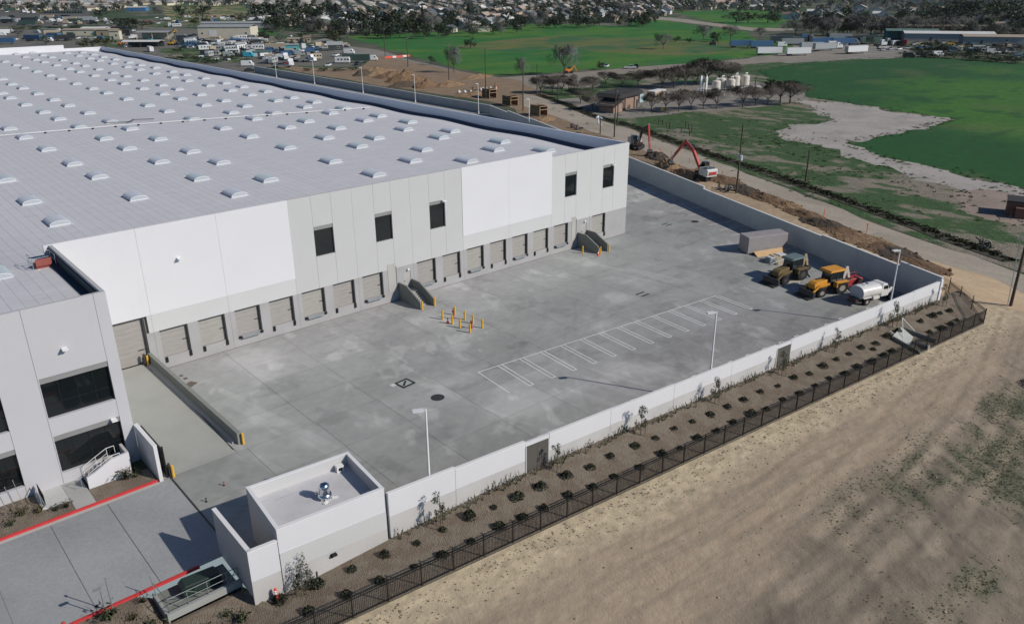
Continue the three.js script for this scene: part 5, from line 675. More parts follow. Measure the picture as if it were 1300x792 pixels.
// ---------------------------------------------------------------- excavators beyond the wall
function excavator(label, pos, turn, swing, reach, redTop) {
  const t = thing('excavator', label, 'excavator', pos, turn), red = mat(C(0.5, 0.035, 0.03), { rough: 0.5, size: 1.5 }), dk = plain(0.045, 0.02, 0.02, 0.6), wt = mat(C(0.66, 0.66, 0.66), { rough: 0.5, size: 2 });
  const tr = ext([[-1.9, 0.35], [-1.6, 0.0], [1.6, 0], [1.9, 0.35], [1.9, 0.6], [1.6, 0.9], [-1.6, 0.9], [-1.9, 0.6]], 0.55, true, 0.04); for (const s of [-1, 1]) { const k = part(t, 'track', tr.clone().translate(0, 0, 1.15 * s), M_tyre); part(k, 'roller', [-1.2, -0.4, 0.4, 1.2].map((x) => new THREE.CylinderGeometry(0.22, 0.22, 0.6, 10).rotateX(Math.PI / 2).translate(x, 0.45, 1.15 * s)), M_dark); }
  part(t, 'undercarriage', [box(2.0, 0.4, 1.8, 0, 0.5, 0), cyl(0.7, 0.7, 0.2, 0, 0.9, 0, 16)], M_dark);
  const S = (g) => g.rotateY(swing);
  part(t, 'engine_deck', S(ext([[-2.3, 0], [-2.5, 0.4], [-2.5, 1.1], [-2.3, 1.3], [0.1, 1.3], [0.1, 0]], 2.5, true, 0.06).translate(0, 1.12, 0)), wt); part(t, 'deck_cover', S(join([box(2.0, 0.06, 2.3, -1.2, 2.44, 0), box(0.5, 0.3, 0.6, -1.5, 2.48, -0.6), bar([-1.9, 2.4, 0.7], [-1.9, 3.0, 0.7], 0.06)])), plain(0.1, 0.13, 0.15, 0.6)); part(t, 'red_stripe', S(box2(-2.63, -2.57, 1.45, 1.95, -0.9, 0.9)), red);
  part(t, 'counterweight_step', S(box2(-2.4, -1.4, 1.0, 1.14, -1.2, 1.2)), plain(0.6, 0.6, 0.52));
  part(t, 'front_deck', S(box(1.5, 0.5, 2.4, 0.7, 1.12, 0)), dk); part(t, 'cab', S(ext([[0.1, 0], [0.1, 1.75], [1.2, 1.75], [1.5, 0.9], [1.5, 0]], 1.0, true, 0.05).translate(0, 1.5, 0.72)), M_glassD);
  const fr = []; for (const z of [0.24, 1.2]) fr.push(beam([0.1, 1.5, z], [0.1, 3.25, z], 0.09, 0.09), beam([0.1, 3.25, z], [1.2, 3.25, z], 0.09, 0.09), beam([1.2, 3.25, z], [1.52, 2.4, z], 0.09, 0.09), beam([1.52, 2.4, z], [1.52, 1.5, z], 0.09, 0.09)); part(t, 'cab_frame', fr.map(S), plain(0.1, 0.1, 0.105));
  const [e, k, b] = reach, z = -0.35; // elbow of the boom, boom head, bucket
  part(t, 'boom', [beam([0.7, 1.7, z], [e[0], e[1], z], 0.42, 0.62), beam([e[0] - 0.05, e[1], z], [k[0], k[1], z], 0.4, 0.55), sph(0.36, e[0], e[1], z, 1, 1, 0.6)].map(S), redTop ? dk : red); part(t, 'boom_side', [beam([1.0, 2.1, z - 0.23], [e[0] * 0.98, e[1] * 0.98, z - 0.23], 0.06, 0.4)].map(S), red);
  part(t, 'stick', [beam([k[0] - 0.1, k[1] + 0.35, z], [b[0], b[1] + 0.5, z], 0.34, 0.45)].map(S), red); part(t, 'ram', [bar([1.4, 1.6, z + 0.3], [e[0] * 0.75, e[1] * 0.78, z + 0.3], 0.09), bar([e[0], e[1] + 0.5, z], [k[0] + 0.1, k[1] + 0.6, z], 0.08)].map(S), M_galv); part(t, 'stick_tip', S(beam([lerp(k[0], b[0], 0.72), lerp(k[1], b[1], 0.68) + 0.35, z], [b[0], b[1] + 0.4, z], 0.36, 0.34)), plain(0.55, 0.5, 0.5));
  part(t, 'bucket', S(ext([[0, 0.6], [0.35, 0.5], [0.45, 0.05], [0.1, -0.5], [-0.5, -0.6], [-0.75, -0.25], [-0.45, -0.3], [-0.05, -0.05]], 1.1).translate(b[0], b[1], z)), M_dark);
}
excavator('red excavator with white counterweight, boom raised over the road side', [39.0, 0, -13.9], 0.2, 1.1, [[3.3, 5.0], [6.0, 6.4], [10.6, 1.5]], false);
excavator('red excavator further back, arm bent sharply down into the dirt', [52.6, 0, -43.2], 0.3, -2.4, [[3.0, 5.0], [6.8, 6.3], [8.3, 0.9]], true);
// ---------------------------------------------------------------- dirt heaps, trench, stakes, timber crates along the works
{
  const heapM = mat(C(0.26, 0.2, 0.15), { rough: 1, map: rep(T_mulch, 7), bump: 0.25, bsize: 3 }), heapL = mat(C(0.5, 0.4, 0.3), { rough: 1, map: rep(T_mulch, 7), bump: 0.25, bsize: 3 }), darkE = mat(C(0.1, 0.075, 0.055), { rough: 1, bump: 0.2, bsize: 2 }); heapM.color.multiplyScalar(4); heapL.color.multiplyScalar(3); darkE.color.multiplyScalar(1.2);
  const heap = (label, x, z, rx, rz, h, ry, m, seed) => { const t = thing('dirt_heap', label, 'dirt heap', [x, -0.06, z], ry); const n = 26, pos = [], P = (i, j) => { const u = i / n * 2 - 1, v = j / n * 2 - 1, d = Math.max(0, 1 - Math.pow(u * u + v * v, 0.8)); const f = fbm(u * 3 + seed, v * 3 + seed * 1.7, 4); return [u * rx, h * d * (0.3 + 1.1 * f) + (d > 0 ? 0.22 * h * (fbm(u * 7 + seed, v * 7, 3) - 0.45) : -0.1), v * rz]; }; for (let i = 0; i < n; i++) for (let j = 0; j < n; j++) { const a = P(i, j), b = P(i + 1, j), c = P(i + 1, j + 1), d = P(i, j + 1); pos.push(...a, ...d, ...b, ...b, ...d, ...c); } const g = new THREE.BufferGeometry(); g.setAttribute('position', new THREE.Float32BufferAttribute(pos, 3)); g.computeVertexNormals(); part(t, 'mound', metreUV(g), m); const cl = []; for (let k = 0; k < 14; k++) { const a = R() * 6.28, q = rr(0.7, 1.1); cl.push(new THREE.IcosahedronGeometry(rr(0.12, 0.3), 0).translate(rx * q * Math.cos(a), 0.15, rz * q * Math.sin(a))); } part(t, 'loose_clods', cl, m, { kind: 'stuff' }); };
  const H = [["broad tan dirt heap by the far road end, left of the others",98.3,-227.3,14,7,2.0,0.6,1],["dark dirt heap beside the fourth far-wall lamp",89.6,-223.2,6,4,2.6,0.2,2],["brown dirt heap between the two left far-wall lamps",94.6,-210.2,9,6,2.4,0.4,0],["steep dirt heap above the dark trench",89.8,-192.2,9,5,4.2,-0.2,0],["mound painted dark for the shaded trench hole behind the far wall",79.1,-178.6,7,2.6,2.2,-0.2,2],["brown heap at right end of the trench pit",85.0,-173.0,6,4,3.0,0.3,0],["pale sandy heap around the timber beam shoring",94.2,-170.6,8,5,1.6,0.3,1],["pale flattened sand heap in front of the orange drum",84.1,-143.8,8,5,1.0,0.2,1],["tan heap on the verge beyond the timber crates",117.9,-183.6,10,4,1.2,0.3,1],["sandy bank between wall and the first timber crate",65.4,-88.3,6,3,1.0,0.4,1],["dark rubble mound under the further excavator arm",49.2,-34.0,4.5,2.6,1.5,0.9,2],["pale dirt mound between the two excavators",43.8,-26.7,4,2.4,1.6,0.9,1],["pale dirt ridge running beside the nearer excavator tracks",39.6,-18.5,6,1.6,1.2,1.2,1]];  // trench pit mound takes a dark colour in place of the hole's shade
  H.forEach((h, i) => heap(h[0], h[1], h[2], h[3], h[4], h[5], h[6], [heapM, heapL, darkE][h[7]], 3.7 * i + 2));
  // long ridge of spoil just outside the slanted wall
  const RL = ['nearest the yard corner', 'second from the yard corner', 'behind the water truck', 'behind the orange loader', 'beside the first orange stake', 'behind the dark scrap', 'behind the cargo box', 'left of the cargo box', 'near the short pole across the road', 'by the transformer pole', 'at the tracks of the nearer excavator', 'under the nearer excavator arm'];
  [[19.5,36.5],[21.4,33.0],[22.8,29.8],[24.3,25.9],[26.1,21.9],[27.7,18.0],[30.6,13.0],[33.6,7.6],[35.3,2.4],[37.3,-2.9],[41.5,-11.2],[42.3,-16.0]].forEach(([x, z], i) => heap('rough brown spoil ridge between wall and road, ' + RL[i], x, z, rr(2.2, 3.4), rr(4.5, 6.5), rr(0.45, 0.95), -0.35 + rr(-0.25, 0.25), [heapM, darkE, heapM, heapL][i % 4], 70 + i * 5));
  // survey stakes
  const so = plain(0.75, 0.16, 0.05, 0.6), sg = 'orange survey stakes along the road edge', sl = 'thin orange survey stake at the road edge', st = thing('survey_stake', sl, 'stake', [32.0, 0, 15.7], 0, sg); part(st, 'stake', box(0.09, 1.2, 0.09), so); part(st, 'flag', box(0.24, 0.14, 0.05, 0.1, 1.02, 0), so);
  for (const [x, z] of [[28.5, 24.9], [52.3, -35.7], [51.2, -31.7], [48.7, -24.8], [43.1, -12.5]]) copy(st, 'survey_stake', [x, 0, z], R() * 3, sl, sg, rr(0.9, 1.2));
  // timber crates open to the road
  const wd = [C(0.2, 0.145, 0.09), C(0.25, 0.18, 0.11), C(0.17, 0.12, 0.078)].map((c) => mat(c, { rough: 0.95, size: 1.5 })), wl = mat(C(0.45, 0.33, 0.2), { rough: 0.9, size: 1 }), wr = mat(C(0.3, 0.13, 0.07), { size: 1 });
  const crate = (label, x, z, ry) => { const t = thing('timber_crate', label, 'crate', [x, 0, z], ry); const L = 4.6, W = 2.9, H = 2.9; for (let i = 0; i < 10; i++) { const y = 0.05 + i * 0.285; part(t, 'plank', box2(-W / 2, -W / 2 + 0.06, y, y + 0.275, -L / 2, L / 2), pick(wd)); part(t, 'plank', box2(W / 2 - 0.06, W / 2, y, y + 0.275, -L / 2, L / 2), i % 3 ? wr : pick(wd)); part(t, 'plank', box2(-W / 2 + 0.07, W / 2 - 0.07, y, y + 0.275, -L / 2, -L / 2 + 0.06), pick(wd)); } part(t, 'plank', [0, 1, 2, 3].map((i) => box2(-W / 2, W / 2, H - 0.0, H + 0.06, -L / 2 + i * 0.7, -L / 2 + i * 0.7 + 0.62)), wd[1]); part(t, 'open_frame', [box(0.14, H, 0.14, -W / 2 + 0.07, 0, L / 2 + 0.08), box(0.14, H, 0.14, W / 2 - 0.07, 0, L / 2 + 0.08), box(W, 0.16, 0.14, 0, H - 0.16, L / 2 + 0.08), box(W, 0.14, 0.12, 0, H * 0.62, L / 2 + 0.08)], wl); };
  crate('brown timber crate with open front, nearest to camera of three', 70.0, -95.2, -0.12); crate('brown timber crate with open front, middle of three', 77.2, -116.2, -0.12); crate('brown timber crate with open front, farthest and beside a tall pole', 83.4, -134, -0.12);
  const sh = thing('shoring_wall', 'dark timber beam shoring across the dirt trench', 'shoring', [96, 0, -152], 0.25); part(sh, 'beam', [box(14, 0.6, 0.3, 0, 1.0, 0)], wd[2]); part(sh, 'post', [box(0.3, 1.4, 0.3, -6.8, 0, 0), box(0.3, 1.4, 0.3, 6.5, 0, 0)], wd[0]);
  // pipe fittings and scrap on the road side
  const scrap = (label, x, z, s, seed) => { const r = RNG(seed), t = thing('scrap_pile', label, 'scrap', [x, 0, z], r() * 3); const a = [], b = []; for (let i = 0; i < 12; i++) (i % 3 ? a : b).push(i % 2 ? new THREE.TorusGeometry(0.3 + 0.25 * r(), 0.1, 6, 12).rotateY(r() * 3).translate((r() - 0.5) * s, 0.3 + r() * 0.3, (r() - 0.5) * s * 0.7) : bar([(r() - 0.5) * s, 0.15, (r() - 0.5) * s], [(r() - 0.5) * s, 0.7 * r() + 0.15, (r() - 0.5) * s], 0.12)); part(t, 'dark_fitting', a, M_dark); part(t, 'pale_fitting', b, mat(C(0.36, 0.32, 0.28), { size: 1 })); };
  scrap('heap of dark pipe fittings by the pole behind the wall step', 35.2, -5.6, 4, 11); scrap('dark tangled scrap just outside the wall behind the cargo box', 15.5, 22.6, 5, 12); scrap('white and dark debris on the ditch edge by the roadside', 34.5, 39.5, 2.6, 13); scrap('dark machine parts left on the dirt near the first timber crate', 62, -72, 4, 14);
  // plastic barriers, drums and sacks
  const bar1 = (label, cat, x, z, ry, m, nm) => { const t = thing(nm, label, cat, [x, 0, z], ry); if (nm === 'drum') { part(t, 'body', cyl(0.34, 0.38, 1.1, 0, 0.1, 0, 14), m); part(t, 'band', [cyl(0.365, 0.37, 0.16, 0, 0.75, 0, 14), cyl(0.385, 0.39, 0.16, 0, 0.35, 0, 14)], plain(0.85, 0.85, 0.85)); } else if (nm === 'sack') { part(t, 'sack', sph(0.6, 0, 0.5, 0, 1, 0.9, 0.9), m); part(t, 'tie', cyl(0.1, 0.22, 0.25, 0, 0.95, 0, 8), m); } else { part(t, 'body', ext([[-0.35, 0], [-0.3, 0.3], [-0.12, 0.9], [0.12, 0.9], [0.3, 0.3], [0.35, 0]], 2.4), m); part(t, 'cap', box(0.14, 0.06, 2.2, 0, 0.9, 0), m); } return t; };
  const rp = plain(0.72, 0.1, 0.05, 0.5), wp = plain(0.75, 0.75, 0.75, 0.5), gB = 'red and white plastic barriers across the far road end';
  const B0 = [[137.8,-280.2],[139.8,-280.2],[141.9,-280.3],[144.0,-280.3],[146.2,-280.4],[148.3,-280.4],[150.4,-280.4]]; B0.forEach(([x, z], i) => { const w = i % 3 === 2; const t = bar1(w ? 'white plastic road barrier in the line across the far road end' : 'red plastic road barrier in the line across the far road end', 'barrier', x, z, 1.2, w ? wp : rp, 'road_barrier'); t.userData.group = w ? 'white barriers across the far road end' : 'red barriers across the far road end'; });
  bar1('orange drum beside sacks near the farthest timber crate', 'drum', 88, -143, 0, plain(0.8, 0.22, 0.04, 0.5), 'drum'); bar1('orange and white drum at end of a row of white sacks', 'drum', 98.5, -148.5, 0, plain(0.75, 0.25, 0.08, 0.5), 'drum');
  for (const [x, z] of [[92, -149], [93.4, -149.6], [94.8, -149.2], [96.4, -149], [85.5, -146.5], [84, -148], [82.6, -149.5]]) bar1('white bulk sack standing in a row on the dirt by the orange drums', 'sack', x, z, R(), plain(0.68, 0.68, 0.66, 0.8), 'sack').userData.group = 'white sacks by the orange drums';
}
// ---------------------------------------------------------------- poles along the road
{
  const wood = mat(C(0.085, 0.065, 0.05), { rough: 0.95, size: 1 });
  const pole = (label, x, z, h, o = {}) => { const t = thing('utility_pole', label, 'utility pole', [x, 0, z], o.ry ?? 0.3); part(t, 'pole', cyl(0.12, 0.19, h, 0, 0, 0, 10, 0, 0, o.lean ?? 0), wood); if (o.arm) { part(t, 'crossarm', [box(2.6, 0.14, 0.12, 0, h - 0.9, 0.14)], wood); part(t, 'insulator', [-1.2, -0.7, 0.7, 1.2].map((q) => cyl(0.05, 0.06, 0.2, q, h - 0.76, 0.14, 6)), plain(0.5, 0.5, 0.5)); } if (o.boxes) { const q = part(t, 'transformer', [cyl(0.3, 0.3, 0.9, -1.0, o.boxes, 0, 12), cyl(0.26, 0.26, 0.8, 0.75, o.boxes + 0.05, 0, 12)], plain(0.5, 0.55, 0.56)); part(t, 'bracket', beam([-1.3, o.boxes - 0.05, 0], [1.3, o.boxes - 0.05, 0], 0.1, 0.12), wood); } else if (!o.arm) part(t, 'cable_guard', cyl(0.05, 0.05, h * 0.4, 0.16, 0, 0, 6), wood); return t; };
  const PL = [["tall dark pole with grey guard at the right picture edge by the fence",11.96,51.34,12.2,{"lean":-0.0}],["pole carrying transformers beside the nearer excavator",34.39,-3.15,12.5,{"boxes":6.3,"ry":0.8}],["short dark pole on the grass beyond the ditch",51.62,0.84,6.3,{}],["tall pole with crossarm in front of the brick building",60.05,-56.7,11.9,{"arm":1,"ry":0.9}],["tall pole at the nearest timber crate beside the lamp",72.9,-105.3,14.1,{}],["tall pole at the farthest timber crate",81.1,-133,16,{}],["tall pole with crossarm near the timber shoring",101.7,-180.7,14,{"arm":1,"ry":0.5}],["pole with crossarm beside the red road barriers",121,-237,13,{"arm":1,"ry":0.5}],["pole with crossarm at the far end of red barriers",142,-288.3,14.1,{"arm":1,"ry":0.5}],["thin pole with forked top between the crates and bare trees",98.7,-127.0,10.3,{}],["short dark pole at the pruned trees by the bend",90.8,-108.8,6.6,{}],["second pole close behind the tall crossarm pole",72.7,-67.1,7.0,{}],["leaning tall pole among bare trees by the salvage lot",457.3,-181.9,12.6,{}],["thin pole standing in the right field near the tanks",154.9,-78.7,5.7,{}]]; PL.forEach((p) => pole(p[0], p[1], p[2], p[3], p[4]));
  const gs = thing('guy_post', 'slim grey steel post leaning beside the near right pole', 'post', [11.3, 0, 51.2]); part(gs, 'tube', bar([0, 0, 0], [0.35, 9.2, -0.5], 0.05, 6), M_galv); part(gs, 'clamp', box(0.2, 0.2, 0.2, 0.2, 5, -0.3), M_galv);
  // fence posts left of the ditch and a white steel stand by the road
  const fp = 'weathered timber fence post on the grass behind the ditch', fg = 'timber fence posts on the grass behind the ditch', f0 = thing('fence_post', fp, 'post', [84, 0, -62], 0, fg); part(f0, 'post', box(0.22, 1.6, 0.22), wood); part(f0, 'cap', box(0.24, 0.05, 0.24, 0, 1.6, 0), wood);
  for (const [x, z] of [[82.5, -59.5], [81, -57], [79.5, -54.8], [84, -53], [82, -50.5], [80, -48], [77.6, -49.5], [75.7, -45.4]]) copy(f0, 'fence_post', [x, 0, z], R() * 3, fp, fg, rr(0.8, 1.2));
  const ws = thing('white_stand', 'white steel standpipe bend beside the road and ditch', 'pipe', [72.2, 0, -73.6], 0.4); part(ws, 'pipe', [bar([0, 0, 0], [0, 1.9, 0], 0.16, 10), bar([0, 1.9, 0], [-1.4, 1.9, 0], 0.16, 10), sph(0.18, 0, 1.9, 0), bar([-1.4, 1.9, 0], [-1.4, 1.5, 0], 0.17, 10)], plain(0.8, 0.8, 0.8)); part(ws, 'base', box(0.6, 0.1, 0.6), M_galv);
  const sp = thing('sign_post', 'dark post carrying a tilted silver panel near the white standpipe', 'post', [60.69, 0, -62.1], 0.5); part(sp, 'post', cyl(0.12, 0.15, 3.9, 0, 0, 0, 8), wood); part(sp, 'panel', box(1.4, 0.06, 0.9, 0.3, 4.0, 0, 0, 0.5), plain(0.45, 0.52, 0.55, 0.2, 0.4)); part(sp, 'meter_box', box(0.45, 0.6, 0.3, 0.1, 2.1, 0.15), plain(0.6, 0.6, 0.58));
  // dark growth in the roadside ditch
  const dl = [[100.1,-128.4],[91.9,-107.8],[79.7,-82.4],[75.0,-63.2],[66.0,-42.6],[59.0,-26.0],[53.5,-9.6],[45.6,8.7],[39.6,23.2],[34.4,34.0],[30.1,45.1]], dm = new THREE.Object3D(), pts = []; for (let i = 0; i + 1 < dl.length; i++) { const a = dl[i], b = dl[i + 1], L = Math.hypot(a[0] - b[0], a[1] - b[1]); for (let k = 0; k < L * 8; k++) { const t = R(), w = (R() + R() - 1) * 1.8 + 0.7; pts.push([lerp(a[0], b[0], t) + w * 0.93, 0, lerp(a[1], b[1], t) + w * 0.36, rr(0.5, 1.25)]); } }
  const cl = leafCloud(26, (r) => [(r() - 0.5) * 0.9, r() * 0.3, (r() - 0.5) * 0.9], 0.17, 610), I = new THREE.InstancedMesh(cl, leafM(0.05, 0.056, 0.03), pts.length); pts.forEach((p, i) => { dm.position.set(p[0], p[1], p[2]); dm.rotation.set(0, R() * 6, 0); dm.scale.set(p[3], p[3] * 0.55, p[3]); dm.updateMatrix(); I.setMatrixAt(i, dm.matrix); I.setColorAt(i, new THREE.Color().setScalar(rr(0.6, 1.6))); }); I.name = 'ditch_growth'; I.userData.kind = 'stuff'; shadow(I); scene.add(I);
  const dg = []; for (let i = 0; i + 1 < dl.length; i++) dg.push(beam([dl[i][0], -0.02, dl[i][1]], [dl[i + 1][0], -0.02, dl[i + 1][1]], 2.6, 0.06)); struct('ditch', join(dg), mat(C(0.085, 0.08, 0.058), { rough: 1, bump: 0.15, bsize: 2 }));
}
// ---------------------------------------------------------------- trees
const crownShape = (kind, seed) => {
  const r0 = RNG(seed), lobes = []; const n = kind === 'tall' ? 9 : 12;
  for (let k = 0; k < n; k++) { const a = r0() * 6.283, h = r0(), q = (kind === 'tall' ? 0.16 : 0.34) * Math.sqrt(r0()); lobes.push(kind === 'flat' ? [0.5 * Math.sqrt(r0()) * Math.cos(a), 0.62 + 0.2 * h, 0.5 * Math.sqrt(r0()) * Math.sin(a), 0.17 + 0.07 * r0(), r0()] : [q * Math.cos(a) * 1.25, 0.3 + 0.56 * h, q * Math.sin(a) * 1.25, (kind === 'tall' ? 0.14 : 0.2) * (1.15 - 0.55 * h) + 0.05 * r0(), r0()]); }
  return (r) => { const q = lobes[Math.floor(r() * n)], a = r() * 6.283, c = 2 * r() - 1, d = q[3] * Math.pow(r(), 0.28), s = Math.sqrt(1 - c * c); return [q[0] + d * s * Math.cos(a), q[1] + d * c * 0.85, q[2] + d * s * Math.sin(a), clamp(0.7 * q[4] + 0.3 * r())]; };
};
const branchy = (seed, n) => { // trunk with limbs and twigs for bare trees, unit height
  const r = RNG(seed), out = [bar([0, 0, 0], [0.01, 0.3, 0], 0.022, 5, 0.016)], tips = [[0.01, 0.3, 0]];
  for (let i = 0; i < 7; i++) { const a = i * 0.9 + r(), p = [0.26 * Math.cos(a) * (0.5 + r()), 0.55 + 0.3 * r(), 0.26 * Math.sin(a) * (0.5 + r())]; out.push(bar([0.01, 0.26, 0], p, 0.011, 4, 0.005)); for (let k = 0; k < n; k++) { const b = r() * 6.283, f = r(), s = [lerp(0.01, p[0], f), lerp(0.28, p[1], f), lerp(0, p[2], f)]; out.push(bar(s, [s[0] + 0.17 * Math.cos(b), s[1] + 0.05 + 0.16 * r(), s[2] + 0.17 * Math.sin(b)], 0.005, 3, 0.002)); } }
  return join(out);
};
const twigCloud = (seed, kind, n, sz) => { const r0 = RNG(seed), pl = crownShape(kind, seed), r = RNG(seed + 5), pos = [], nor = [], col = []; for (let i = 0; i < n; i++) { const [x, y, z, t] = pl(r), L = sz * (0.5 + r()), d = V(x * 1.6 + (r0() - 0.5), 0.25 + r0() * 0.7, z * 1.6 + (r0() - 0.5)).normalize(), s = V(-d.z, 0.2, d.x).normalize().multiplyScalar(sz * 0.085), a = V(x, y, z), b = a.clone().addScaledVector(d, L), k = 0.6 + 0.8 * t; for (const p of [a.clone().add(s), a.clone().sub(s), b]) { pos.push(p.x, p.y, p.z); nor.push(s.x * 5, 0.6, s.z * 5); col.push(k, k, k); } } const g = new THREE.BufferGeometry(); g.setAttribute('position', new THREE.Float32BufferAttribute(pos, 3)); g.setAttribute('normal', new THREE.Float32BufferAttribute(nor, 3)); g.setAttribute('color', new THREE.Float32BufferAttribute(col, 3)); return g; };
const M_bark = plain(0.085, 0.068, 0.055, 0.95);
const trunkG = join([bar([0, 0, 0], [0.01, 0.35, 0], 0.028, 6, 0.02), ...[0, 1, 2, 3].map((k) => bar([0.01, 0.33, 0], [0.2 * Math.cos(k * 1.6), 0.62, 0.2 * Math.sin(k * 1.6)], 0.013, 4, 0.006))]);
const TREE = {};
const kinds = { d: ['round', [0.07, 0.098, 0.06], 620, 0.05], g: ['round', [0.045, 0.07, 0.028], 560, 0.05], o: ['round', [0.075, 0.08, 0.028], 560, 0.048], e: ['tall', [0.025, 0.034, 0.022], 420, 0.045], r: ['round', [0.07, 0.05, 0.035], 420, 0.05] };
for (const [k, [sh, c, n, s]] of Object.entries(kinds)) TREE[k] = [0, 1, 2].map((i) => ({ g: leafCloud(n, crownShape(sh, 900 + 31 * i + k.charCodeAt(0)), s, 700 + i, [0.45, 1.6]), m: leafM(...c), t: trunkG }));
const bareM = new THREE.MeshStandardMaterial({ color: C(0.2, 0.222, 0.235), roughness: 1, vertexColors: true, side: THREE.DoubleSide }), prunM = new THREE.MeshStandardMaterial({ color: C(0.19, 0.18, 0.172), roughness: 1, vertexColors: true, side: THREE.DoubleSide });
TREE.b = [0, 1, 2].map((i) => ({ g: twigCloud(1100 + i * 7, 'round', 1500, 0.1), m: bareM, t: branchy(1200 + i, 7) }));
TREE.p = [0, 1, 2].map((i) => ({ g: twigCloud(1300 + i * 7, 'flat', 2200, 0.1), m: prunM, t: branchy(1250 + i, 4) }));
function tree(kind, name, label, group, x, z, h, w) { const p = pick(TREE[kind]), o = thing(name, label, 'tree', [x, -0.08, z], R() * 6.28, group); cloudPart(o, 'crown', p.g, p.m); part(o, 'trunk', p.t, M_bark); o.scale.set(w, h, w); return o; }
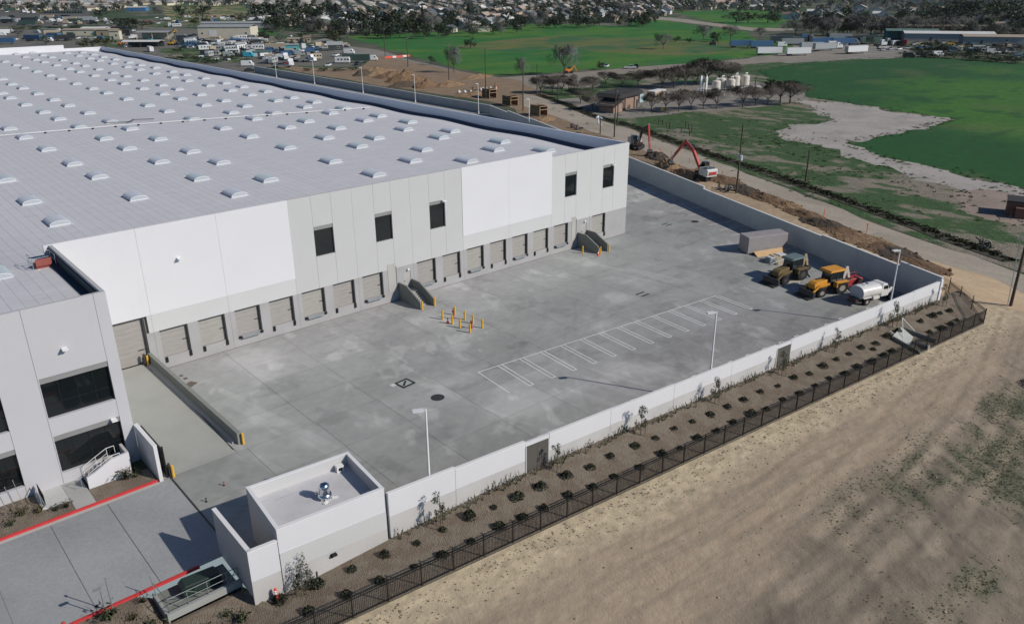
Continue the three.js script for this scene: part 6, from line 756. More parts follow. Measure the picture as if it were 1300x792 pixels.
// listed trees: [kind, x, z, height, width]
const tNames = { d: ['tree', 'dense dark green tree'], g: ['tree', 'mid green leafy tree'], o: ['tree', 'yellowish green tree'], e: ['tall_tree', 'tall narrow dark tree'], r: ['bush', 'reddish brown bush'], b: ['bare_tree', 'bare grey winter tree'], p: ['pruned_tree', 'pruned brown leafless tree with spreading crown'] };
const zone = ["in the junk yard behind the warehouse","in the belt along the top of the left green field","on the green field","among the treatment plant","beside the trailer lot on the right","in the right-hand belt behind the salvage lot","by the far-left truck lots","in front of the salvage sheds at right"];
const listed = [["d",181.2,-912.0,9.5,18.1,6],["d",131.2,-682.8,8.1,17.1,6],["d",130.6,-650.4,9.0,14.9,6],["d",137.5,-643.0,8.4,14.8,6],["b",241.0,-901.4,9.8,10.1,6],["d",216.8,-768.2,14.4,15.0,6],["d",244.3,-786.0,13.5,20.0,6],["d",198.8,-662.3,7.1,7.8,6],["o",196.6,-683.8,5.3,11.2,6],["d",250.0,-707.8,8.4,8.4,6],["d",37.0,-517.5,5.2,7.2,6],["b",42.3,-618.8,4.3,8.3,6],["d",43.6,-582.3,2.6,5.3,6],["b",61.2,-552.9,2.5,5.7,6],["g",98.1,-685.6,3.6,7.7,6],["o",51.5,-467.2,5.8,11.1,0],["o",57.3,-461.2,6.2,11.0,0],["o",47.0,-471.7,4.0,7.8,0],["b",146.0,-414.5,7.0,7.5,0],["b",176.8,-489.3,6.9,11.1,0],["d",76.5,-329.4,3.0,4.3,0],["d",89.9,-353.5,2.8,4.6,0],["g",59.4,-346.5,2.2,6.2,0],["d",61.9,-332.5,2.6,6.9,0],["d",64.3,-319.0,2.2,5.9,0],["d",258.9,-675.9,16.5,24.4,1],["d",267.6,-666.1,19.2,27.5,1],["d",277.8,-654.7,21.8,25.7,1],["g",275.6,-615.9,18.4,23.1,1],["d",309.5,-640.9,16.6,24.2,1],["d",277.3,-723.6,14.5,20.7,1],["b",204.0,-485.7,7.6,10.0,1],["b",223.2,-505.7,10.1,13.0,1],["b",194.8,-435.3,10.1,11.5,1],["d",225.3,-463.0,16.0,14.8,1],["d",230.5,-457.5,14.4,12.3,1],["d",235.3,-452.4,18.1,15.9,1],["d",254.3,-445.2,18.9,19.7,1],["d",248.3,-451.7,14.1,13.6,1],["b",275.8,-435.7,14.2,13.6,1],["d",275.2,-450.1,15.5,10.1,1],["d",361.9,-520.2,11.6,17.6,1],["b",291.0,-406.2,13.9,14.5,1],["d",387.6,-491.7,7.7,10.2,1],["e",295.9,-414.2,22.7,4.9,1],["e",278.1,-447.0,23.2,4.4,1],["g",514.0,-528.3,9.6,12.6,1],["b",488.0,-484.4,9.0,11.9,1],["b",424.2,-470.6,11.1,16.2,1],["d",399.5,-498.2,7.2,10.4,1],["e",428.4,-375.4,17.7,6.1,1],["b",505.1,-465.1,6.2,7.9,1],["b",574.6,-512.3,13.6,26.1,1],["d",454.9,-596.4,10.4,15.3,1],["d",587.9,-693.1,10.6,20.1,1],["d",693.2,-643.7,12.7,25.0,1],["d",714.6,-705.1,11.5,24.2,1],["b",771.3,-633.8,13.2,26.2,1],["d",135.1,-238.3,4.2,3.1,2],["d",175.4,-169.5,3.6,4.0,2],["b",279.1,-219.0,8.3,8.4,2],["r",326.0,-247.2,3.7,7.3,2],["r",321.7,-233.2,3.6,4.6,2],["b",348.5,-243.3,9.3,9.6,2],["g",343.5,-229.1,6.4,8.9,2],["b",360.2,-231.0,9.3,9.1,2],["d",535.1,-347.1,9.5,19.3,2],["o",541.7,-339.7,8.8,13.4,2],["b",676.4,-514.9,6.5,15.2,2],["b",122.0,-204.2,10.8,6.3,2],["b",136.5,-177.4,7.4,5.4,2],["p",99.7,-77.8,4.6,4.4,3],["p",104.0,-75.9,5.0,5.0,3],["p",105.6,-72.2,5.9,5.9,3],["p",110.7,-71.7,5.5,5.0,3],["p",114.7,-70.1,5.6,5.1,3],["p",117.6,-67.3,5.6,5.6,3],["p",126.0,-63.8,6.1,6.2,3],["p",131.6,-63.0,5.7,5.8,3],["p",143.1,-61.4,6.3,8.7,3],["p",143.8,-58.5,6.2,8.1,3],["p",135.8,-61.3,5.7,5.8,3],["p",144.1,-109.7,6.5,9.0,3],["p",147.1,-106.8,6.0,7.8,3],["d",160.6,-106.6,9.4,6.8,3],["p",162.9,-104.4,8.9,10.5,3],["p",170.1,-104.0,7.9,9.5,3],["p",172.6,-101.6,6.8,8.2,3],["p",153.6,-106.9,7.2,7.3,3],["p",89.2,-92.0,4.2,4.9,3],["p",96.1,-103.8,4.4,5.7,3],["p",109.0,-125.6,5.3,6.2,3],["p",103.7,-130.7,5.3,5.7,3],["p",106.6,-127.8,5.8,5.7,3],["p",119.7,-121.1,4.8,6.3,3],["p",139.8,-133.3,4.0,6.2,3],["p",109.6,-119.3,4.7,5.6,3],["p",119.9,-133.0,4.4,5.3,3],["p",144.8,-121.8,5.0,8.0,3],["p",137.1,-122.7,4.4,7.2,3],["b",448.0,-226.7,12.2,15.8,4],["b",440.5,-210.9,11.9,16.6,4],["b",451.0,-199.8,12.8,17.9,4],["b",452.5,-186.9,13.6,20.2,4],["b",457.3,-170.9,13.4,18.9,4],["b",433.5,-230.0,9.1,13.1,4],["d",377.7,-149.9,5.1,5.1,4],["d",552.7,-327.5,10.1,14.9,4],["d",557.0,-322.7,6.3,9.0,4],["b",681.6,-387.4,8.9,17.7,4],["b",390.8,-229.9,6.7,6.7,4],["d",601.2,-292.9,5.7,7.7,4],["d",711.1,-253.6,14.7,22.1,5],["d",707.8,-235.1,17.0,25.2,5],["d",693.2,-209.7,18.9,29.4,5],["d",677.5,-188.4,18.2,27.1,5],["d",712.1,-188.4,17.5,24.9,5],["b",459.7,-99.7,8.7,12.5,5],["b",477.3,-119.0,10.0,13.0,5],["b",467.4,-160.3,12.4,17.9,5],["b",492.6,-155.9,11.7,17.3,5],["d",670.0,-256.4,11.7,24.4,5],["g",650.4,-257.8,6.4,12.8,5],["b",490.9,-135.6,7.6,15.8,5],["b",541.9,-164.5,8.3,17.3,5],["d",488.5,-107.2,6.4,11.9,5],["d",60.0,-710.7,3.6,11.0,0],["d",74.6,-711.0,3.0,12.6,0],["d",86.3,-698.2,3.0,14.0,0],["d",98.1,-685.6,3.0,13.9,0],["d",109.7,-673.0,3.0,13.7,0],["d",121.3,-660.4,3.6,13.5,0],["d",124.6,-641.2,4.8,10.3,0],["d",44.9,-668.1,3.4,7.4,0],["d",55.1,-350.8,2.2,5.3,0],["d",83.0,-334.9,3.0,4.4,0],["d",75.2,-308.1,2.5,3.7,0],["g",126.6,-390.4,4.0,6.1,0],["d",124.7,-376.2,3.4,4.9,0],["d",63.6,-325.1,2.6,5.1,0],["d",65.0,-352.9,2.3,5.4,0],["g",87.2,-369.8,2.4,4.7,0],["b",120.6,-396.5,4.4,6.1,0],["d",173.4,-435.9,4.4,7.9,0],["g",154.8,-455.3,5.0,9.2,0],["d",79.9,-254.2,1.3,3.7,0],["d",84.9,-249.3,1.6,4.4,0],["d",89.9,-244.4,1.6,4.4,0],["d",96.0,-242.9,1.7,3.7,0],["d",75.5,-395.8,2.5,4.9,0],["d",331.5,-98.4,2.9,7.2,7],["d",331.8,-92.1,2.5,8.1,7],["d",332.8,-85.2,2.5,8.0,7],["d",329.9,-76.9,2.5,7.9,7],["d",330.4,-70.8,2.4,7.9,7],["d",331.0,-64.9,2.4,7.9,7],["d",328.6,-56.8,2.4,7.8,7],["d",374.7,-114.3,5.6,7.9,7],["d",366.4,-101.6,5.4,8.7,7],["d",360.6,-87.7,4.5,8.5,7],["b",384.4,-83.4,4.6,7.9,7],["b",363.5,-66.3,5.8,10.3,7],["d",362.3,-105.8,3.1,7.7,7],["d",352.6,-89.4,2.6,9.3,7],["d",352.5,-77.3,2.6,10.2,7],["d",343.3,-63.5,2.8,9.9,7],["d",355.3,-112.8,2.3,7.6,7]];
listed.forEach(([k, x, z, h, w, zi]) => { if (k === 'p') { w *= 1.35; h *= 1.08; } if (k === 'b') { w *= 1.25; } if (k === 'd') { w *= 1.15; } const lab = tNames[k][1] + ' ' + zone[zi]; tree(k, tNames[k][0], lab, lab + 's', x, z, h, w); });
{ // near and singular
  tree('o', 'tree', 'yellow-olive tree at the bend where lane meets green field', undefined, ...[166.8,-383.9,9.1,13.5]); tree('d', 'tree', 'lone dark round tree out on the green field', undefined, ...[207.0,-300.2,6.0,6.6]); tree('b', 'bare_tree', 'large bare grey tree above the orange machine on the crossroad', undefined, ...[149.1,-165.2,12.3,12.8]);
}
// ---------------------------------------------------------------- treatment plant by the road
{
  const brick = mat(C(0.34, 0.235, 0.185), { rough: 0.9, size: 2 }), dark = mat(C(0.045, 0.043, 0.043), { rough: 0.9, size: 2 });
  const t = thing('brick_building', 'tan brick pump building with dark overhanging roof among bare pruned trees', 'building', [97.5, -0.05, -88.5], 0.18);
  part(t, 'wall', [box(10.5, 4.3, 6.2, 0.5, 0, 0)], brick); part(t, 'roof', ext([[-7.4, 4.1], [-6.2, 5.0], [6.2, 5.2], [7.2, 4.2], [7.2, 3.95], [-7.4, 3.85]], 8.2), dark); part(t, 'pillar', [box(0.6, 4.2, 0.4, -2, 0, 3.25), box(0.6, 4.2, 0.4, 3.4, 0, 3.25)], brick); part(t, 'dark_opening', [box(1.2, 2.4, 0.06, -3.4, 0.1, 3.12), box(1.0, 2.2, 0.06, 5, 0.1, 3.12)], M_dark);
  part(t, 'lean_to', [box(5, 2.4, 5, -7.4, 0, 1.5)], brick); part(t, 'lean_to_roof', box(6.4, 0.25, 7, -7.8, 2.6, 1.2, 0, 0, 0.28), dark);
  const wt = mat(C(0.72, 0.66, 0.58), { rough: 0.55, size: 3 });
  const tank = (label, x, z, s) => { const k = thing('storage_tank', label, 'tank', [x, 0, z], 0.2); part(k, 'shell', [cyl(1.75 * s, 1.75 * s, 3.3 * s, 0, 0.6, 0, 22), sph(1.75 * s, 0, 0.6 + 3.3 * s, 0, 1, 0.34, 1, 20, 8)], wt); part(k, 'leg', [0, 1, 2, 3].map((i) => box(0.25, 0.8, 0.25, 1.3 * Math.cos(i * 1.57 + 0.8), 0, 1.3 * Math.sin(i * 1.57 + 0.8))), M_galv); part(k, 'vent_pipe', [bar([0, 3.9 * s, 0], [0, 5.2 * s, 0], 0.14, 8), bar([0, 5.2 * s, 0], [1.7, 5.2 * s, 0], 0.14, 8), bar([1.7, 5.2 * s, 0], [1.7, 0.5, 0], 0.14, 8)], M_steelW); };
  tank('cream cylindrical tank nearest to the white arch pipe', 149.8, -90.8, 0.86); tank('cream cylindrical tank second from the arch pipe, in the rear row', 156.6, -93.4, 0.88); tank('cream cylindrical tank in the middle of the front row', 157.3, -90.0, 0.86); tank('cream cylindrical tank fourth along, in the rear row', 166.2, -94.2, 0.9); tank('cream cylindrical tank farthest from the arch pipe', 169.8, -92.6, 0.9);
  const a = thing('arch_pipe', 'white arched twin pipe standing left of the cream tanks', 'pipe', [145.6, 0, -93], 0.5); for (const z of [-0.9, 0.9]) part(a, 'pipe', [bar([-1.1, 0, z], [-1.1, 4.2, z], 0.28, 10), bar([1.1, 0, z], [1.1, 4.2, z], 0.28, 10), new THREE.TorusGeometry(1.1, 0.28, 8, 16, Math.PI).translate(0, 4.2, z)], plain(0.78, 0.78, 0.78, 0.4)); part(a, 'side_pipe', [bar([-2.4, 0, 0.3], [-2.4, 3.2, 0.3], 0.2), bar([2.6, 0, 0.3], [2.6, 2.9, 0.3], 0.2), bar([1.1, 2.9, 0.3], [2.6, 2.9, 0.3], 0.18), bar([-2.4, 3.2, 0.3], [-1.1, 3.2, 0.3], 0.18)], plain(0.78, 0.78, 0.78, 0.4)); part(a, 'plinth', box(9, 0.5, 5, 4, 0, 0), plain(0.55, 0.53, 0.5));
  const c = thing('site_cabin', 'white and tan site cabin between brick building and tanks', 'cabin', [121, 0, -93.5], 0.2); part(c, 'body', box(7.5, 2.5, 2.8, 0, 0.2, 0), mat(C(0.55, 0.42, 0.33), { size: 3 })); part(c, 'roof', box(7.7, 0.15, 3.0, 0, 2.7, 0), mat(C(0.8, 0.8, 0.8), { size: 3 })); part(c, 'door', box(0.9, 1.9, 0.05, 1.5, 0.3, 1.42), plain(0.3, 0.25, 0.2));
  const e = thing('equipment_box', 'pale blue-grey equipment box beside the brick building', 'cabinet', [111.5, 0, -93], 0.2); part(e, 'body', box(2.2, 2.6, 2.2), mat(C(0.4, 0.52, 0.56), { size: 2 })); part(e, 'top', box(2.4, 0.1, 2.4, 0, 2.6, 0), plain(0.6, 0.65, 0.66));
  const lw = thing('block_wall', 'low pale wall in front of the cream tanks', 'wall', [161, 0, -84], -0.3); part(lw, 'wall', box(9, 1.5, 0.3, 0, 0, 0), mat(C(0.58, 0.55, 0.52), {})); part(lw, 'coping', box(9.1, 0.1, 0.4, 0, 1.5, 0), plain(0.6, 0.58, 0.55));
  const ym = thing('yellow_rail', 'yellow rail barrier in front of the pruned tree row', 'railing', [103, 0, -76.2], 0.3); part(ym, 'rail', [box(5, 0.25, 0.1, 0, 0.6, 0), box(5, 0.2, 0.1, 0, 0.2, 0)], plain(0.55, 0.42, 0.08)); part(ym, 'post', [-2.3, 0, 2.3].map((x) => box(0.12, 0.9, 0.12, x, 0, 0.1)), plain(0.4, 0.32, 0.08));
  const rs = thing('brick_shed', 'small red brick shed with flat roof at the right picture edge', 'shed', [57.2, -0.05, 36.6], 0.35); part(rs, 'wall', [box(4.2, 2.4, 3.4), box(1.6, 1.7, 2.2, -2.6, 0, 0.6)], mat(C(0.2, 0.1, 0.075), { size: 1.5 })); part(rs, 'roof', box(4.5, 0.18, 3.7, 0, 2.4, 0), dark); part(rs, 'railing', [bar([-5, 0, -1], [-5, 1, -1], 0.04), bar([-4.2, 0, -1.2], [-4.2, 1, -1.2], 0.04), bar([-5, 1, -1], [-3.2, 1, -1.3], 0.04)], M_dark);
}
{ // tufts over the scrubby lots and along field edges
  const pts = [], A = [[[46, 10], [100, -110], 34], [[50, 20], [95, -50], 22]];
  for (let i = 0; i < 1300; i++) { const [a, b, w] = pick(A), t = R(), x = lerp(a[0], b[0], t) + rr(-1, 1) * w * 0.8, z = lerp(a[1], b[1], t) + rr(-1, 1) * w * 0.5; if (x < xRight(z) + 22 || fbm(x / 9 + 70, z / 9 + 20, 3) < 0.47) continue; pts.push([x, z, rr(0.3, 0.9)]); }
  for (const E of EDGES) for (let i = 0; i < E.length; i++) { const a = E[i], b = E[(i + 1) % E.length], L = Math.hypot(a[0] - b[0], a[1] - b[1]); if (L > 150) continue; for (let k = 0; k < L * 0.9; k++) { const t = R(); pts.push([lerp(a[0], b[0], t) + (R() + R() - 1) * 4, lerp(a[1], b[1], t) + (R() + R() - 1) * 3, rr(0.3, 1.1)]); } }
  const dm = new THREE.Object3D(), I = new THREE.InstancedMesh(leafCloud(24, (r) => [(r() - 0.5) * 0.9, r() * 0.3, (r() - 0.5) * 0.9], 0.16, 640), leafM(0.11, 0.2, 0.065), pts.length); pts.forEach((p, i) => { dm.position.set(p[0], -0.06, p[1]); dm.rotation.set(0, R() * 6, 0); dm.scale.set(p[2], p[2] * 0.7, p[2]); dm.updateMatrix(); I.setMatrixAt(i, dm.matrix); I.setColorAt(i, new THREE.Color().setScalar(rr(0.5, 1.5))); }); I.name = 'scrub_tufts'; I.userData.kind = 'stuff'; shadow(I); scene.add(I);
  const fl = thing('red_fence', 'long red fence line in front of the far-left row houses', 'fence', [250.8, 0, -1430.2]); fl.position.y = -0.08; part(fl, 'fence_panel', box(260, 1.8, 0.2), plain(0.4, 0.07, 0.06)); part(fl, 'post', [-130, -65, 0, 65, 130].map((x) => box(0.3, 2.1, 0.3, x)), plain(0.3, 0.06, 0.05)); fl.rotation.y = -0.72;
}
// ---------------------------------------------------------------- vehicles far off
const paint = { white: plain(0.72, 0.73, 0.74, 0.35), silver: plain(0.4, 0.42, 0.43, 0.35), black: plain(0.02, 0.021, 0.023, 0.35), dark: plain(0.035, 0.05, 0.06, 0.4), blue: plain(0.05, 0.12, 0.24, 0.4), red: plain(0.3, 0.03, 0.03, 0.4), tan: plain(0.48, 0.4, 0.29, 0.5), teal: plain(0.05, 0.3, 0.34, 0.5), yellow: plain(0.7, 0.4, 0.04, 0.5), green: plain(0.04, 0.08, 0.065, 0.5), grey: plain(0.24, 0.26, 0.27, 0.5), cyan: plain(0.06, 0.42, 0.55, 0.5), orange: plain(0.7, 0.2, 0.03, 0.5) };
const wheels = (xs, r, w) => join(xs.flatMap((x) => [-1, 1].map((s) => new THREE.CylinderGeometry(r, r, 0.25, 10).rotateX(Math.PI / 2).translate(x, r, s * w))));
const VEH = {
  car: { body: join(ext([[-2.2, 0.3], [-2.2, 0.85], [-1.4, 0.95], [1.0, 0.9], [2.15, 0.75], [2.2, 0.3]], 1.75, true, 0.06)), glass: join(ext([[-1.5, 0.9], [-1.0, 1.42], [0.4, 1.42], [1.1, 0.88]], 1.5, true, 0.05)), w: wheels([-1.35, 1.35], 0.33, 0.78) },
  pickup: { body: join([ext([[-0.3, 0.4], [-0.3, 1.05], [1.4, 1.0], [2.6, 0.9], [2.6, 0.4]], 1.9, true, 0.06), box2(-2.7, -0.3, 0.45, 1.05, -0.95, -0.85), box2(-2.7, -0.3, 0.45, 1.05, 0.85, 0.95), box2(-2.7, -2.6, 0.45, 1.05, -0.85, 0.85), box2(-2.6, -0.3, 0.45, 0.6, -0.85, 0.85), box2(-0.2, 1.0, 1.62, 1.75, -0.75, 0.75)]), glass: join(ext([[-0.3, 1.02], [-0.15, 1.68], [0.8, 1.68], [1.4, 0.98]], 1.6)), w: wheels([-1.7, 1.7], 0.4, 0.82) },
  van: { body: join(ext([[-2.7, 0.4], [-2.7, 2.4], [1.5, 2.45], [2.2, 1.5], [2.7, 1.25], [2.75, 0.4]], 2.0, true, 0.08)), glass: join([box2(1.0, 1.9, 1.5, 2.0, -1.03, 1.03), beam([1.62, 2.3, 0], [2.22, 1.5, 0], 1.7, 0.05)]), w: wheels([-1.7, 1.8], 0.38, 0.85) },
  semi: { body: join([ext([[-0.9, 0.7], [-0.9, 3.3], [0.6, 3.35], [0.9, 2.3], [2.4, 2.0], [2.5, 0.7]], 2.3, true, 0.1)]), glass: join([box2(0.1, 0.7, 2.2, 2.9, -1.18, 1.18), beam([0.66, 3.1, 0], [0.94, 2.3, 0], 2, 0.05)]), w: join([wheels([-3.9, -2.8, 1.7], 0.5, 1.0), box2(-4.6, 1, 0.6, 0.95, -0.45, 0.45)]) },
  box: { body: join(box2(-6.5, 6.5, 1.1, 3.9, -1.28, 1.28)), glass: join([box2(-6.53, -6.5, 1.2, 3.8, -1.2, 1.2), box2(-6.4, 6.4, 1.0, 1.1, -1.2, 1.2)]), w: join([wheels([-5, -3.9], 0.5, 1.0), box2(4, 4.2, 0, 1.1, -0.8, -0.6), box2(4, 4.2, 0, 1.1, 0.6, 0.8)]) },
  camper: { body: join(ext([[-3.4, 0.5], [-3.5, 2.7], [3.2, 2.8], [3.5, 2.0], [3.3, 0.5]], 2.3, true, 0.1)), glass: join([-2.2, -0.6, 1.1, 2.4].map((x) => box2(x, x + 0.8, 1.5, 2.2, -1.17, 1.17))), w: wheels([-0.5, 0.5], 0.38, 0.95) },
  flat: { body: join([box2(-5.5, 3, 0.9, 1.15, -1.2, 1.2)]), glass: join(box2(-5.5, -5.3, 1.15, 2.2, -1.2, 1.2)), w: wheels([-4.5, -3.5, 2], 0.5, 1.0) },
  machine: { body: join([box2(-1.6, 1.3, 0.8, 1.9, -0.9, 0.9), beam([0.8, 1.5, 0.3], [2.4, 3.2, 0.3], 0.3, 0.4), beam([2.4, 3.2, 0.3], [3.4, 1, 0.3], 0.25, 0.3)]), glass: join(box2(-0.2, 0.8, 1.9, 2.8, -0.8, 0.1)), w: join([wheels([-1.1, 1.1], 0.65, 1.0)]) },
};
const vName = { car: ['parked_car', 'car', 'car'], pickup: ['pickup_truck', 'truck', 'pickup truck'], van: ['parked_van', 'van', 'van'], semi: ['semi_truck', 'truck', 'truck tractor'], box: ['box_trailer', 'trailer', 'box trailer'], camper: ['camper_trailer', 'trailer', 'camper trailer'], flat: ['flatbed_truck', 'truck', 'flatbed'], machine: ['work_machine', 'machine', 'work machine'] };
const vProto = {};
function vehicle(type, col, x, z, ry, where, s = 1) {
  const [n, cat, word] = vName[type], v = VEH[type], label = col + ' ' + word + ' ' + where, key = type + col; let o;
  if (!vProto[key]) { o = vProto[key] = thing(n, label, cat, [x, -0.06, z], ry, label + ' (all)'); part(o, 'body', v.body, paint[col]); part(o, 'glazing', v.glass, type === 'box' ? M_galv : M_glassD); part(o, 'wheel', v.w, M_tyre); o.scale.setScalar(s); } else o = copy(vProto[key], n, [x, -0.06, z], ry, label, undefined, s);
  o.userData.label = label; o.userData.group = label.replace(/^(\S+ )(.*)$/, '$1$2, several alike'); return o;
}
const vehZone = ["in the junk yard behind the warehouse roof","in the row along the far-left truck lot","in the far-left lot","on the lot beyond the far wall","in the trailer lot beyond the right field","in the salvage lot at far right","on the crossroad by the bare tree"];
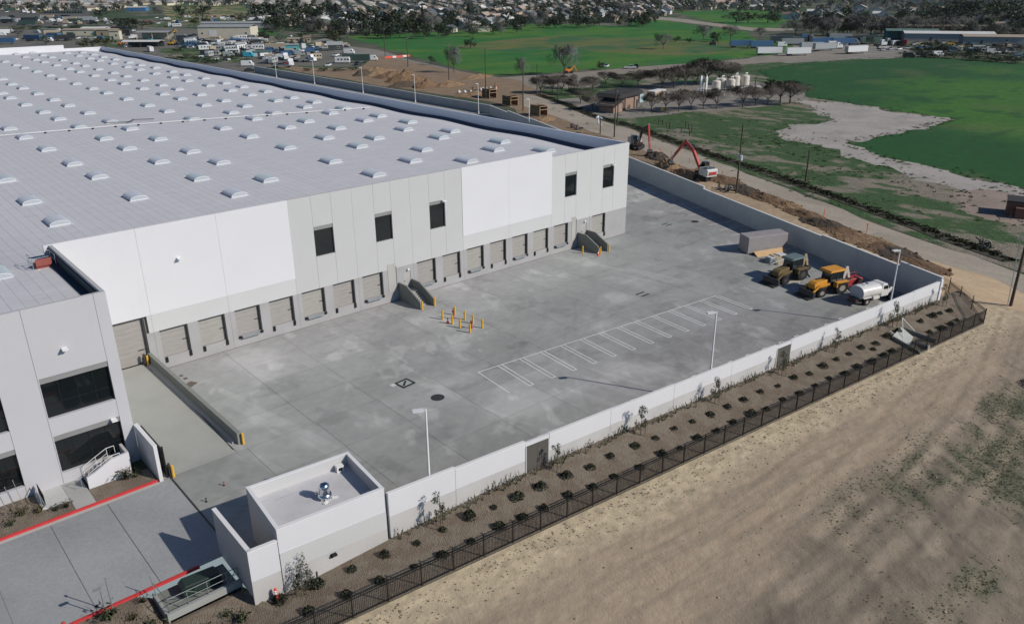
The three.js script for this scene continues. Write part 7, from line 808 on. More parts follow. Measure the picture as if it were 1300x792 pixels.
const veh = [["car","silver",129.7,-529.9,5.06,0,1],["car","black",130.4,-521.2,5.07,0,1],["car","black",136.6,-530.6,3.24,0,1],["pickup","black",118.9,-479.5,1.79,0,1],["car","blue",121.6,-476.8,0.34,0,1],["car","white",125.1,-475.9,2.41,0,1],["car","black",111.4,-487.4,2.57,0,1],["van","white",85.6,-453.7,0.28,0,1],["car","white",100.5,-441.9,0.31,0,1],["car","silver",102.8,-440.7,6.27,0,1],["car","white",105.6,-437.8,4.1,0,1],["camper","white",115.4,-437.3,1.47,0,1],["van","white",119.1,-425.1,2.73,0,1],["car","silver",128.2,-433.8,6.12,0,1],["car","white",139.0,-448.0,5.64,0,1],["camper","white",137.3,-430.6,5.3,0,1],["camper","silver",97.5,-386.0,2.46,0,1],["camper","silver",99.4,-382.1,3.1,0,1],["car","silver",104.3,-385.1,4.25,0,1],["camper","white",107.6,-385.7,0.38,0,1],["camper","silver",112.5,-380.8,3.49,0,1],["car","silver",123.3,-398.1,1.7,0,1],["car","tan",95.1,-398.4,5.52,0,1],["car","white",74.1,-355.3,0.4,0,1],["pickup","white",72.6,-334.4,4.27,0,1],["van","cyan",91.1,-338.3,5.46,0,1],["camper","white",65.8,-410.3,1.43,0,1],["machine","yellow",134.6,-566.1,5.62,0,1],["machine","yellow",91.4,-450.1,5.48,0,1],["car","black",120.5,-531.7,0.12,0,1],["car","red",139.6,-467.7,4.44,0,1],["car","dark",152.1,-473.0,0.01,0,1],["car","white",123.8,-623.6,3.16,0,1],["car","white",121.5,-626.1,2.74,0,1],["car","white",83.4,-486.3,1.28,0,1],["pickup","dark",93.8,-445.3,2.04,0,1],["car","dark",97.5,-447.4,5.06,0,1],["car","blue",88.6,-375.9,1.99,0,1],["pickup","black",102.4,-368.5,0.94,0,1],["car","white",75.5,-330.0,4.39,0,1],["van","white",95.2,-532.5,2.82,0,1],["car","teal",97.8,-511.2,5.02,0,1],["car","teal",98.5,-506.3,1.48,0,1],["car","dark",106.0,-421.4,2.01,0,1],["car","dark",83.6,-351.7,5.02,0,1],["car","silver",109.9,-375.4,0.05,3,1],["pickup","silver",105.9,-362.1,1.05,3,1],["car","dark",121.6,-383.8,0.05,3,1],["car","white",145.5,-375.5,1.45,3,1],["car","white",132.7,-350.3,-0.55,3,1],["car","silver",143.9,-363.2,-0.45,3,1],["pickup","silver",145.6,-357.3,-0.45,3,1],["pickup","white",125.6,-309.5,-0.65,3,1],["car","white",97.4,-267.1,-0.75,3,1],["camper","white",109.2,-274.4,-0.75,3,1],["box","green",115.0,-271.5,-0.75,3,1],["van","white",126.8,-276.6,-0.65,3,1],["van","white",138.6,-318.1,-0.75,3,1],["semi","white",134.1,-360.8,1.25,3,1],["box","tan",120.7,-366.4,-0.7,3,1],["camper","silver",83.8,-301.1,-0.75,3,1],["camper","silver",85.2,-298.2,-0.75,3,1],["semi","white",84.8,-279.5,-1.85,3,1],["semi","white",97.4,-309.7,-1.85,3,1],["semi","white",101.9,-291.7,-1.2,3,1],["flat","grey",98.0,-294.2,-1.2,3,1],["car","dark",61.3,-271.6,-0.65,3,1],["van","white",70.4,-293.8,-0.65,3,1],["pickup","dark",109.6,-261.6,-0.75,3,1],["car","white",179.7,-469.4,1.05,3,1],["car","red",85.0,-286.0,-0.55,3,1],["car","black",81.6,-282.7,-0.55,3,1],["flat","grey",79.5,-275.0,-0.65,3,1],["van","white",123.9,-351.5,-0.65,3,1],["car","dark",104.3,-335.1,0.05,3,1],["car","black",156.2,-404.9,0.05,3,1],["car","dark",132.4,-342.8,0.05,3,1],["semi","green",168.3,-1095.3,-0.05,1,1],["semi","dark",170.8,-1092.4,-0.05,1,1],["semi","green",173.2,-1089.5,-0.05,1,1],["semi","dark",175.6,-1086.6,-0.05,1,1],["semi","green",178.1,-1083.7,-0.05,1,1],["semi","dark",180.5,-1080.8,-0.05,1,1],["semi","green",182.9,-1077.9,-0.05,1,1],["semi","dark",185.4,-1075.0,-0.05,1,1],["semi","green",187.8,-1072.1,-0.05,1,1],["semi","dark",190.2,-1069.2,-0.05,1,1],["semi","green",192.6,-1066.3,-0.05,1,1],["semi","dark",195.0,-1063.4,-0.05,1,1],["semi","green",197.5,-1060.6,-0.05,1,1],["semi","dark",199.9,-1057.7,-0.05,1,1],["semi","green",202.3,-1054.8,-0.05,1,1],["semi","white",156.2,-1142.9,-0.05,2,1],["semi","white",154.1,-1112.2,-0.05,2,1],["semi","white",159.0,-1106.4,-0.05,2,1],["van","yellow",175.7,-1154.1,-0.05,2,1],["box","silver",84.8,-887.0,-0.65,2,1],["box","silver",83.8,-851.3,-0.65,2,1],["semi","white",101.5,-820.8,0.25,2,1],["semi","white",128.4,-932.0,0.25,2,1],["van","white",121.1,-854.9,-0.15,2,1],["semi","white",119.9,-827.6,-0.65,2,1],["car","dark",123.4,-823.7,-0.45,2,1],["car","white",123.2,-802.0,-0.45,2,1],["car","white",137.4,-836.6,-0.55,2,1],["car","white",106.0,-750.5,-0.65,2,1],["box","silver",148.7,-844.8,-0.65,2,1],["box","silver",147.9,-824.8,-0.65,2,1],["semi","black",135.2,-775.4,-0.65,2,1],["car","white",152.1,-820.1,-0.55,2,1],["car","white",169.3,-852.5,-0.65,2,1],["van","white",144.3,-752.4,-0.65,2,1],["semi","white",156.4,-806.5,-0.65,2,1],["semi","black",134.4,-763.3,-0.55,2,1],["car","black",121.4,-875.5,-0.55,2,1],["van","white",174.3,-1282.3,-0.55,2,1],["box","green",156.3,-1219.4,-0.45,2,1],["car","white",144.8,-1181.3,-0.45,2,1],["flat","black",127.9,-783.5,-0.55,2,1],["car","dark",133.5,-832.2,-0.55,2,1],["car","black",127.6,-868.6,-0.55,2,1],["van","white",35.8,-637.5,-0.55,0,1],["van","white",49.0,-679.7,-0.55,0,1],["car","white",31.5,-575.6,-0.55,0,1],["car","white",40.6,-573.0,-0.55,0,1],["box","blue",18.5,-538.0,-0.65,0,1],["car","black",38.8,-579.0,-0.55,0,1],["car","black",75.7,-633.6,-0.55,0,1],["van","white",72.7,-603.4,-0.55,0,1],["car","silver",96.8,-565.3,-0.55,0,1],["car","white",114.0,-605.0,-0.55,0,1],["machine","orange",69.0,-472.1,-0.55,0,1],["car","black",103.9,-570.4,-0.55,0,1],["car","white",67.2,-454.1,-0.55,0,1],["car","white",217.4,-842.8,-0.55,2,1],["car","white",208.7,-801.5,-0.55,2,1],["car","red",180.1,-764.1,-0.55,2,1],["car","red",183.3,-760.5,-0.55,2,1],["car","white",178.1,-724.2,-0.55,2,1],["van","white",212.6,-797.1,-0.55,2,1],["car","white",204.9,-758.5,-0.55,2,1],["semi","white",166.4,-661.6,-0.55,2,1],["camper","white",170.7,-656.9,-0.55,2,1],["car","silver",251.6,-777.7,-0.55,2,1],["car","black",241.2,-740.7,-0.55,2,1],["car","white",252.3,-752.0,-0.55,2,1],["car","silver",263.8,-763.7,-0.55,2,1],["car","dark",268.3,-758.6,-0.55,2,1],["car","white",238.8,-698.3,-0.55,2,1],["car","white",235.8,-746.8,-0.55,2,1],["semi","red",382.8,-1422.2,-0.55,2,1],["box","red",395.6,-1478.5,-0.55,2,1],["box","white",287.1,-157.3,-0.6,4,1],["box","white",294.5,-145.5,-0.53,4,1],["box","white",325.2,-130.7,-0.33,4,1],["box","blue",321.4,-184.0,-0.6,4,1],["box","silver",330.7,-158.9,-0.55,4,1],["box","silver",331.1,-151.5,-0.45,4,1],["box","blue",367.3,-173.1,-0.6,4,1],["box","blue",372.4,-163.1,-0.6,4,1],["van","white",339.4,-182.2,-0.65,4,1],["van","white",355.5,-180.4,-0.65,4,1],["camper","silver",353.7,-184.6,-0.65,4,1],["van","white",366.2,-166.0,-0.65,4,1],["van","white",382.5,-161.0,-0.65,4,1],["semi","white",347.0,-152.6,-0.55,4,1],["flat","grey",322.1,-152.7,-0.55,4,1],["car","white",390.5,-197.1,-0.65,4,1],["car","white",387.5,-197.5,-0.65,4,1],["car","white",408.7,-191.9,-0.65,4,1],["van","yellow",417.2,-183.0,-0.65,4,1],["car","silver",432.3,-196.2,-0.65,4,1],["box","dark",364.2,-198.2,-0.65,4,1],["car","black",387.3,-187.2,-0.65,4,1],["semi","black",388.5,-160.8,-0.55,4,1],["box","dark",406.9,-166.8,-0.65,4,1],["car","white",375.2,-162.5,-0.55,4,1],["box","dark",362.4,-187.7,-0.65,4,1],["semi","white",382.5,-145.0,-0.55,5,1],["flat","white",363.5,-133.1,-0.55,5,1],["car","white",352.3,-129.8,-0.55,5,1],["car","white",360.0,-129.2,-0.55,5,1],["semi","silver",395.8,-148.1,-0.55,5,1],["van","white",393.5,-142.0,-0.55,5,1],["semi","red",391.3,-136.0,0.25,5,1],["car","white",400.2,-135.1,-0.65,5,1],["car","tan",407.5,-136.1,-0.65,5,1],["car","silver",371.4,-125.1,-0.65,5,1],["car","white",423.6,-128.2,-0.55,5,1],["car","yellow",420.3,-122.8,-0.55,5,1],["car","tan",404.9,-114.0,-0.55,5,1],["car","yellow",401.1,-109.9,-0.55,5,1],["van","blue",372.1,-102.7,-0.65,5,1],["van","blue",365.2,-89.5,-0.65,5,1],["van","silver",379.0,-102.7,-0.65,5,1],["car","white",405.8,-97.4,-0.65,5,1],["car","white",379.0,-82.2,-0.65,5,1],["car","white",390.8,-83.8,-0.65,5,1],["car","white",347.2,-65.2,-0.65,5,1],["car","white",353.4,-64.6,-0.65,5,1],["car","silver",363.6,-84.7,-0.65,5,1],["car","black",386.1,-95.6,-0.65,5,1],["van","silver",371.5,-83.2,-0.65,5,1],["car","dark",378.7,-110.3,-0.65,5,1],["car","dark",393.0,-103.0,-0.65,5,1],["car","white",372.8,-69.1,-0.65,5,1],["car","white",644.6,-520.0,-0.65,4,1],["van","dark",598.0,-485.0,-0.65,4,1],["car","white",619.3,-518.6,-0.65,4,1],["car","black",618.2,-490.0,-0.65,4,1],["car","silver",568.1,-611.0,-0.65,4,1],["car","white",543.3,-577.8,-0.65,4,1],["car","black",586.8,-557.0,-0.65,4,1],["car","black",556.7,-533.2,-0.65,4,1],["car","white",679.8,-660.3,-0.65,4,1],["car","silver",623.0,-578.9,-0.65,4,1],["car","black",628.6,-572.1,-0.65,4,1],["van","white",588.6,-524.7,-0.65,4,1],["car","white",595.5,-516.6,-0.65,4,1],["car","dark",597.3,-576.3,-0.65,4,1],["machine","orange",154.6,-168.0,-0.45,6,1],["pickup","silver",187.0,-162.6,-0.65,6,1],["pickup","black",191.5,-162.9,-0.65,6,1],["car","white",184.7,-174.4,-0.55,6,1],["box","blue",318.0,-194.8,-0.6,4,1],["machine","black",321.2,-216.3,-0.55,4,1],["pickup","white",106.2,-460.4,-0.83,0,1],["pickup","white",91.4,-418.8,-0.71,0,1],["camper","dark",133.1,-415.6,-0.72,0,1],["camper","silver",137.3,-461.6,-0.58,0,1],["camper","blue",127.0,-437.0,-0.53,0,1],["car","grey",153.8,-455.6,-0.87,0,1],["van","black",111.4,-442.0,-1.0,0,1],["van","grey",152.9,-468.8,-0.76,0,1],["car","dark",90.1,-424.1,-0.78,0,1],["pickup","green",141.2,-469.1,-0.9,0,1],["pickup","dark",114.6,-497.1,-1.02,0,1],["van","dark",128.3,-410.4,-0.67,0,1],["car","grey",89.6,-412.4,-0.49,0,1],["car","blue",123.0,-516.2,-1.03,0,1],["car","white",121.0,-472.1,-0.61,0,1],["car","grey",89.8,-431.4,-0.7,0,1],["camper","white",144.2,-467.0,-0.55,0,1],["pickup","blue",159.4,-479.2,-0.43,0,1],["car","black",125.4,-516.4,-0.39,0,1],["camper","silver",106.8,-412.4,-0.58,0,1],["car","green",93.8,-410.3,-1.02,0,1],["camper","tan",126.3,-467.0,-0.78,0,1],["camper","black",107.6,-472.9,-0.19,0,1],["car","white",128.4,-430.9,-0.31,0,1],["pickup","silver",114.6,-395.2,-0.7,0,1],["pickup","blue",109.0,-465.6,-0.62,0,1],["car","dark",153.1,-484.3,-0.82,0,1],["camper","black",157.6,-461.4,-0.37,0,1],["car","white",90.2,-427.2,-0.82,0,1],["car","white",139.8,-490.8,-0.91,0,1],["camper","grey",118.6,-507.0,-0.77,0,1],["car","dark",108.3,-438.1,-0.69,0,1],["car","green",117.9,-463.5,-1.23,0,1],["van","green",102.2,-455.7,-0.56,0,1],["van","blue",149.0,-483.2,-0.45,0,1],["camper","white",108.2,-463.3,-0.82,0,1],["camper","tan",117.0,-408.0,-0.64,0,1],["car","silver",143.7,-459.0,-0.64,0,1],["pickup","white",130.1,-467.5,-0.88,0,1],["car","dark",105.8,-443.5,-0.17,0,1],["van","dark",101.2,-424.9,-0.56,0,1],["pickup","black",126.9,-436.3,-1.08,0,1],["car","grey",112.0,-480.3,-0.67,0,1],["camper","blue",96.1,-430.1,-0.62,0,1],["car","black",125.8,-405.4,-0.74,0,1],["car","dark",104.9,-427.5,-0.6,0,1],["van","tan",127.5,-412.2,-0.48,0,1],["camper","white",134.3,-438.8,-0.84,0,1],["car","tan",110.5,-413.4,-0.91,0,1],["pickup","white",105.9,-409.8,-0.7,0,1],["van","white",133.8,-495.0,-0.58,0,1],["camper","silver",104.4,-414.9,-0.45,0,1],["car","grey",116.3,-445.8,-0.68,0,1],["car","silver",107.2,-410.8,-0.73,0,1],["car","green",105.4,-467.0,-0.83,0,1],["camper","silver",138.5,-421.9,-0.46,0,1],["camper","grey",101.2,-436.0,-0.73,0,1],["car","tan",97.5,-420.1,-0.96,0,1],["pickup","green",107.8,-426.1,-0.94,0,1],["camper","grey",113.0,-473.6,-0.43,0,1],["camper","dark",114.6,-494.0,-0.59,0,1],["van","white",147.1,-491.7,-0.92,0,1],["car","dark",118.5,-392.7,-0.76,0,1],["camper","tan",141.9,-436.9,-0.27,0,1],["camper","white",104.3,-451.6,-0.52,0,1],["pickup","grey",116.1,-395.2,-0.19,0,1],["camper","green",97.3,-344.8,-0.55,0,1],["car","silver",107.6,-384.1,-0.54,0,1],["car","tan",110.3,-386.6,-0.4,0,1],["van","silver",84.8,-348.5,-0.69,0,1],["camper","grey",79.4,-356.6,-0.57,0,1],["pickup","dark",89.1,-379.7,-0.39,0,1],["camper","white",92.0,-397.9,-0.36,0,1],["car","green",96.1,-342.3,-0.58,0,1],["pickup","dark",98.2,-377.7,-0.31,0,1],["van","black",80.5,-368.4,-0.33,0,1],["pickup","dark",92.2,-364.4,-0.8,0,1],["camper","white",114.4,-400.6,-0.69,0,1],["car","dark",89.4,-353.2,-0.32,0,1],["van","white",103.5,-427.8,-0.69,0,1],["car","dark",101.3,-418.0,-0.56,0,1],["car","dark",89.5,-351.1,-0.59,0,1],["car","dark",118.2,-415.8,-0.19,0,1],["camper","grey",111.8,-416.5,0.26,0,1],["camper","white",114.8,-378.7,-0.62,0,1],["van","tan",81.9,-358.6,-0.17,0,1],["camper","silver",94.2,-343.6,-0.31,0,1],["van","tan",95.3,-392.4,-0.08,0,1],["camper","white",92.0,-360.4,-0.54,0,1],["car","tan",96.9,-408.6,-0.15,0,1],["car","blue",103.9,-396.4,-0.29,0,1],["pickup","white",96.5,-409.2,-0.27,0,1],["camper","silver",77.6,-355.1,-0.69,0,1],["van","dark",107.6,-391.1,-0.16,0,1],["car","black",112.7,-418.6,-0.29,0,1],["car","tan",101.7,-401.3,-0.43,0,1],["van","tan",98.7,-392.8,-0.27,0,1],["camper","silver",112.7,-400.4,-0.43,0,1],["car","blue",92.3,-347.4,-0.59,0,1],["car","tan",80.1,-360.2,-0.72,0,1],["car","dark",107.4,-383.0,-0.99,0,1],["camper","green",92.8,-364.6,-0.52,0,1],["pickup","green",100.9,-390.9,-0.29,0,1],["pickup","grey",120.3,-402.7,-0.45,0,1],["pickup","silver",95.1,-346.4,-0.21,0,1],["car","blue",114.1,-402.2,-0.15,0,1],["camper","grey",120.8,-391.4,-0.5,0,1],["car","grey",99.4,-367.9,-0.77,0,1],["van","green",103.6,-388.2,-0.7,0,1],["van","black",106.7,-397.5,-0.82,0,1],["car","white",99.7,-322.1,0.15,3,1],["van","tan",93.9,-319.0,-0.66,3,1],["van","grey",113.8,-326.5,-0.37,3,1],["car","tan",139.1,-408.5,-0.73,3,1],["car","blue",140.8,-365.5,0.04,3,1],["car","silver",107.2,-303.0,-0.39,3,1],["car","silver",120.8,-370.6,-0.23,3,1],["car","dark",91.4,-322.5,-0.3,3,1],["van","blue",107.8,-329.9,-0.26,3,1],["van","black",141.8,-392.2,0.11,3,1],["van","white",124.4,-372.7,-0.69,3,1],["car","white",101.5,-324.9,-0.32,3,1],["van","white",94.8,-327.4,-0.04,3,1],["pickup","green",144.5,-369.2,-0.82,3,1],["van","blue",111.8,-334.0,-0.59,3,1],["car","black",143.5,-399.6,-0.45,3,1],["van","blue",124.3,-334.8,-0.4,3,1],["car","grey",95.6,-312.7,-0.38,3,1],["van","tan",116.0,-341.6,-0.51,3,1],["pickup","green",103.9,-347.6,-0.12,3,1],["pickup","blue",129.3,-339.8,-0.37,3,1],["car","blue",131.4,-348.6,-0.1,3,1],["pickup","tan",106.7,-317.8,-0.5,3,1],["car","white",152.4,-383.0,-0.15,3,1],["pickup","black",120.4,-324.6,-0.69,3,1],["camper","grey",119.7,-354.0,-0.02,3,1],["pickup","black",98.4,-321.9,-0.54,3,1],["van","silver",97.7,-315.9,-0.21,3,1],["car","blue",136.7,-356.5,-0.44,3,1],["pickup","silver",141.9,-368.7,-0.05,3,1],["camper","tan",109.1,-301.7,-0.35,3,1],["car","silver",127.5,-335.7,0.03,3,1],["car","grey",126.9,-372.0,-0.15,3,1],["car","white",121.0,-385.6,-0.7,3,1],["pickup","tan",122.5,-329.2,-0.64,3,1],["van","tan",133.3,-407.2,-0.56,3,1],["pickup","white",127.7,-348.2,0.02,3,1],["car","black",141.1,-397.1,-0.55,3,1],["pickup","silver",107.2,-335.2,-0.16,3,1],["pickup","silver",102.3,-310.1,-0.5,3,1],["car","silver",127.2,-386.4,-0.72,3,1],["car","grey",127.4,-385.7,-0.2,3,1],["van","white",133.9,-388.2,-0.27,3,1],["van","blue",113.7,-359.9,-0.61,3,1],["pickup","white",137.7,-407.4,0.1,3,1],["car","white",108.6,-337.0,-0.29,3,1],["car","grey",120.4,-340.7,-0.22,3,1],["car","white",126.8,-391.0,-0.65,3,1],["car","white",143.0,-329.1,-0.26,3,1],["pickup","white",163.4,-375.6,0.11,3,1],["car","white",157.5,-379.5,0.0,3,1],["van","black",145.4,-343.4,-0.17,3,1],["car","blue",141.8,-358.7,-0.39,3,1],["car","tan",162.9,-365.0,-0.31,3,1],["van","grey",161.6,-379.3,-0.22,3,1],["car","tan",151.5,-369.2,-0.6,3,1],["van","black",159.6,-381.2,0.0,3,1],["car","blue",160.0,-358.5,-0.88,3,1],["van","tan",151.8,-375.2,-0.02,3,1],["van","tan",160.0,-359.1,-0.49,3,1],["car","black",135.2,-345.2,-0.08,3,1],["pickup","white",144.1,-368.3,-0.41,3,1],["car","blue",278.1,-755.6,-0.77,2,1],["car","grey",251.8,-814.3,-0.27,2,1],["car","white",214.6,-693.5,-0.28,2,1],["car","grey",216.8,-700.0,-0.87,2,1],["van","dark",257.5,-696.7,-0.66,2,1],["van","blue",247.4,-674.9,-0.48,2,1],["van","black",215.0,-686.6,-0.59,2,1],["car","dark",264.0,-784.5,-0.97,2,1],["car","white",237.0,-694.6,-0.62,2,1],["car","grey",279.0,-772.1,-0.85,2,1],["van","green",273.2,-799.8,-0.19,2,1],["car","white",257.2,-763.0,-0.74,2,1],["van","white",245.8,-831.4,-0.53,2,1],["car","white",219.2,-734.6,-0.35,2,1],["car","dark",290.5,-787.2,-0.84,2,1],["car","white",267.4,-818.5,-1.15,2,1],["car","black",219.4,-706.5,-0.83,2,1],["car","grey",241.0,-793.0,-0.79,2,1],["van","blue",233.7,-729.9,-0.6,2,1],["car","white",254.1,-710.0,-0.46,2,1],["van","grey",279.6,-751.5,-0.76,2,1],["van","green",258.0,-698.5,-0.9,2,1],["car","grey",246.0,-717.6,-0.69,2,1],["van","white",256.1,-763.3,-0.4,2,1],["car","silver",243.9,-748.7,-0.88,2,1],["van","black",279.0,-792.4,-0.89,2,1],["car","black",278.0,-805.4,-0.97,2,1],["car","green",273.0,-825.0,-1.2,2,1],["car","white",267.9,-779.1,-0.39,2,1],["car","white",233.4,-755.5,-0.95,2,1],["car","white",269.1,-765.7,-0.71,2,1],["van","dark",225.4,-733.8,-1.05,2,1],["car","white",213.3,-749.9,-0.73,2,1],["car","silver",244.4,-708.9,-1.03,2,1],["car","tan",298.1,-779.8,-0.56,2,1],["car","silver",255.7,-749.6,-0.53,2,1],["van","blue",193.1,-714.8,-1.39,2,1],["van","white",214.3,-668.2,-0.75,2,1],["van","tan",218.9,-701.9,-0.83,2,1],["car","dark",205.4,-747.2,-0.98,2,1],["car","black",125.0,-861.1,-0.58,2,1],["semi","dark",127.1,-907.3,-0.44,2,1],["van","grey",124.1,-909.3,-0.44,2,1],["box","green",129.0,-804.3,-0.68,2,1],["box","silver",128.8,-860.8,-1.13,2,1],["car","black",104.1,-772.7,-0.69,2,1],["car","green",81.2,-802.1,-0.63,2,1],["box","green",85.5,-787.3,-0.64,2,1],["van","black",112.7,-989.0,-0.44,2,1],["box","tan",136.5,-852.0,-0.64,2,1],["van","black",88.3,-808.6,-0.86,2,1],["van","grey",99.9,-961.2,-0.58,2,1],["box","tan",132.4,-921.4,-0.69,2,1],["car","white",105.9,-926.0,-0.94,2,1],["van","tan",119.7,-801.1,-0.62,2,1],["car","blue",118.7,-934.6,-0.8,2,1],["van","dark",144.4,-935.2,-1.03,2,1],["box","dark",96.6,-828.5,-0.6,2,1],["van","dark",95.8,-908.5,-0.66,2,1],["car","blue",90.4,-842.8,-0.61,2,1],["semi","dark",86.0,-894.9,-0.95,2,1],["box","dark",80.6,-847.0,-0.9,2,1],["car","grey",87.9,-909.5,-0.97,2,1],["box","black",145.5,-903.3,-1.23,2,1],["semi","green",119.9,-911.6,-0.9,2,1],["van","green",103.7,-860.9,-0.93,2,1],["semi","tan",122.9,-768.4,-0.48,2,1],["semi","white",124.0,-839.3,-0.34,2,1],["van","grey",111.3,-825.1,-0.52,2,1],["van","tan",100.1,-810.0,-0.89,2,1],["van","white",141.2,-881.8,-0.37,2,1],["box","black",102.8,-867.6,-0.56,2,1],["box","blue",136.9,-864.8,-0.36,2,1],["van","blue",132.7,-873.5,-0.76,2,1],["car","tan",91.0,-628.8,-0.93,0,1],["van","silver",68.1,-526.3,-0.73,0,1],["pickup","green",65.4,-511.6,-0.57,0,1],["box","white",104.8,-627.8,-0.57,0,1],["pickup","black",55.7,-542.1,-0.95,0,1],["box","dark",103.5,-576.3,-1.2,0,1],["pickup","tan",109.0,-592.4,-0.85,0,1],["box","grey",65.5,-624.8,-0.92,0,1],["car","white",56.8,-590.6,-0.13,0,1],["van","green",72.0,-595.5,-0.79,0,1],["van","black",24.0,-562.9,-0.6,0,1],["pickup","dark",61.6,-613.5,-0.12,0,1],["van","silver",62.2,-651.7,-1.02,0,1],["box","tan",63.9,-607.9,-0.48,0,1],["box","black",55.0,-544.4,-0.1,0,1],["car","black",78.3,-615.0,-0.34,0,1],["box","blue",39.0,-557.3,-1.0,0,1],["car","blue",47.6,-565.8,-0.81,0,1],["van","blue",88.5,-604.0,-0.55,0,1],["box","white",66.7,-627.4,-0.7,0,1],["pickup","grey",91.5,-646.5,-0.55,0,1],["van","white",43.6,-670.6,-0.6,0,1],["van","white",45.7,-545.9,-0.77,0,1],["box","black",112.4,-620.6,-0.65,0,1],["box","white",37.2,-649.3,-0.24,0,1],["car","white",66.1,-557.6,-0.6,0,1],["car","silver",71.2,-562.8,-0.63,0,1],["pickup","black",36.8,-555.5,-0.79,0,1],["van","blue",74.2,-532.2,-0.88,0,1],["pickup","grey",59.4,-593.0,-0.21,0,1],["flat","tan",417.2,-87.5,-0.67,5,1],["van","black",321.8,-102.1,-0.91,5,1],["flat","grey",379.6,-76.4,-0.38,5,1],["van","silver",358.8,-65.4,-0.97,5,1],["car","tan",394.7,-127.5,-0.22,5,1],["van","black",393.9,-138.9,-1.19,5,1],["car","white",389.6,-89.9,-0.38,5,1],["pickup","tan",429.0,-96.3,-0.73,5,1],["pickup","silver",400.5,-84.4,-1.59,5,1],["flat","blue",375.4,-112.9,-0.62,5,1],["car","silver",368.2,-88.1,-0.18,5,1],["van","white",338.6,-95.5,-0.59,5,1],["pickup","green",354.6,-86.7,0.05,5,1],["car","tan",351.0,-69.9,-0.29,5,1],["van","green",394.2,-144.1,-0.55,5,1],["car","white",396.6,-127.0,-0.66,5,1],["car","tan",406.4,-94.0,-0.97,5,1],["flat","white",388.9,-95.2,-1.24,5,1],["flat","white",406.4,-100.4,-0.76,5,1],["car","grey",421.0,-112.5,-1.71,5,1],["pickup","black",331.0,-99.1,-0.68,5,1],["flat","blue",377.4,-118.3,-1.03,5,1],["car","white",362.7,-125.9,0.0,5,1],["flat","grey",430.3,-98.6,-1.17,5,1],["pickup","green",341.4,-104.3,-0.53,5,1],["car","white",392.1,-107.1,0.24,5,1],["pickup","tan",339.7,-112.7,-1.03,5,1],["car","tan",404.8,-108.2,-1.01,5,1],["flat","white",369.1,-87.8,-1.86,5,1],["car","tan",402.8,-90.2,-1.18,5,1],["pickup","dark",352.0,-97.5,-0.94,5,1],["pickup","tan",349.6,-96.7,-1.2,5,1],["car","green",381.5,-112.6,-0.96,5,1],["pickup","black",351.5,-99.3,-1.53,5,1],["box","black",391.8,-165.4,-0.49,4,1],["box","green",389.7,-155.2,-0.51,4,1],["semi","grey",379.2,-159.5,-0.92,4,1],["semi","white",408.4,-186.5,-0.88,4,1],["semi","tan",395.5,-162.9,-0.42,4,1],["semi","black",413.1,-193.9,-0.58,4,1],["box","silver",406.2,-183.0,-0.88,4,1],["car","silver",356.0,-177.9,-0.69,4,1],["van","grey",407.8,-186.2,-0.82,4,1],["box","grey",350.3,-182.4,-0.63,4,1],["car","tan",429.9,-171.6,-0.11,4,1],["semi","grey",389.3,-193.0,-0.24,4,1],["semi","dark",386.7,-192.2,-0.42,4,1],["van","blue",407.6,-207.5,-0.64,4,1]];
veh.forEach(([t, c, x, z, ry, zi, s]) => vehicle(t, c, x, z, ry, vehZone[zi], s));
// ---------------------------------------------------------------- sheds and houses
const wallC = { cream: mat(C(0.66, 0.6, 0.48), { size: 8 }), white: mat(C(0.74, 0.74, 0.74), { size: 8 }), tan: mat(C(0.42, 0.33, 0.24), { size: 6 }), grey: mat(C(0.34, 0.36, 0.37), { size: 6 }), blue: mat(C(0.06, 0.2, 0.42), { size: 4 }), teal: mat(C(0.1, 0.38, 0.42), { size: 4 }), pale: mat(C(0.5, 0.56, 0.57), { size: 6 }), dark: mat(C(0.06, 0.07, 0.075), { size: 4 }), brown: mat(C(0.3, 0.17, 0.1), { size: 3 }) };
const roofC = { grey: mat(C(0.33, 0.36, 0.37), { size: 8 }), brown: mat(C(0.2, 0.155, 0.125), { size: 5 }), white: mat(C(0.7, 0.7, 0.69), { size: 8 }), slate: mat(C(0.12, 0.13, 0.145), { size: 5 }), tan: mat(C(0.42, 0.35, 0.28), { size: 5 }), pink: mat(C(0.46, 0.36, 0.3), { size: 5 }), green: mat(C(0.12, 0.2, 0.19), { size: 5 }) };
function shed(name, label, cat, x, z, ry, w, d, h, wc, rc, o = {}) {
  const t = thing(name, label, cat, [x, -0.08, z], ry, o.group);
  part(t, 'wall', o.open ? [box(w, h, 0.2, 0, 0, -d / 2 + 0.1), box(0.3, h, 0.3, -w / 2 + 0.2, 0, d / 2 - 0.2), box(0.3, h, 0.3, w / 2 - 0.2, 0, d / 2 - 0.2), box(0.3, h, 0.3, 0, 0, d / 2 - 0.2)] : box(w, h, d), wallC[wc]);
  const p = o.pitch ?? 0.08; part(t, 'roof', ext([[-d / 2 - 0.4, h - 0.05], [0, h + p * d], [d / 2 + 0.4, h - 0.05], [d / 2 + 0.4, h + 0.12], [0, h + 0.2 + p * d], [-d / 2 - 0.4, h + 0.12]].map((q) => q), w + 0.6).rotateY(Math.PI / 2), roofC[rc]);
  if (!o.open) { for (const [dx, dw, dh, c] of o.doors ?? [[-w * 0.2, 1.2, 2.1, 'dark']]) part(t, 'door', box(dw, dh, 0.1, dx, 0.05, d / 2 + 0.04), wallC[c]); for (const dx of o.wins ?? [w * 0.2]) { const q = part(t, 'window', box(1.5, 1.2, 0.1, dx, h * 0.4, d / 2 + 0.03), M_steelW); part(q, 'pane', box(1.3, 1.0, 0.1, dx, h * 0.4 + 0.1, d / 2 + 0.05), M_glassD); } }
  return t;
}
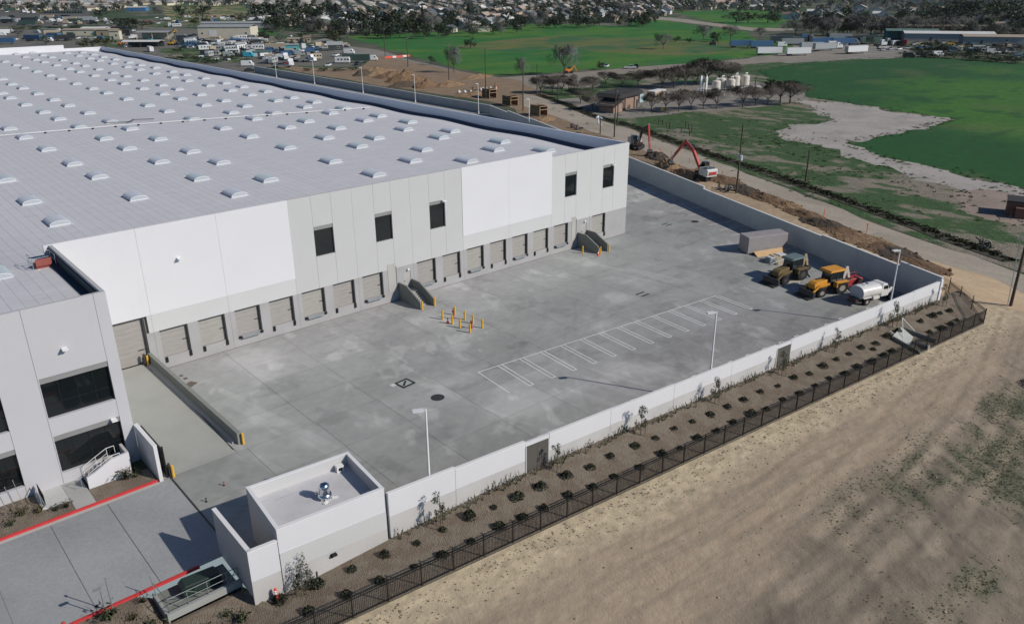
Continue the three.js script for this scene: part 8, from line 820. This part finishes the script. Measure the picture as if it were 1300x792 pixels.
const SH = [["industrial_shed","long cream metal shed with white roller door behind the junk yard","shed",144.7,-488.3,-0.75,36,16,7.5,"cream","grey",{"doors":[[-8,5,5.5,"white"]],"wins":[-15,15]}],["industrial_shed","flat grey roofed annex behind the long cream shed","shed",200.6,-601.0,-0.75,58,14,4,"grey","grey",{}],["carport","open cream shed with pale roof and dark interior, mid junk yard","shed",104.1,-514.7,-0.75,22,9,4.5,"cream","grey",{"open":1}],["carport","long low carport with white roof edge over dark bays","shed",74.7,-449.1,-0.75,22,8,3.2,"dark","white",{"open":1}],["container_house","blue container office with white roof far behind the truck lot","shed",275.4,-1080.8,-0.75,26,10,4.5,"blue","white",{}],["teal_box_shed","teal box shed beside white trucks beyond the far wall","shed",120.0,-346.5,-0.5,7,4,4.2,"teal","grey",{}],["small_shed","tan shed roof left of the teal box shed","shed",157.0,-416.0,-0.5,9,5,2.4,"tan","tan",{}],["small_shed","small brown hut with dark red roof by the lane","shed",162.5,-409.8,-0.5,4.5,4,3,"tan","brown",{"pitch":0.3}],["small_shed","dark shed house with grey roof beside parked silver cars","shed",145.1,-344.1,-0.5,8,6,3,"dark","grey",{"pitch":0.25}],["small_shed","low shed with teal roof among the parked campers","shed",99.6,-340.0,-0.5,9,4,2.2,"pale","green",{}],["low_building","cream low building by the lane left of white-blue roof","building",79.8,-597.4,-0.75,24,8,4,"cream","tan",{}],["low_building","white building with pale blue roof near the olive mound","building",93.1,-610.7,-0.75,18,10,4,"white","white",{}],["low_building","tan hut at right of the pale blue roof","building",93.9,-582.5,-0.75,14,8,4,"tan","tan",{}],["low_building","beige slanted loading wall near the olive mound","building",84.0,-532.1,-0.75,7,4,5.5,"cream","tan",{}],["small_shed","dark blue shed at lower left lots","shed",55.6,-573.3,-0.75,8,5,3.5,"blue","slate",{}],["small_shed","green-roofed hut with white wall under dark trees","shed",257.6,-568.4,-0.5,16,9,4,"white","green",{"pitch":0.2}],["small_shed","cream shed at the corner of the field below bare tree","shed",309.9,-417.2,-0.6,16,6,3.2,"cream","tan",{}],["small_shed","pale house with grey roof above the field edge right of centre","shed",537.0,-563.6,-0.7,16,10,5,"pale","slate",{"pitch":0.25}],["small_shed","long white roofed shed right of the field corner","shed",765.4,-604.2,-0.6,26,10,4,"white","white",{}],["farm_house","house with pinkish roof above the far right field","house",880.1,-603.0,-0.6,26,14,5,"white","pink",{"pitch":0.3}],["salvage_shed","long grey salvage shed with white metal roof at right","shed",450.1,-137.2,-1.0,50,13,4.2,"grey","white",{}],["salvage_shed","salvage shed with tan sloping roof at far right","shed",442.1,-108.8,-1.0,32,12,4,"grey","tan",{}],["salvage_shed","teal-grey open shed left of the long salvage shed","shed",447.6,-158.3,-1.0,30,12,5,"teal","green",{"open":1}],["low_building","orange brick wall building behind the salvage sheds","building",511.8,-164.7,-1.0,70,8,5,"brown","tan",{}],["row_house","white row house along the red fence line at far left","house",213.8,-1518.2,-0.75,20,11,5,"white","grey",{"pitch":0.25,"group":"white row houses along the red fence line"}],["row_house","white row house along the red fence line at far left","house",212.0,-1458.6,-0.75,20,11,5,"pale","white",{"pitch":0.25,"group":"white row houses along the red fence line"}],["row_house","white row house along the red fence line at far left","house",233.5,-1492.7,-0.75,20,11,5,"white","grey",{"pitch":0.25,"group":"white row houses along the red fence line"}],["row_house","white row house along the red fence line at far left","house",242.4,-1481.1,-0.75,20,11,5,"cream","pink",{"pitch":0.25,"group":"white row houses along the red fence line"}],["row_house","white row house along the red fence line at far left","house",253.0,-1467.3,-0.75,20,11,5,"white","grey",{"pitch":0.25,"group":"white row houses along the red fence line"}],["row_house","white row house along the red fence line at far left","house",261.8,-1455.9,-0.75,20,11,5,"pale","white",{"pitch":0.25,"group":"white row houses along the red fence line"}],["row_house","white row house along the red fence line at far left","house",259.3,-1397.8,-0.75,20,11,5,"white","grey",{"pitch":0.25,"group":"white row houses along the red fence line"}],["row_house","white row house along the red fence line at far left","house",267.9,-1386.9,-0.75,20,11,5,"cream","pink",{"pitch":0.25,"group":"white row houses along the red fence line"}],["row_house","white row house along the red fence line at far left","house",277.2,-1374.9,-0.75,20,11,5,"white","grey",{"pitch":0.25,"group":"white row houses along the red fence line"}],["row_house","white row house along the red fence line at far left","house",285.6,-1364.1,-0.75,20,11,5,"pale","white",{"pitch":0.25,"group":"white row houses along the red fence line"}],["row_house","white row house along the red fence line at far left","house",294.0,-1353.3,-0.75,20,11,5,"white","grey",{"pitch":0.25,"group":"white row houses along the red fence line"}],["row_house","white row house along the red fence line at far left","house",315.7,-1385.9,-0.75,20,11,5,"cream","pink",{"pitch":0.25,"group":"white row houses along the red fence line"}],["row_house","white row house along the red fence line at far left","house",338.7,-1420.5,-0.75,20,11,5,"white","grey",{"pitch":0.25,"group":"white row houses along the red fence line"}],["row_house","white row house along the red fence line at far left","house",362.3,-1458.3,-0.75,20,11,5,"pale","white",{"pitch":0.25,"group":"white row houses along the red fence line"}]];
SH.forEach((s) => shed(...s));
// ---------------------------------------------------------------- the suburb behind: houses and trees along its streets
{
  const fw = [0.656, -0.755], rt = [0.755, 0.656], cam = [-93.07, 80.02], at = (D, L) => [cam[0] + D * fw[0] + L * rt[0], cam[1] + D * fw[1] + L * rt[1]];
  const near = (L) => interp([[-0.66, 1150], [-0.45, 1050], [-0.43, 1300], [-0.305, 1250], [-0.29, 640], [-0.2, 560], [-0.05, 545], [0.06, 660], [0.17, 680], [0.19, 980], [0.31, 900], [0.35, 560], [0.66, 500]], L);
  const houseV = [0, 1, 2].map((i) => { const w = [13, 16, 11][i], d = [9, 8, 9][i], h = 3.2, p = 2.2 + 0.4 * i; return { wall: join([box(w, h, d), ext([[-d / 2, h], [0, h + p - 0.1], [d / 2, h]], w - 0.3).rotateY(Math.PI / 2), ...(i === 1 ? [box(6, h, 6, 4, 0, 6)] : [])]), roof: join([ext([[-d / 2 - 0.6, h - 0.1], [0, h + p], [d / 2 + 0.6, h - 0.1], [d / 2 + 0.6, h + 0.1], [0, h + p + 0.25], [-d / 2 - 0.6, h + 0.1]], w + 1.2).rotateY(Math.PI / 2), ...(i === 1 ? [ext([[0.8, h - 0.1], [4, h + 1.7], [7.2, h - 0.1], [7.2, h + 0.1], [4, h + 1.95], [0.8, h + 0.1]], 7).translate(0, 0, 6)] : [])]), win: join([box(1.6, 1.3, 0.1, -w * 0.25, 1, d / 2 + 0.05), box(1.6, 1.3, 0.1, w * 0.05, 1, d / 2 + 0.05), box(0.1, 1.2, 1.4, -w / 2 - 0.05, 1, 0)]), ch: join(box(0.8, 1.6, 0.8, w * 0.2, h + p - 1, -1)) }; });
  const wcs = ['white', 'cream', 'tan', 'pale', 'grey', 'tan'], rcs = ['grey', 'brown', 'slate', 'slate', 'tan', 'pink', 'grey', 'white', 'white', 'brown'].filter((k) => roofC[k]);
  const made = [], okH = (x, z, r) => made.every((m) => Math.hypot(m[0] - x, m[1] - z) > r);
  const hp = {}; let nH = 0, nT = 0; const farH = [], farT = [], farB = [];
  const rw = { grey: 'grey', brown: 'brown', white: 'white', slate: 'dark slate', tan: 'tan', pink: 'pinkish' };
  const house = (x, z, ry, big) => { const i = Math.floor(R() * 3), rc = pick(rcs), wc = pick(wcs), H = houseV[i]; const lab = 'small house with ' + rw[rc] + ' roof and ' + wc + ' walls in the far suburb', o = thing('house', lab, 'house', [x, -0.1, z], ry, lab.replace('small house', 'suburb houses')); part(o, 'wall', H.wall, wallC[wc]); part(o, 'roof', H.roof, roofC[rc]); part(o, 'window', H.win, M_glassD); part(o, 'chimney', H.ch, wallC.brown); o.scale.setScalar(rr(0.9, 1.25)); };
  // streets run at a slant to the view; lots along them
  const cosS = Math.cos(0.5), sinS = Math.sin(0.5), cand = [];
  for (let a = -70; a <= 70; a++) for (let b = -40; b <= 60; b++) { const u = a * 23 + rr(-4, 4), v = b * 34 + rr(-4, 4), x = 700 + u * cosS - v * sinS, z = -900 + u * sinS + v * cosS, dx = x - cam[0], dz = z - cam[1], D = dx * fw[0] + dz * fw[1], L = dx * rt[0] + dz * rt[1]; const t = L / Math.max(D, 1); if (D < 300 || D > 2300 || Math.abs(t) > 0.68) continue; if (D < near(t) + 70) continue; cand.push([D, x, z, 0.5 + (b % 2 ? Math.PI : 0) + rr(-0.06, 0.06), t]); }
  cand.sort((p, q) => p[0] - q[0]);
  for (const [D, x, z, ry, t] of cand) { if (R() < (t > 0.25 ? 0.45 : 0.2)) continue; if (nH < 250) { house(x, z, ry); nH++; } else farH.push([x, z, ry]); made.push([x, z]); }
  const T = []; for (let i = 0; i < 2100; i++) { const t = rr(-0.67, 0.67), D = near(t) + 10 + Math.pow(R(), 1.5) * 1700, [x, z] = at(D, t * D); if (!okH(x, z, 8)) continue; T.push([D, x, z, t]); }
  T.sort((p, q) => p[0] - q[0]);
  const kk = ['d', 'd', 'd', 'g', 'g', 'd', 'b', 'o'], wd = { d: 'dark green', g: 'mid green', b: 'bare grey', o: 'olive green' };
  for (const [D, x, z, t] of T) { const k = t > 0.2 && R() < 0.22 ? 'b' : pick(kk), h = rr(5.5, 12.5), w = h * rr(0.8, 1.2); if (nT < 190) { const lab = wd[k] + ' tree among the houses of the far suburb'; tree(k, k === 'b' ? 'bare_tree' : 'tree', lab, lab + ', several alike', x, z, h, w); nT++; } else (k === 'b' ? farB : farT).push([x, z, h, w]); }
  const dm = new THREE.Object3D(), inst = (name, g, m, L, f, colf) => { const I = new THREE.InstancedMesh(g, m, L.length); L.forEach((p, i) => { f(p); dm.updateMatrix(); I.setMatrixAt(i, dm.matrix); if (colf) I.setColorAt(i, colf(p)); }); I.name = name; I.userData.kind = 'stuff'; shadow(I); scene.add(I); };
  const lite = leafCloud(150, crownShape('round', 977), 0.085, 978, [0.5, 1.5]);
  inst('distant_trees', lite, leafM(0.115, 0.145, 0.1), farT, (p) => { dm.position.set(p[0], -0.1, p[1]); dm.rotation.set(0, R() * 6, 0); dm.scale.set(p[3], p[2], p[3]); }, () => new THREE.Color().setScalar(rr(0.7, 1.5)));
  inst('distant_bare_trees', twigCloud(1500, 'round', 500, 0.14), bareM, farB, (p) => { dm.position.set(p[0], -0.1, p[1]); dm.rotation.set(0, R() * 6, 0); dm.scale.set(p[3], p[2], p[3]); });
  const fh = (p) => { dm.position.set(p[0], -0.1, p[1]); dm.rotation.set(0, p[2], 0); dm.scale.setScalar(1.1); };
  inst('distant_house_walls', houseV[0].wall, wallC.cream, farH, fh, () => new THREE.Color().setScalar(rr(0.6, 1.25))); inst('distant_house_roofs', houseV[0].roof, mat(C(0.34, 0.33, 0.32), { size: 6 }), farH, fh, () => pick([C(0.5, 0.5, 0.52), C(1.3, 1.3, 1.3), C(0.6, 0.5, 0.42), C(0.8, 0.75, 0.68)]));
}
renderer.render(scene, camera);
